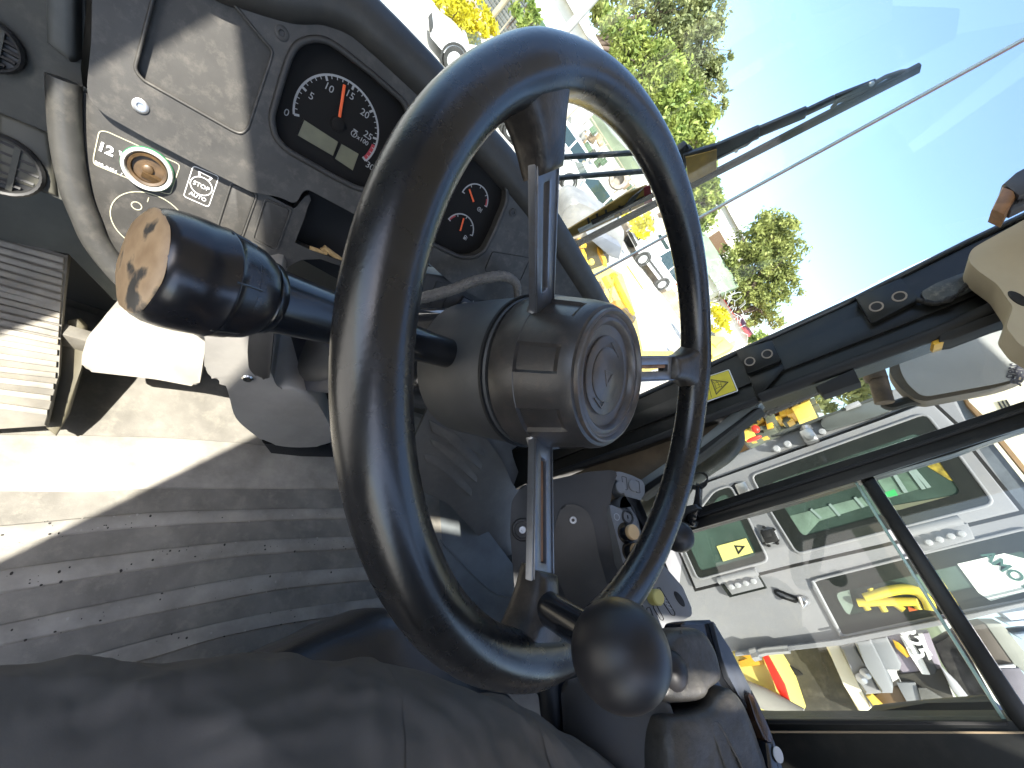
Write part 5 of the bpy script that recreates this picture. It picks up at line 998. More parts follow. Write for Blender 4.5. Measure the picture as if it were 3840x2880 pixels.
# things behind the panes, plus reflections painted as slabs on the glass
slab(FM, 'n', [(1465, 1240), (1990, 1120), (2400, 1230), (2400, 1500), (1840, 1655), (1700, 1560)], .0034, .0075, PAPER, 'paper_notice', gm, 0)
m = MB(); q = FM.uv(px('n', 2030, 1310), .008); e = FM.uv(px('n', 2150, 1400), .008); m.text(FM, 'AMOY', q[0], q[1], .042, math.atan2(e[1] - q[1], e[0] - q[0]) , .0085, bold=.001, mirror=False, depth=.001); m.build('notice_text', mat('ink_green', (.03, .10, .08), .6), gm)
for L, w_ in (([(210, 820), (1130, 640)], 0),):
    pass
m = MB(); YT = [('12', 1270, 860), ('12', 1400, 820), ('12', 1500, 805), ('12', 1580, 820), ('12', 1635, 870), ('12', 1660, 930)]
m.tube(spline([FM.hit(px(z, x, y), .014) for z, x, y in YT], 6), .016, seg=12); m.tube([FM.hit(px('12', x, y), .014) for x, y in ((1225, 885), (1400, 880), (1580, 880))], .013, seg=12)
for (x0, y0, x1, y1) in ((1300, 800, 1390, 940), (1430, 880, 1500, 930), (1560, 860, 1590, 925), (1255, 880, 1290, 930)):
    m.tube([FM.hit(px('12', x0, y0), .012), FM.hit(px('12', x1, y1), .012)], .010, seg=8)
m.build('yellow_rail', mat('rail_yellow', (.60, .48, .05), .4), gm, smooth=50)
slab(FM, 'o', [(330, 250), (480, 240), (470, 330)], .004, .008, mat('orange_panel', (.6, .12, .02), .5), 'orange_panel', gm, 0)
slab(FM, 'o', [(570, 265), (720, 330), (600, 350)], .004, .008, mat('orange_panel', (.6, .12, .02), .5), 'orange_panel', gm, 0)
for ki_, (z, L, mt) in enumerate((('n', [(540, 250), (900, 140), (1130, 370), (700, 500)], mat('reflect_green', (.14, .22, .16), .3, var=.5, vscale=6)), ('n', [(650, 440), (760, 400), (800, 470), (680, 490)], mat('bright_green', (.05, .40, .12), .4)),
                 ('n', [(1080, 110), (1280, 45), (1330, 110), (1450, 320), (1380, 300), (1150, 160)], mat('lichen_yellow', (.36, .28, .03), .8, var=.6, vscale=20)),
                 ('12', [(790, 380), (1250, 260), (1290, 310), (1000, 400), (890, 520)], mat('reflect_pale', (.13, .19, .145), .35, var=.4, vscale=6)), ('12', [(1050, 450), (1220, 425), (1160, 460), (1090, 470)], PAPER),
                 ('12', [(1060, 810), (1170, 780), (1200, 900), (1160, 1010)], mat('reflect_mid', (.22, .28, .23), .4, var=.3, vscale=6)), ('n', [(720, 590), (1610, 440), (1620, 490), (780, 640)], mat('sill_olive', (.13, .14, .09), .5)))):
    slab(FM, z, L, .0252 if z == 'n' or L[0][0] < 1060 else .0034, (.0258 if z == 'n' or L[0][0] < 1060 else .0040) + ki_ * .0003, mt, 'window_scene', gm, 0)  # the reflect colours paint reflections straight onto the panes
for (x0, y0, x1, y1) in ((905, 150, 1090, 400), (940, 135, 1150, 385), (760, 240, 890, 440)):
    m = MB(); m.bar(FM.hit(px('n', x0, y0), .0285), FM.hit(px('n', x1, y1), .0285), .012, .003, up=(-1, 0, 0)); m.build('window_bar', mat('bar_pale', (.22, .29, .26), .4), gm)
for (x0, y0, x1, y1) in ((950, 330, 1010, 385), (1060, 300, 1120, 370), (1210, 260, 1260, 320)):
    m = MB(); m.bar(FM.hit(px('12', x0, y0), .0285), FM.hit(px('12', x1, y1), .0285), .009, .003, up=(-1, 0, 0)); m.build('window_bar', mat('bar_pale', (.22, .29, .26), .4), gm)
slab(FM, '12', [(390, 550), (565, 503), (608, 588), (430, 640)], .026, .0285, mat('label_pale', (.62, .60, .20), .5), 'warning_label', gm, 0)
T_ = FM.pts('12', [(495, 545), (560, 550), (520, 600)], .029); m = MB(); m.ring(FM, T_, inset(T_, .006), .029, .030); m.build('label_triangle', PRBLK, gm)
for (L, bl, kn) in (([(430, 768), (620, 700), (672, 790), (480, 838)], [(482, 790), (520, 780), (566, 769), (612, 757)], ('12', (400, 755), (630, 700))),):
    m = MB(); hp_ = FM.pts('12', L, .0); m.ring(FM, inset(hp_, -.008), inset(hp_, .004), .0, .0245); m.build('hinge_outline_shade', DKGL, gm)  # dark ring added round the hinge as its outline shadow
    o = slab(FM, '12', L, 0, .028, MGREY, 'hinge', gm, .004)
    for q in bl:
        m = MB(); m.lathe(FM.hit(px('12', *q), .028), FM.n, [(.0105, 0), (.0105, .016), (.008, .020), (0, .021)], seg=16); m.build('hinge_bolt', MEDGE, o)
    m = MB(); m.tube([FM.hit(px('12', *kn[1]), .02), FM.hit(px('12', *kn[2]), .02)], .016, seg=14); m.build('hinge_barrel', MGREY, o)
o = slab(FM, 'n', [(965, 930), (1580, 780), (1665, 960), (1200, 1080), (1080, 1120)], 0, .028, MGREY, 'hinge', gm, .004)
for q in ((1140, 1000), (1258, 966), (1385, 930), (1505, 903)):
    m = MB(); m.lathe(FM.hit(px('n', *q), .028), FM.n, [(.0105, 0), (.0105, .016), (.008, .020), (0, .021)], seg=16); m.build('hinge_bolt', MEDGE, o)
m = MB(); m.tube([FM.hit(px('n', 930, 880), .02), FM.hit(px('n', 1500, 745), .02)], .018, seg=14); m.build('hinge_barrel', MGREY, o)
o = slab(FM, '12', [(648, 458), (735, 440), (762, 520), (668, 545)], .022, .030, MEDGE, 'lock_plate', gm, .002)
m = MB(); m.box(FM.hit(px('12', 703, 490), .035), (.02, .05, .05), bev=.006); m.box(FM.hit(px('12', 690, 478), .04), (.02, .03, .03), bev=.006); m.build('lock_body', SEAM, o)
for q in ((660, 462), (730, 450), (673, 535), (752, 515), (670, 437), (700, 548), (750, 533)):
    m = MB(); m.lathe(FM.hit(px('12', *q), .03), FM.n, [(.006, -.01), (.006, .004), (0, .005)], seg=10); m.build('lock_screw', SEAM, o)
pp = rnd(FM.pts('12', [(737, 812), (760, 815), (870, 860), (860, 880), (770, 850), (740, 830)], .002), .004, 3); m = MB(); m.ring(FM, inset(pp, -.005), inset(pp, .004), .0, .004); m.build('latch_slot', SEAM, gm)
m = MB(); c = FM.hit(px('12', 910, 875), .02); m.lathe(c - FM.n * .02, FM.n, [(.018, 0), (.017, .008), (.009, .010), (.008, .035), (.011, .037), (0, .042)], seg=18); m.tube([FM.hit(px('12', x, y), .045) for x, y in ((880, 850), (905, 915), (925, 885))], .007, seg=8); m.build('pull_latch', STEEL, gm)
o = slab(FM, 'm', [(835, 1290), (870, 1255), (940, 1260), (1000, 1320), (1000, 1345), (880, 1390)], .0225, .0235, SEAM, 'handle_recess', gm, 0); m = MB(); m.box(FM.hit(px('m', 945, 1305), .03), (.02, .05, .05), bev=.008); m.build('handle_lock', STEEL, o)
pp = rnd(FM.pts('m', [(1200, 960), (1240, 900), (1380, 880), (1400, 910), (1370, 935), (1260, 970)], .0), .02, 3); m = MB(); m.prism(FM, pp, .0, .012, .004); o = m.build('bolt_plate', MGREY, gm)
for q in ((1265, 948), (1365, 905)):
    m = MB(); m.lathe(FM.hit(px('m', *q), .012), FM.n, [(.014, 0), (.014, .024), (.010, .028), (0, .028)], seg=16); m.build('plate_bolt', MEDGE, o)
m = MB(); m.box(FM.hit(px('m', 1560, 830), .03), (.06, .06, .05), bev=.01); m.tube([FM.hit(px('m', 1520, 730), .03), FM.hit(px('m', 1545, 800), .03)], .016, seg=10); m.lathe(FM.hit(px('m', 1572, 830), .06), FM.n, [(.016, 0), (.016, .02), (0, .022)], seg=12); m.build('bracket_bolt', STEEL, gm)
m = MB(); m.lathe(FM.hit(px('m', 1685, 790), .0), FM.n, [(.012, 0), (.012, .02), (0, .022)], seg=12); m.build('plate_bolt', MEDGE, gm)
slab(FM, 'm', [(1655, 680), (1720, 630), (2212, 470), (2330, 430), (2350, 560), (2212, 630), (1700, 785)], .001, .02, mat('side_glass_grey', (.10, .11, .105), .2, var=.2, vscale=4), 'upper_side_glass', gm, .004, .03)
slab(FM, 'm', [(1200, 820), (1540, 690), (1900, 560), (2330, 395), (2330, 425), (1700, 650), (1300, 810)], .0, .03, mat('roof_rail', (.06, .065, .06), .4, var=.2, vscale=6), 'gutter_rail', gm, .003)
slab(FM, 'm', [(1885, 545), (2010, 495), (2040, 530), (1900, 580)], .03, .05, MEDGE, 'gutter_clip', gm, .004)
slab(FM, 'p', [(2756, 2444), (3150, 2400), (3642, 2303), (4000, 2222), (4000, 2236), (3642, 2322), (3150, 2420), (2756, 2462)], -.06, .03, MGREY, 'bottom_rail', gm, .008)
slab(FM, 'p', [(3150, 2392), (3642, 2296), (4000, 2214), (4000, 2219), (3642, 2301), (3150, 2397)], .03, .034, SEAM, 'rail_groove', gm, 0)
m = MB(); m.tube([FM.hit(px('12', x, y), .03) for x, y in ((600, 1195), (680, 1172), (820, 1160))], .014, seg=10); m.tube([FM.hit(px('12', x, y), .035) for x, y in ((600, 1195), (640, 1185))], .022, seg=10); m.build('gas_strut', STEEL, gm)
# curved guard tube at the front of that machine
FG = Frame((1.25, 0, 0), (0, -1, 0), (-1, 0, 0))
gt = thing('guard_tube', 'dark bent guard tube in front of the grey machine beyond the corner glass', 'tube', FG.hit((2600, 1780)))
m = MB(); tp = [FG.hit(px('m', x, y)) for x, y in ((-60, 1560), (60, 1480), (200, 1390), (420, 1230), (600, 1100), (760, 990), (850, 880), (855, 800), (820, 740))]; m.tube(spline(tp, 6), .030, seg=16); m.build('bent_tube', mat('tube_olive', (.07, .065, .045), .4, var=.3, vscale=20), gt, smooth=60)
FO = Frame((2.6, 0, 0), (0, -1, 0), (-1, 0, 0))
om = thing('brown_cabinet', 'tan painted body panel behind the bent guard tube', 'panel', FO.hit((2650, 1760)))
slab(FO, 'm', [(560, 860), (880, 800), (1000, 945), (900, 990), (700, 1080), (520, 1180), (400, 1100)], -.5, 0, mat('tan_body', (.40, .24, .09), .5, var=.1, vscale=2), 'body_panel', om, .01)
slab(FO, 'm', [(900, 815), (1005, 940), (950, 970), (870, 890)], .001, .02, mat('tan_dark', (.25, .13, .04), .5), 'corner_panel', om, .003)
# exterior mirror of own cab
FMi = Frame((1.22, 0, 0), (0, -1, 0), (-1, 0, 0))
mi = thing('side_mirror', 'large grey rounded side mirror on a rusty tube arm outside the quarter glass', 'mirror', FMi.hit((3500, 1400)))
MP = [(430, 1060), (460, 1000), (700, 905), (1130, 770), (1230, 750), (1420, 930), (1420, 1120), (1200, 1200), (680, 1300), (600, 1280), (500, 1200), (440, 1110)]
slab(FMi, 'k', MP, -.05, 0, mat('mirror_shell', (.12, .10, .075), .6, var=.3, vscale=10), 'mirror_shell', mi, .008, .02)
slab(FMi, 'k', [(497, 1000), (700, 935), (1130, 795), (1205, 780), (1364, 945), (1364, 1128), (1180, 1175), (700, 1262), (640, 1250), (560, 1180), (510, 1090)], .0, .004, mat('mirror_face', (.60, .61, .61), .25, var=.08, vscale=6), 'mirror_face', mi, .001, .02)
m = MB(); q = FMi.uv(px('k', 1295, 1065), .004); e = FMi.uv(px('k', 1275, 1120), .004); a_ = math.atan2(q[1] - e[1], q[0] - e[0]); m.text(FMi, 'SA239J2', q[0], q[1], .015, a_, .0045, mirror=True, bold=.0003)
q = FMi.uv(px('k', 1352, 1060), .004); m.text(FMi, 'NUMBER', q[0], q[1], .021, a_, .0045, mirror=True, bold=.0008); m.build('reflected_text', mat('reflected_text_grey', (.12, .12, .16), .6), mi)  # lettering of a reflected panel, painted onto the mirror face
m = MB(); m.tube([FMi.hit(px('k', x, y), .0) for x, y in ((320, 1040), (345, 1110), (370, 1200), (400, 1310))], .018, seg=16); m.tube([FMi.hit(px('k', x, y), .0) for x, y in ((322, 1100), (345, 1150))], .022, seg=16); m.build('mirror_arm', mat('arm_rust', (.11, .075, .045), .6, var=.5, vscale=25), mi, smooth=50)
m = MB(); m.tube(spline([FMi.hit(px('k', x, y), -.03) for x, y in ((400, 1310), (450, 1330), (560, 1300), (640, 1290))], 5), .012, seg=10); m.build('lower_stay', PAINT, mi)
FR2 = Frame((1.6, 0, 0), (0, -1, 0), (-1, 0, 0))
dp = thing('blue_grey_panel', 'mottled blue-grey sheet panel at the far right edge behind the grey machine door', 'panel', FM.hit((3750, 1750)))
FM2 = Frame((2.7, 0, 0), (0, -1, 0), (-1, 0, 0))
slab(FM2, 'p', [(3470, 1500), (3600, 1440), (3660, 1550), (3700, 1640), (4000, 2000), (4000, 2160), (3640, 1760), (3560, 1600)], -.3, 0, mat('mottled', (.10, .115, .13), .5, var=.4, vscale=6), 'sheet', dp, .004)
slab(FM2, 'p', [(3590, 1448), (3625, 1500), (3690, 1560), (4020, 1965), (4012, 1985), (3690, 1590), (3625, 1520)], .001, .02, mat('rust_edge', (.18, .11, .05), .7, var=.3, vscale=8), 'rust_edge', dp, .002)
# machines under and behind: yellow body with red stripe, excavator parts with number
ya = thing('yellow_machine', 'yellow machine body with a red stripe below the grey machine', 'machine', FM.hit((2900, 2600)))
FY = Frame((2.6, 0, 0), (0, -1, 0), (-1, 0, 0))
slab(FY, 'j', [(60, 390), (320, 370), (470, 620), (560, 900), (340, 900), (200, 700)], -.5, 0, mat('yellow_light', (.66, .56, .16), .45, var=.06, vscale=3), 'yellow_side', ya, .01)
slab(FY, 'j', [(100, 385), (250, 372), (300, 400), (320, 470), (150, 490), (130, 440), (230, 430)], .001, .03, mat('yellow_deep', (.58, .30, .02), .4), 'yellow_plate', ya, .004)
slab(FY, 'j', [(300, 390), (335, 380), (470, 620), (540, 850), (495, 800), (410, 640)], .031, .05, REDP, 'red_stripe', ya, .003)
m = MB(); m.tube([FY.hit(px('j', x, y), .08) for x, y in ((180, 655), (330, 720), (600, 870))], .045, seg=14); m.build('grey_tube', mat('tube_grey', (.30, .29, .26), .5), ya, smooth=50)
ex = thing('excavator', 'white and black machine numbered 325 with grey arm boxes, below the grey machine', 'excavator', FM.hit((3400, 2500)))
FE = Frame((2.9, 0, 0), (0, -1, 0), (-1, 0, 0))
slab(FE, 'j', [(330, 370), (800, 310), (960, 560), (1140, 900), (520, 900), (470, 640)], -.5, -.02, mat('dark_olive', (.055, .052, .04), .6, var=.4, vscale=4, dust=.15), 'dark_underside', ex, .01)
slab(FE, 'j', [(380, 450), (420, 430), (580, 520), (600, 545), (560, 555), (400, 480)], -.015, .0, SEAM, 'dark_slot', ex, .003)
slab(FE, 'j', [(765, 330), (860, 320), (960, 520), (1060, 720), (1130, 860), (1040, 870), (900, 620), (830, 460)], -.02, .06, mat('white_beam', (.75, .72, .60), .5), 'white_beam', ex, .01)
slab(FE, 'j', [(875, 350), (975, 320), (1050, 470), (1175, 680), (1060, 690), (960, 520)], .0, .12, MGREY, 'arm_box', ex, .01)
slab(FE, 'j', [(975, 305), (1090, 290), (1160, 430), (1260, 640), (1255, 680), (1175, 680), (1060, 480)], .0, .16, mat('arm_grey', (.22, .23, .24), .45), 'arm_box', ex, .01)
slab(FE, 'j', [(1060, 290), (1210, 270), (1320, 470), (1310, 510), (1200, 510), (1130, 420)], .0, .10, mat('arm_grey', (.22, .23, .24), .45), 'arm_box', ex, .01)
for q in ((1030, 568), (1060, 532)):
    m = MB(); m.lathe(FE.hit(px('j', *q), .12), FE.n, [(.022, 0), (.022, .015), (0, .02)], seg=16); m.build('arm_bolt', STEEL, ex)
slab(FE, 'j', [(1210, 265), (1520, 235), (1620, 500), (1540, 560), (1320, 550), (1300, 470)], -.1, .03, mat('lilac_panel', (.24, .21, .25), .5), 'side_panel', ex, .01)
slab(FE, 'j', [(1255, 290), (1300, 310), (1400, 400), (1360, 420), (1280, 350)], .032, .05, YEL, 'yellow_decal', ex, .002)
slab(FE, 'j', [(1310, 262), (1370, 256), (1500, 430), (1530, 545), (1470, 540), (1380, 400)], .032, .055, mat('white_panel', (.8, .8, .76), .4), 'white_decal', ex, .002)
slab(FE, 'j', [(1370, 256), (1440, 248), (1580, 500), (1560, 540), (1530, 540), (1470, 420)], .032, .06, PRBLK, 'black_decal', ex, .002)
slab(FE, 'j', [(1440, 248), (1475, 244), (1540, 430), (1520, 440)], .032, .062, mat('white_panel', (.8, .8, .76), .4), 'white_decal', ex, .002)
m = MB(); q = FE.uv(px('j', 1408, 305), .06); e = FE.uv(px('j', 1445, 360), .06); m.text(FE, '325', q[0], q[1], .085, math.atan2(e[1] - q[1], e[0] - q[0]), .061, bold=.002); m.build('number_325', WHITE, ex)
slab(FE, 'j', [(1290, 540), (1620, 500), (1720, 760), (1420, 800)], -.05, .04, mat('track_dark', (.04, .037, .03), .7, var=.5, vscale=8), 'track_guard', ex, .01)
slab(FE, 'j', [(1280, 600), (1420, 600), (1490, 790), (1390, 800)], .04, .06, mat('arm_grey', (.22, .23, .24), .45), 'guard_plate', ex, .004)
slab(FE, 'j', [(1500, 640), (1670, 740), (1480, 800), (1440, 640)], .06, .07, mat('mesh_grey', (.13, .13, .12), .6, bump=1, bscale=90), 'mesh_plate', ex, .002)
slab(FE, 'j', [(1610, 495), (1740, 620), (1830, 735), (1770, 745), (1690, 660)], .0, .10, mat('white_fin', (.42, .43, .45), .4), 'folded_fin', ex, .01)
slab(FE, 'j', [(1560, 320), (1720, 230), (1990, 720), (1800, 740), (1640, 500)], -.2, -.03, mat('rock_dark', (.035, .033, .03), .9, bump=1, bscale=10, var=.8, vscale=8), 'dark_mud', ex, .01)
slab(FE, 'j', [(1090, 690), (1260, 640), (1310, 610), (1380, 770), (1190, 830)], -.1, .03, mat('brown_frame', (.10, .06, .025), .5, var=.4, vscale=6), 'brown_frame', ex, .01)
slab(FE, 'j', [(1060, 700), (1100, 690), (1200, 790), (1150, 820)], .03, .08, YELP, 'yellow_stop', ex, .01)
rr_ = thing('stacked_sheets', 'pale grey stacked sheets and blue slats at the lower right behind the door glass', 'stack', FM.hit((3800, 2450)))
for k, (L, c) in enumerate((([(1820, 190), (1930, 170), (2140, 470), (2020, 480)], (.10, .085, .07)), ([(1930, 170), (2050, 170), (2400, 600), (2260, 560), (2140, 470)], (.33, .34, .30)), ([(2050, 95), (2300, 60), (2400, 120), (2120, 150)], (.55, .62, .70)), ([(2070, 160), (2400, 130), (2400, 190), (2120, 190)], (.45, .53, .62)), ([(2140, 250), (2400, 220), (2400, 290), (2200, 290)], (.40, .47, .56)), ([(2020, 480), (2140, 468), (2160, 495), (2040, 500)], (.75, .76, .78)), ([(2040, 500), (2180, 495), (2400, 800), (2300, 1000), (2150, 720)], (.20, .19, .22)))):
    slab(FE, 'j', L, -.2, .02 + k * .004, mat('sheet_%d' % k, c, .6, var=.15, vscale=5), 'sheet', rr_, .004)
sl_ = thing('window_ledge', 'dark curved body ledge below the side window', 'ledge', FG.hit((3400, 2670)))
slab(FG, 'j', [(1120, 790), (1500, 750), (1970, 715), (2100, 830), (2150, 1000), (900, 1000)], -.03, 0, mat('ledge_dark', (.05, .048, .042), .35, var=.2, vscale=8), 'ledge_sheet', sl_, .02)
# yellow machine far behind through the corner glass
yb = thing('yellow_engine', 'yellow machine with dark hoses and a red cap behind the quarter glass', 'machine', FM.hit((2900, 1600)))
FN = Frame((5.0, 0, 0), (0, -1, 0), (-1, 0, 0))
rng = random.Random(11)
slab(FN, 'm', [(900, 700), (1050, 560), (1500, 420), (1640, 620), (1250, 800), (1000, 920)], -.5, -.25, mat('engine_dark', (.09, .10, .07), .6, var=.5, vscale=3), 'engine_bay', yb, .01)
for k in range(60):
    t = rng.random(); x = 950 + 640 * t + rng.uniform(-30, 30); y = 780 - 300 * t + rng.uniform(-100, 100); w = rng.uniform(18, 60); h = rng.uniform(12, 45); a = rng.uniform(-.2, .2) - .35
    L = [(x + (dx * math.cos(a) - dy * math.sin(a)), y + (dx * math.sin(a) + dy * math.cos(a))) for dx, dy in ((-w, -h), (w, -h), (w, h), (-w, h))]
    slab(FN, 'm', L, -.25, rng.uniform(-.2, .1), rng.choice((YEL, YEL, YELP, YELP, mat('engine_dark', (.09, .10, .07), .6))), 'engine_panel', yb, .01)
slab(FN, 'm', [(1390, 560), (1560, 490), (1620, 620), (1460, 690)], -.2, .14, YELP, 'engine_cover', yb, .02)
for k in range(9):
    x = 1100 + 50 * k; m = MB(); m.tube(spline([FN.hit(px('m', x + dx, 640 - 22 * k + dy), .2) for dx, dy in ((-60, 60), (0, rng.uniform(-40, 0)), (80, -20), (200, -60))], 5), .018, seg=8); m.build('hose', SEAM, yb, smooth=50)
m = MB(); m.sphere(FN.hit(px('m', 1065, 760), .2), .04, (1, 1.2, 1), 16); m.build('red_cap', REDP, yb)
m = MB(); m.sphere(FN.hit(px('m', 1050, 850), .2), .045, (1, .5, 1.8), 12); m.build('red_tag', REDP, yb)

# ---- cars
def car(name, label, pos, head, L=4.3, Wd=1.75, H=1.45, kind='hatch', body=CARW, group=None, trim=None):
    t = thing(name, label, 'car', pos, group); f = V(math.cos(R(head)), math.sin(R(head)), 0); s_ = V(-f.y, f.x, 0); P0 = V(*pos)
    P = lambda x, y, z: P0 + f * x + s_ * y + V(0, 0, z)
    big = kind in ('pickup', 'suv'); wr = .37 if big else .32; g0 = .38 if big else .24
    hl = L / 2; bh = H * .56
    low = [(-hl, g0 + .12), (-hl + .05, bh * .9), (-hl + .2, bh + .02), (hl - 1.15, bh + .0), (hl - .5, bh - .08), (hl - .12, bh - .22), (hl, g0 + .22), (hl - .05, g0), (-hl + .08, g0)]
    def shell(prof, y0, y1, tum=0.):
        vs = []; n = len(prof); zs = [p[1] for p in prof]; za, zb = min(zs), max(zs)
        for (yy, kx) in ((-y1, .965), (-y1 * .97 - .0, 1), (y1 * .97, 1), (y1, .965)):
            for (x, z) in prof: 
                tt = (z - za) / (zb - za) * tum; vs.append(P(x * kx, yy * (1 - tt), z))
        fs = [(i * n + k, i * n + (k + 1) % n, (i + 1) * n + (k + 1) % n, (i + 1) * n + k) for i in range(3) for k in range(n)] + [tuple(range(n))[::-1], tuple(3 * n + k for k in range(n))]
        return vs, fs
    m = MB(); m.add(*shell(low, 0, Wd / 2, .05)); m.build('body', body, t, smooth=30)
    if kind == 'suv':
        gh = [(-hl + .08, bh), (-hl + .14, H - .03), (-hl + .3, H), (.35, H), (.5, H - .04), (.85, bh)]; low[4] = (hl - .3, bh - .03); low[5] = (hl - .06, bh - .12)
    elif kind == 'pickup': gh = [(-.55, bh), (-.45, H - .03), (-.3, H), (.55, H), (.75, H - .04), (1.25, bh)]
    elif kind == 'sedan': gh = [(-hl + .55, bh), (-.95, H - .05), (-.7, H), (.25, H), (.5, H - .04), (1.2, bh)]
    else: gh = [(-hl + .12, bh), (-hl + .45, H - .05), (-hl + .7, H), (.25, H), (.5, H - .04), (1.25, bh)]
    m = MB(); m.add(*shell(gh, 0, Wd / 2 * .93, .16)); m.build('roof_shell', body, t, smooth=30)
    za, zb = bh, H
    def side(y_s, pts, nm='side_window'):
        m = MB(); vs = []
        for o in (0.012, -.02):
            for (x, z) in pts:
                tt = (z - za) / (zb - za) * .16; vs.append(P(x, y_s * ((Wd / 2 * .93) * (1 - tt) + o), z))
        n = len(pts); fs = [tuple(range(n)), tuple(range(n, 2 * n))[::-1]] + [(k, (k + 1) % n, n + (k + 1) % n, n + k) for k in range(n)]
        m.add(vs, fs); m.build(nm, CGL, t, smooth=0)
    x0 = gh[0][0]; xt = gh[1][0]; x1 = gh[-1][0]; x2 = gh[-2][0]
    mid = (xt + x2) / 2
    for sg in (-1, 1):
        side(sg, [(x0 + .2, bh + .05), (xt + .15, H - .1), (mid - .05, H - .1), (mid - .05, bh + .05)])
        side(sg, [(mid + .05, bh + .05), (mid + .05, H - .1), (x2 - .05, H - .1), (x1 - .22, bh + .05)])
    for (xa, xb, nm) in ((x1, x2, 'windscreen_pane'), (x0, xt, 'rear_window')):
        sg = 1 if xa > xb else -1; m = MB(); wy0 = Wd / 2 * .86; wy1 = Wd / 2 * .74; q = [P(xa - sg * .08 + sg * .012, -wy0, bh + .06), P(xa - sg * .08 + sg * .012, wy0, bh + .06), P(xb + sg * .03, wy1, H - .07), P(xb + sg * .03, -wy1, H - .07)]
        m.add(q + [v - f * sg * .03 for v in q], [(0, 1, 2, 3), (7, 6, 5, 4), (0, 4, 5, 1), (1, 5, 6, 2), (2, 6, 7, 3), (3, 7, 4, 0)]); m.build(nm, CGL, t, smooth=0)
    for sx in (-hl + .82, hl - .85):
        for sg in (-1, 1):
            c = P(sx, sg * (Wd / 2 - .10), wr); ax = s_ * sg
            m = MB(); m.lathe(c - ax * .02, ax, [(wr + .09, 0), (wr + .09, .132 if not big else .16), (wr + .03, .134 if not big else .165), (wr + .03, .02), (0, .02)], seg=28); m.build('wheel_arch', trim or TYRE, t, smooth=30)
            m = MB(); m.lathe(c - ax * .1, ax, [(wr * .9, 0), (wr, .03), (wr, .20), (wr * .95, .23), (wr * .66, .235), (wr * .64, .20), (0, .19)], seg=30); w_ = m.build('wheel', TYRE, t, smooth=40)
            m = MB(); m.lathe(c, ax, [(wr * .66, .132), (wr * .62, .140), (wr * .58, .12), (wr * .56, .11)], seg=28)
            for k in range(7):
                a = k * 2 * math.pi / 7; e = V(0, 0, 1) * math.cos(a) + f * math.sin(a); m.bar(c + ax * .125, c + ax * .125 + e * wr * .6, .055, .02, up=ax)
            m.lathe(c, ax, [(.06, .12), (.06, .145), (0, .147)], seg=14); m.build('rim', CHROMEW, w_, smooth=40)
    for sg in (-1, 1):
        m = MB(); m.box(P(hl - .10, sg * Wd * .36, bh - .24), (.2, .34, .13), Matrix((f, s_, V(0, 0, 1))).transposed(), .03); m.build('headlight', mat('lamp_glass', (.5, .5, .48), .1), t)
        m = MB(); m.box(P(-hl + .03, sg * Wd * .40, bh - .05), (.1, .2, .2), Matrix((f, s_, V(0, 0, 1))).transposed(), .02); m.build('tail_light', mat('tail_red', (.4, .02, .02), .3), t)
        m = MB(); m.box(P(x1 - .25, sg * (Wd / 2 + .08), bh + .08), (.10, .16, .11), Matrix((f, s_, V(0, 0, 1))).transposed(), .03); m.build('door_mirror', body, t)
        m = MB(); m.bar(P(-hl + 1.2, sg * (Wd / 2 + .004), g0 + .22), P(hl - 1.25, sg * (Wd / 2 + .004), g0 + .22), .012, .12 if big else .05); m.build('sill_trim', trim or TYRE, t)
        m = MB()
        m.bar(P(mid + .0, sg * (Wd / 2 - .004), g0 + .1), P(mid + .0, sg * (Wd / 2 - .03), bh), .012, .008, up=f); m.build('door_line', SEAM, t)
        m = MB(); m.bar(P(mid + .08, sg * (Wd / 2 + .0), bh - .12), P(mid + .26, sg * (Wd / 2 + .0), bh - .12), .03, .03); m.build('door_handle', body, t)
    m = MB(); m.box(P(hl - .02, 0, g0 + .12), (.08, Wd * .8, .16), Matrix((f, s_, V(0, 0, 1))).transposed(), .02); m.build('bumper_grille', TYRE, t)
    return t
CHROMEW = mat('wheel_alloy', (.62, .62, .6), .35, metal=.3)
w1 = gp(1675, 262)
car('parked_car', 'small white car with round-holed alloy wheel at the top, nose to the left', (w1.x + 1.30, w1.y + .85, GZ), 178, L=4.2, kind='hatch')
w2 = gp(2113, 708)
car('parked_car', 'pale cream car with black door strips behind the loader bucket', (w2.x + 1.35, w2.y + .6, GZ), 172, L=4.4, kind='hatch', body=CARS)
car('parked_car', 'white car just behind the cream car, mostly hidden by the steering wheel', (w2.x + .3, w2.y + 4.4, GZ), 172, L=4.4, kind='hatch')
m = MB(); m.box((36, 20, -2.275), (50, 40, .45)); m.box((11.0, 20, -2.30), (.18, 40, .40)); m.build('raised_pavement', CONC, None, kind='structure', smooth=0, loc=(36, 20, GZ))
suv = car('parked_car', 'white boxy off-road car with slotted grille and black wheel arches', (18.2, 16.6, -2.05), 176, L=4.2, Wd=1.8, H=1.8, kind='suv', trim=mat('arch_black', (.06, .058, .052), .6))
for k in range(7):
    m = MB(); a = R(176); f_ = V(math.cos(a), math.sin(a), 0); s_ = V(-f_.y, f_.x, 0); m.box(V(18.2, 16.6, -2.05) + f_ * 2.12 + s_ * (-.42 + k * .14) + V(0, 0, .82), (.06, .08, .26), Matrix((f_, s_, V(0, 0, 1))).transposed(), .01); m.build('grille_slot', TYRE, suv)

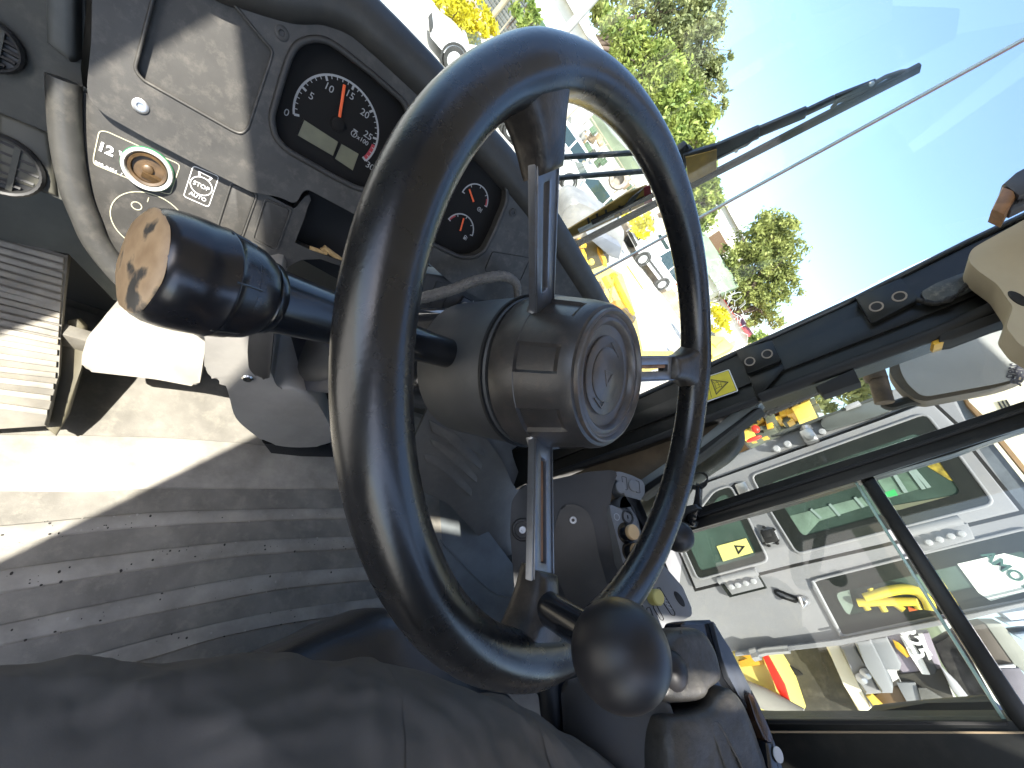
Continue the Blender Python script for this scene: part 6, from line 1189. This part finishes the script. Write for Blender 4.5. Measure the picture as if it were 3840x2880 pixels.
# ---- plants and trees
LEAFM = {}
def leafmat(nm, a, b):
    if nm in LEAFM: return LEAFM[nm]
    m = bpy.data.materials.new(nm); m.use_nodes = True; n = m.node_tree; p = n.nodes['Principled BSDF']; tc = n.nodes.new('ShaderNodeTexCoord'); nz = n.nodes.new('ShaderNodeTexNoise'); nz.inputs['Scale'].default_value = 1.3; nz.inputs['Detail'].default_value = 5; n.links.new(tc.outputs['Object'], nz.inputs[0])
    rp = n.nodes.new('ShaderNodeValToRGB'); rp.color_ramp.elements[0].position = .38; rp.color_ramp.elements[1].position = .62; rp.color_ramp.elements[0].color = (*a, 1); rp.color_ramp.elements[1].color = (*b, 1); n.links.new(nz.outputs[0], rp.inputs[0]); n.links.new(rp.outputs[0], p.inputs['Base Color']); p.inputs['Roughness'].default_value = .6
    tl = n.nodes.new('ShaderNodeBsdfTranslucent'); n.links.new(rp.outputs[0], tl.inputs[0]); mx = n.nodes.new('ShaderNodeMixShader'); mx.inputs[0].default_value = .35; n.links.new(p.outputs[0], mx.inputs[1]); n.links.new(tl.outputs[0], mx.inputs[2]); n.links.new(mx.outputs[0], n.nodes['Material Output'].inputs[0])
    LEAFM[nm] = m; return m
def leaves(blobs, count, size, mt, par, name='crown', seed=1, **kw):
    rg = random.Random(seed); m = MB(); tot = sum(b[1] * b[2] * b[3] for b in blobs); vs = []; fs = []
    for (c, rx, ry, rz) in blobs:
        n = int(count * (rx * ry * rz) / tot) + 20; nb = max(4, n // 60)
        cl = []
        for _ in range(nb):
            d = V(rg.gauss(0, 1), rg.gauss(0, 1), rg.gauss(0, 1)).normalized() * rg.uniform(.45, 1.0); cl.append((V(*c) + V(d.x * rx, d.y * ry, d.z * rz), rg.uniform(.16, .30)))
        for _ in range(n):
            k, rr = rg.choice(cl); d = V(rg.gauss(0, 1), rg.gauss(0, 1), rg.gauss(0, .8)); p = k + V(d.x * rx * rr * .55, d.y * ry * rr * .55, d.z * rz * rr * .55)
            a = V(rg.gauss(0, 1), rg.gauss(0, 1), rg.gauss(0, 1)).normalized(); b = a.cross(V(rg.gauss(0, 1), rg.gauss(0, 1), rg.gauss(0, 1))).normalized(); s_ = size * rg.uniform(.6, 1.3)
            i = len(vs); vs += [p - a * s_, p + b * s_ * .4, p + a * s_, p - b * s_ * .4]; fs.append((i, i + 1, i + 2, i + 3))
    m.add(vs, fs); return m.build(name, mt, par, smooth=0, recalc=False, **kw)
def tree(name, label, basep, H, blobs, count, size, mt, seed, group=None, limbs=7):
    t = thing(name, label, 'tree', basep, group); B = V(*basep); rg = random.Random(seed); m = MB()
    top = B + V(rg.uniform(-.3, .3), rg.uniform(-.3, .3), H * .45); pts = spline([B, B + (top - B) * .5 + V(.15, .1, 0), top], 5); m.tube(pts, [.30 * (1 - .5 * k / len(pts)) * H / 9 for k in range(len(pts))], seg=10)
    m.build('trunk', BARK, t, smooth=60)
    m = MB()
    for (c, rx, ry, rz) in blobs[:limbs]:
        c = V(*c); mid = (top + c) / 2 + V(rg.uniform(-.4, .4), rg.uniform(-.4, .4), rg.uniform(-.2, .5)); pp = spline([top - V(0, 0, H * .05), mid, c], 5); m.tube(pp, [.14 * H / 9 * (1 - .8 * k / len(pp)) for k in range(len(pp))], seg=7)
        for _ in range(5):
            e = c + V(rg.uniform(-rx, rx), rg.uniform(-ry, ry), rg.uniform(-rz, rz)) * .9; m.tube([mid + (c - mid) * rg.random(), (mid + e) / 2 + V(0, 0, .3), e], [.06 * H / 9, .04 * H / 9, .012], seg=5)
    m.build('limbs', BARK, t, smooth=60, kind='stuff')
    leaves(blobs, count, size, mt, t, seed=seed); return t
GA = leafmat('leaf_olive', (.16, .19, .045), (.34, .36, .10)); GB = leafmat('leaf_light', (.15, .22, .04), (.38, .42, .10)); GC = leafmat('leaf_grey', (.17, .20, .08), (.34, .36, .14)); GY = leafmat('flower_yellow', (.50, .45, .02), (.85, .72, .03))
def blob(x, y, d, rx, rz):
    d *= 1.3; rx *= 1.3; rz *= 1.3; c = far(x, y, d); return ((c.x, c.y, c.z), rx, rx * .9, rz)
d1 = 24
tree('leafy_tree', 'tall loose tree with bare dark limbs at top right of the wheel, sky showing through', tuple(gp(2060, 330, GZ) * (d1 * 1.3 / gp(2060, 330, GZ).xy.length))[:2] + (GZ,), 10.5,
     [blob(2700, 260, d1, .8, .7), blob(2640, 80, d1, 1.0, .9), blob(2540, 40, d1, 1.5, 1.3), blob(2600, 170, d1, 1.5, 1.2), blob(2560, 250, d1, 1.2, .9), blob(2640, 290, d1, 1.2, .9), blob(2690, 370, d1, .7, .5), blob(2480, 110, d1, 1.1, .8), blob(2620, 20, d1, .9, .7), blob(2700, 430, d1 , .45, .3), blob(2590, 380, d1, 1.1, .8)], 14000, .15, GC, 4)
d2 = 21
tree('leafy_tree', 'dense yellow-green tree spreading right behind the upper steering rim', (far(2150, 480, d2 * 1.3).x, far(2150, 480, d2 * 1.3).y, GZ), 7.5,
     [blob(2330, 150, d2, 1.1, 1.0), blob(2400, 230, d2, 1.4, 1.1), blob(2480, 330, d2, 1.6, 1.2), blob(2560, 440, d2, 1.6, 1.1), blob(2480, 450, d2, 1.5, 1.1), blob(2620, 540, d2, 1.2, .8), blob(2560, 560, d2, 1.3, .9), blob(2640, 450, d2, .8, .6), blob(2420, 340, d2, 1.4, 1.1)], 24000, .15, GB, 5)
tree('leafy_tree', 'drooping yellowish tree between the wiper and the clear joint', (far(2480, 800, 31).x, far(2480, 800, 31).y, GZ), 6.5,
     [blob(2630, 700, 24, 1.0, .8), blob(2660, 660, 24, .7, .6), blob(2650, 760, 24, 1.0, .8), blob(2620, 810, 24, .9, .7), blob(2690, 740, 24, .5, .4)], 8000, .15, GB, 6)
d3_ = 26
tree('leafy_tree', 'round olive tree standing right of the steering rim', (far(2740, 1180, d3_ * 1.3).x, far(2740, 1180, d3_ * 1.3).y, GZ), 8,
     [blob(2660, 1080, d3_, 1.2, 1.0), blob(2900, 880, d3_, 1.5, 1.2), blob(2940, 1080, d3_, 1.1, .9), blob(2860, 1180, d3_, 1.2, .9), blob(2860, 900, d3_, 1.5, 1.3), blob(2920, 960, d3_, 1.4, 1.2), blob(2830, 990, d3_, 1.6, 1.4), blob(2780, 1060, d3_, 1.6, 1.4), blob(2880, 1060, d3_, 1.4, 1.1), blob(2820, 1120, d3_, 1.3, 1.0), blob(2750, 1000, d3_, 1.3, 1.1), blob(2720, 1040, d3_, 1.1, .9), blob(2960, 990, d3_, .6, .5), blob(2730, 950, d3_, .8, .7)], 26000, .15, GA, 7)
def shrub(label, x, y, d, r, rz, mt, seed, n=900, size=.09):
    c = far(x, y, d); t = thing('flowering_shrub' if mt is GY else 'shrub', label, 'shrub', (c.x, c.y, c.z - rz)); leaves([((c.x, c.y, c.z), r, r, rz)], n, size, mt, t, name='foliage', seed=seed); 
    m = MB(); m.tube([c - V(0, 0, rz * 1.1), c + V(.05, 0, rz * .3)], [.03, .015], seg=6); m.build('stem', BARK, t)
shrub('yellow flowering shrub above the bonnet of the small white car', 1715, 35, 16.5, .75, .75, GY, 1, 1500)
shrub('yellow flowering shrub beyond the windscreen of the small white car', 1810, 105, 16, .8, .45, GY, 2, 1300)
shrub('yellow shrub beside the old tyres behind the wiper reflection', 2400, 835, 19, .9, .6, GY, 3, 1200)
shrub('yellow shrub right of the steering rim', 2690, 1190, 20, .9, .6, GY, 8, 1300)
shrub('low green shrub left of the green shutter', 1960, 30, 16, .5, .6, GB, 9, 700)
shrub('thorny green shrub under the white wall at the top', 1990, 85, 15, .4, .35, GB, 10, 500)
shrub('green bush against the red and white building', 2860, 1290, 30, 1.3, 1.0, GB, 12, 900, .14)
shrub('dark bush behind the quarter glass', 3130, 1480, 9, .8, .8, GC, 13, 1600, .07)
shrub('olive bush at the roof line of the far shed', 2300, 60, 34, 2.0, 1.8, GA, 14, 2600, .2)

# ---- buildings, fence, poles
def house(name, label, c, ang_, L, Wd, H, mt, roof_m, wins=(), ridge=.8, extra=None):
    t = thing(name, label, 'building', c); f = V(math.cos(ang_), math.sin(ang_), 0); s_ = V(-f.y, f.x, 0); P = lambda x, y, z: V(*c) + f * x + s_ * y + V(0, 0, z)
    M3 = Matrix((f, s_, V(0, 0, 1))).transposed()
    m = MB(); m.box(P(0, 0, H / 2), (L, Wd, H), M3); m.build('wall', mt, t, smooth=0)
    m = MB(); e = .3
    vs = [P(x * (L / 2 + e), y * (Wd / 2 + e), H + .003) for x, y in ((-1, -1), (1, -1), (1, 1), (-1, 1))] + [P(-L / 2 - e, 0, H + ridge), P(L / 2 + e, 0, H + ridge)]
    m.add(vs, [(0, 1, 5, 4), (3, 4, 5, 2), (0, 4, 3), (1, 2, 5), (3, 2, 1, 0)]); m.build('roof', roof_m, t, smooth=0)
    for (x, z, w, h, col) in wins:
        for sg in (-1,):
            m = MB(); m.box(P(x, sg * (Wd / 2 + .02), z), (w + .16, .08, h + .16), M3); o = m.build('window_frame', mat('frame_white', (.6, .58, .5), .6), t, smooth=0)
            m = MB(); m.box(P(x, sg * (Wd / 2 + .05), z), (w, .06, h), M3); m.build('window', mat('win_' + str(col), (.16, .10, .06) if col else (.06, .07, .07), .25), o, smooth=0)
    return t
def facing(x, y, d): c = far(x, y, d); return c
c = facing(2700, 720, 42); an = math.atan2(c.y, c.x) - math.pi / 2
house('white_house', 'white two-storey house with brown windows beyond the clear windscreen joint', (c.x, c.y, GZ), an + .3, 11, 7, 7.0, WALLW, mat('roof_pale', (.5, .48, .42), .7), [(-3.8, 5.6, .8, .8, 0), (-.6, 5.4, 1.1, 1.0, 0), (2.6, 5.1, 2.0, 1.4, 1), (-2, 2.6, 1.2, 1.2, 0)], .6)
c = facing(2680, 900, 33); an = math.atan2(c.y, c.x) - math.pi / 2
house('green_shed', 'green roofed shed with a red edge below the white house', (c.x, c.y, GZ), an - .2, 7, 5, 3.2, mat('shed_cream', (.6, .58, .45), .7), mat('roof_sage', (.20, .26, .17), .6, var=.2, vscale=1), [(0, 1.6, 1, 1, 0)], 1.3)
c = facing(2900, 1330, 36); an = math.atan2(c.y, c.x) - math.pi / 2
house('red_building', 'low white building with a red band at the foot of the cab pillar', (c.x, c.y, GZ), an, 12, 6, 3.2, WALLW, mat('roof_red', (.38, .06, .05), .6), [(-3, 1.6, 1, 1, 0), (1, 1.6, 1.4, 1.2, 1)], .5)
c = facing(2110, 30, 26); an = math.atan2(c.y, c.x) - math.pi / 2
gs = house('green_shutter_shop', 'shop with a green frame and dark grey roller shutter at the top edge', (c.x, c.y, GZ), an + .15, 8, 4, 4.0, WALLW, mat('roof_tin', (.42, .40, .34), .6), [], .5)
f = V(math.cos(an + .15), math.sin(an + .15), 0); s_ = V(-f.y, f.x, 0); M3 = Matrix((f, s_, V(0, 0, 1))).transposed()
Pq = lambda x, y, z: V(c.x, c.y, GZ) + f * x + s_ * y + V(0, 0, z)
m = MB(); m.box(Pq(-1.4, -2.05, 1.5), (3.2, .1, 2.7), M3); m.build('shutter_frame', GREENP, gs, smooth=0)
for k in range(14):
    m = MB(); m.box(Pq(-1.4, -2.12, .4 + k * .17), (2.8, .05, .15), M3, .01); m.build('shutter_slat', mat('shutter_grey', (.12, .13, .12), .5, var=.2, vscale=2), gs)
m = MB(); m.box(Pq(1.2, -2.1, 2.3), (1.1, .06, .7), M3); m.build('sign_board', WHITE, gs, smooth=0); 
FSg = Frame(Pq(1.2, -2.14, 2.3), f, -s_); m = MB(); m.ring(FSg, [(-.5, -.3), (.5, -.3), (.5, .3), (-.5, .3)], [(-.44, -.25), (.44, -.25), (.44, .25), (-.44, .25)], 0, .01); m.bar(FSg.P(-.3, -.15, .01), FSg.P(.0, .18, .01), .04, .01, up=FSg.n); m.bar(FSg.P(.0, .18, .01), FSg.P(.3, -.1, .01), .04, .01, up=FSg.n); m.build('sign_print', PRBLK, gs)
c2 = facing(2170, 60, 22); po = thing('utility_pole', 'thick pale concrete pole leaning past the green shutter', 'pole', (c2.x, c2.y, GZ)); m = MB(); m.lathe((c2.x, c2.y, GZ), (0, 0, 1), [(.20, 0), (.13, 9)], seg=20); m.build('pole_shaft', mat('pole_conc', (.42, .40, .35), .8, var=.15, vscale=2), po, smooth=50)
for (x, y, d, lab, mt, r) in ((1840, 60, 16.5, 'brown timber post behind the flowering shrubs', WOOD, .09),):
    c2 = facing(x, y, d); po = thing('timber_post', lab, 'post', (c2.x, c2.y, GZ)); m = MB(); m.tube([(c2.x, c2.y, GZ), (c2.x + .1, c2.y, GZ + 3.2)], r, seg=10); m.build('post_shaft', mt, po)
# boundary wall with a wire mesh top, running behind the cars
bw = thing('boundary_wall', 'low brick wall with wire mesh behind the parked cars', 'wall', (8, 17, GZ))
WA = far(1500, -200, 23); WB_ = far(2450, 640, 24); WC = far(2900, 1330, 30)
for (a, b) in ((WA, WB_), (WB_, WC)):
    a = V(a.x, a.y, GZ); b = V(b.x, b.y, GZ); d_ = (b - a).normalized(); n_ = V(-d_.y, d_.x, 0); Lw = (b - a).length
    m = MB(); m.bar(a + V(0, 0, .55), b + V(0, 0, .55), .20, 1.1); m.build('wall_core', BRICK, bw, smooth=0)
    # brick courses on the face, joined
    m = MB(); sd = -1 if n_.dot(a) > 0 else 1; k = 0
    for r_ in range(10):
        x = (.14 if r_ % 2 else 0)
        while x < Lw - .3:
            m.box(a + d_ * (x + .13) + n_ * sd * .105 + V(0, 0, .06 + r_ * .105), (.255, .02, .085), Matrix((d_, n_, V(0, 0, 1))).transposed()); x += .28
    m.build('brick', mat('brick_face', (.42, .33, .22), .8, var=.3, vscale=2), bw, smooth=0, kind='stuff')
    m = MB(); x = 0
    while x < Lw: m.bar(a + d_ * x + V(0, 0, 1.1), a + d_ * x + V(0, 0, 2.4), .05, .05, up=(1, 0, 0)); x += 2.2
    m.bar(a + V(0, 0, 2.4), b + V(0, 0, 2.4), .04, .04); m.build('mesh_post', WOOD, bw, kind='stuff')
    m = MB(); x = 0
    while x < Lw: m.bar(a + d_ * x + V(0, 0, 1.1), a + d_ * x + V(0, 0, 2.4), .008, .008, up=(1, 0, 0)); x += .11
    for r_ in range(12): m.bar(a + V(0, 0, 1.15 + r_ * .11), b + V(0, 0, 1.15 + r_ * .11), .008, .008)
    m.build('wire_mesh', mat('wire', (.25, .22, .17), .6), bw, smooth=0, kind='stuff')
# yard clutter: old tyres, boxes, scrap pipes, small shed roofs
rng = random.Random(21)
for k, (x, y, lab) in enumerate(((2320, 672, 'old pale tyre leaning on the wall behind the cream car'), (2400, 785, 'uppermost of three old tyres beside the wiper reflection'), (2418, 807, 'middle one of three old tyres beside the wiper reflection'), (2432, 832, 'lowest of three old tyres beside the wiper reflection'))):
    c = far(x, y, 23); t = thing('old_tyre', lab, 'tyre', (c.x, c.y, c.z - .35), 'old tyres along the wall' if k else None); d_ = V(-c.x, -c.y, .15).normalized(); m = MB(); m.lathe(c, d_, [(.26, 0), (.45, .0), (.50, .06), (.51, .13), (.48, .22), (.43, .26), (.28, .25), (.26, .13)], seg=24); m.build('tread', mat('tyre_dusty', (.34, .29, .23), .9, var=.3, vscale=5), t)
for k in range(46):
    x = rng.uniform(2120, 2460); y = 470 + (x - 2120) * .95 + rng.uniform(-90, 20); d_ = rng.uniform(24.3, 27)
    c = far(x, y, d_); 
    if c.z > -.2 or c.z < GZ + .2: continue
    kind = rng.choice(('box', 'barrel', 'sheet')); cn = rng.randrange(5); mt = (mat('junk_tan', (.45, .33, .18), .8, var=.3, vscale=3), mat('junk_white', (.7, .69, .62), .7), mat('junk_brown', (.22, .15, .08), .8), GREENP, mat('junk_grey', (.35, .35, .33), .7))[cn]; cw = ('tan', 'white', 'brown', 'green', 'grey')[cn]
    nm = {'box': 'scrap_box', 'barrel': 'scrap_barrel', 'sheet': 'scrap_sheet'}[kind]; m = MB()
    s1 = rng.uniform(.15, .35)
    rot = Matrix.Rotation(rng.uniform(0, 3), 3, 'Z') @ Matrix.Rotation(rng.uniform(-.5, .5), 3, 'X')
    if kind == 'box': m.box(c, (s1 * 1.6, s1, s1 * 1.2), rot, .02)
    elif kind == 'barrel': m.lathe(c - V(0, 0, s1), (0, 0, 1), [(s1 * .8, 0), (s1 * .8, s1 * .6), (s1 * .84, s1 * .62), (s1 * .8, s1 * .66), (s1 * .8, s1 * 1.8), (0, s1 * 1.82)], seg=14)
    else: m.box(c, (s1 * 2.4, .04, s1 * 1.6), rot)
    m.build(nm, mt, None, loc=c, cat='scrap', label='%s scrap %s in the jumble above the wall behind the parked cars' % (cw, kind), group='%s scrap %s behind the wall' % (cw, kind))
m = MB()
for k in range(45):
    x = rng.uniform(2660, 2780); y = 1000 + (x - 2660) * 1.6 + rng.uniform(-40, 60); a = far(x, y, rng.uniform(19, 21)); b = a + V(rng.uniform(-.5, .5), rng.uniform(-.5, .5), rng.uniform(-.3, .5)); m.tube([a, (a + b) / 2 + V(0, 0, .15), b], .016, seg=5)
m.build('scrap_pipes', mat('pipe_pale', (.36, .36, .34), .5), None, kind='stuff', label='tangled pale scrap pipes right of the steering rim', cat='scrap', loc=far(2720, 1150, 20))
c = far(2690, 1345, 9); cr = thing('yellow_bin', 'pale yellow open bin beside the cab pillar right of the rim', 'bin', (c.x, c.y, GZ))
FBn = Frame(c, (0, -1, 0), (-.8, -.2, .5)); slab(FBn, 'e', [(1640, 760), (1760, 770), (1850, 860), (1660, 960), (1630, 900)], -.4, 0, YELP, 'bin_body', cr, .01); slab(FBn, 'e', [(1640, 830), (1690, 870), (1755, 790), (1690, 850)], .001, .02, YEL, 'bin_rim', cr, .003)
c = far(2735, 1270, 15)
for k in range(6):
    x = 2710 + k * 14; y = 1262 + k * 14; c = far(x, y, 14); m = MB(); m.box(c, (.35, .3, .32), Matrix.Rotation(k * .7, 3, 'Z'), .03); m.build('crate', mat('crate_%d' % (k % 3), ((.5, .4, .25), (.7, .68, .6), (.45, .3, .2))[k % 3], .7), None, loc=c, label='%s crate, %s in the row below the red and white building' % (('tan', 'white', 'brown')[k % 3], ('uppermost', 'second from the top', 'third from the top', 'fourth from the top', 'fifth from the top', 'lowest')[k]), cat='crate', group='crates below the red and white building')
# far hills so the ground meets the sky behind things
m = MB(); vs = []; fs = []; N_ = 90
for i in range(N_ + 1):
    a = R(-100 + 290 * i / N_); h = 9 + 7 * mnoise.noise(V(i * .23, 0, 3)) + 3 * mnoise.noise(V(i * .9, 2, 0)); vs += [V(math.cos(a) * 260, math.sin(a) * 260, GZ - 1), V(math.cos(a) * 275, math.sin(a) * 275, GZ + h * .8), V(math.cos(a) * 320, math.sin(a) * 320, GZ + h)]
for i in range(N_):
    for k in range(2): fs.append((3 * i + k, 3 * i + 3 + k, 3 * i + 4 + k, 3 * i + 1 + k))
m.add(vs, fs); m.build('hills', mat('hill_green', (.12, .14, .08), .9, var=.3, vscale=.05), None, kind='structure', smooth=60)

# sunlit pale building wall seen past the rear of the grey machine
FPw = Frame((7.5, 0, 0), (0, -1, 0), (-1, 0, 0)); pw = thing('pale_building', 'sunlit cream building wall beyond the right end of the grey machine', 'building', FPw.hit((3800, 1800)))
slab(FPw, 'p', [(3480, 1540), (3560, 1330), (4600, 1000), (4600, 2600), (4100, 2500)], -2, 0, mat('cream_wall', (.72, .68, .52), .8, var=.04, vscale=1), 'wall', pw, .02)
for k in range(3): slab(FPw, 'p', [(3742 + 14 * k, 1508 - 4 * k), (3747 + 14 * k, 1506 - 4 * k), (3768 + 14 * k, 1540 - 4 * k), (3762 + 14 * k, 1542 - 4 * k)], .001, .02, PRBLK, 'wall_bar', pw, 0)
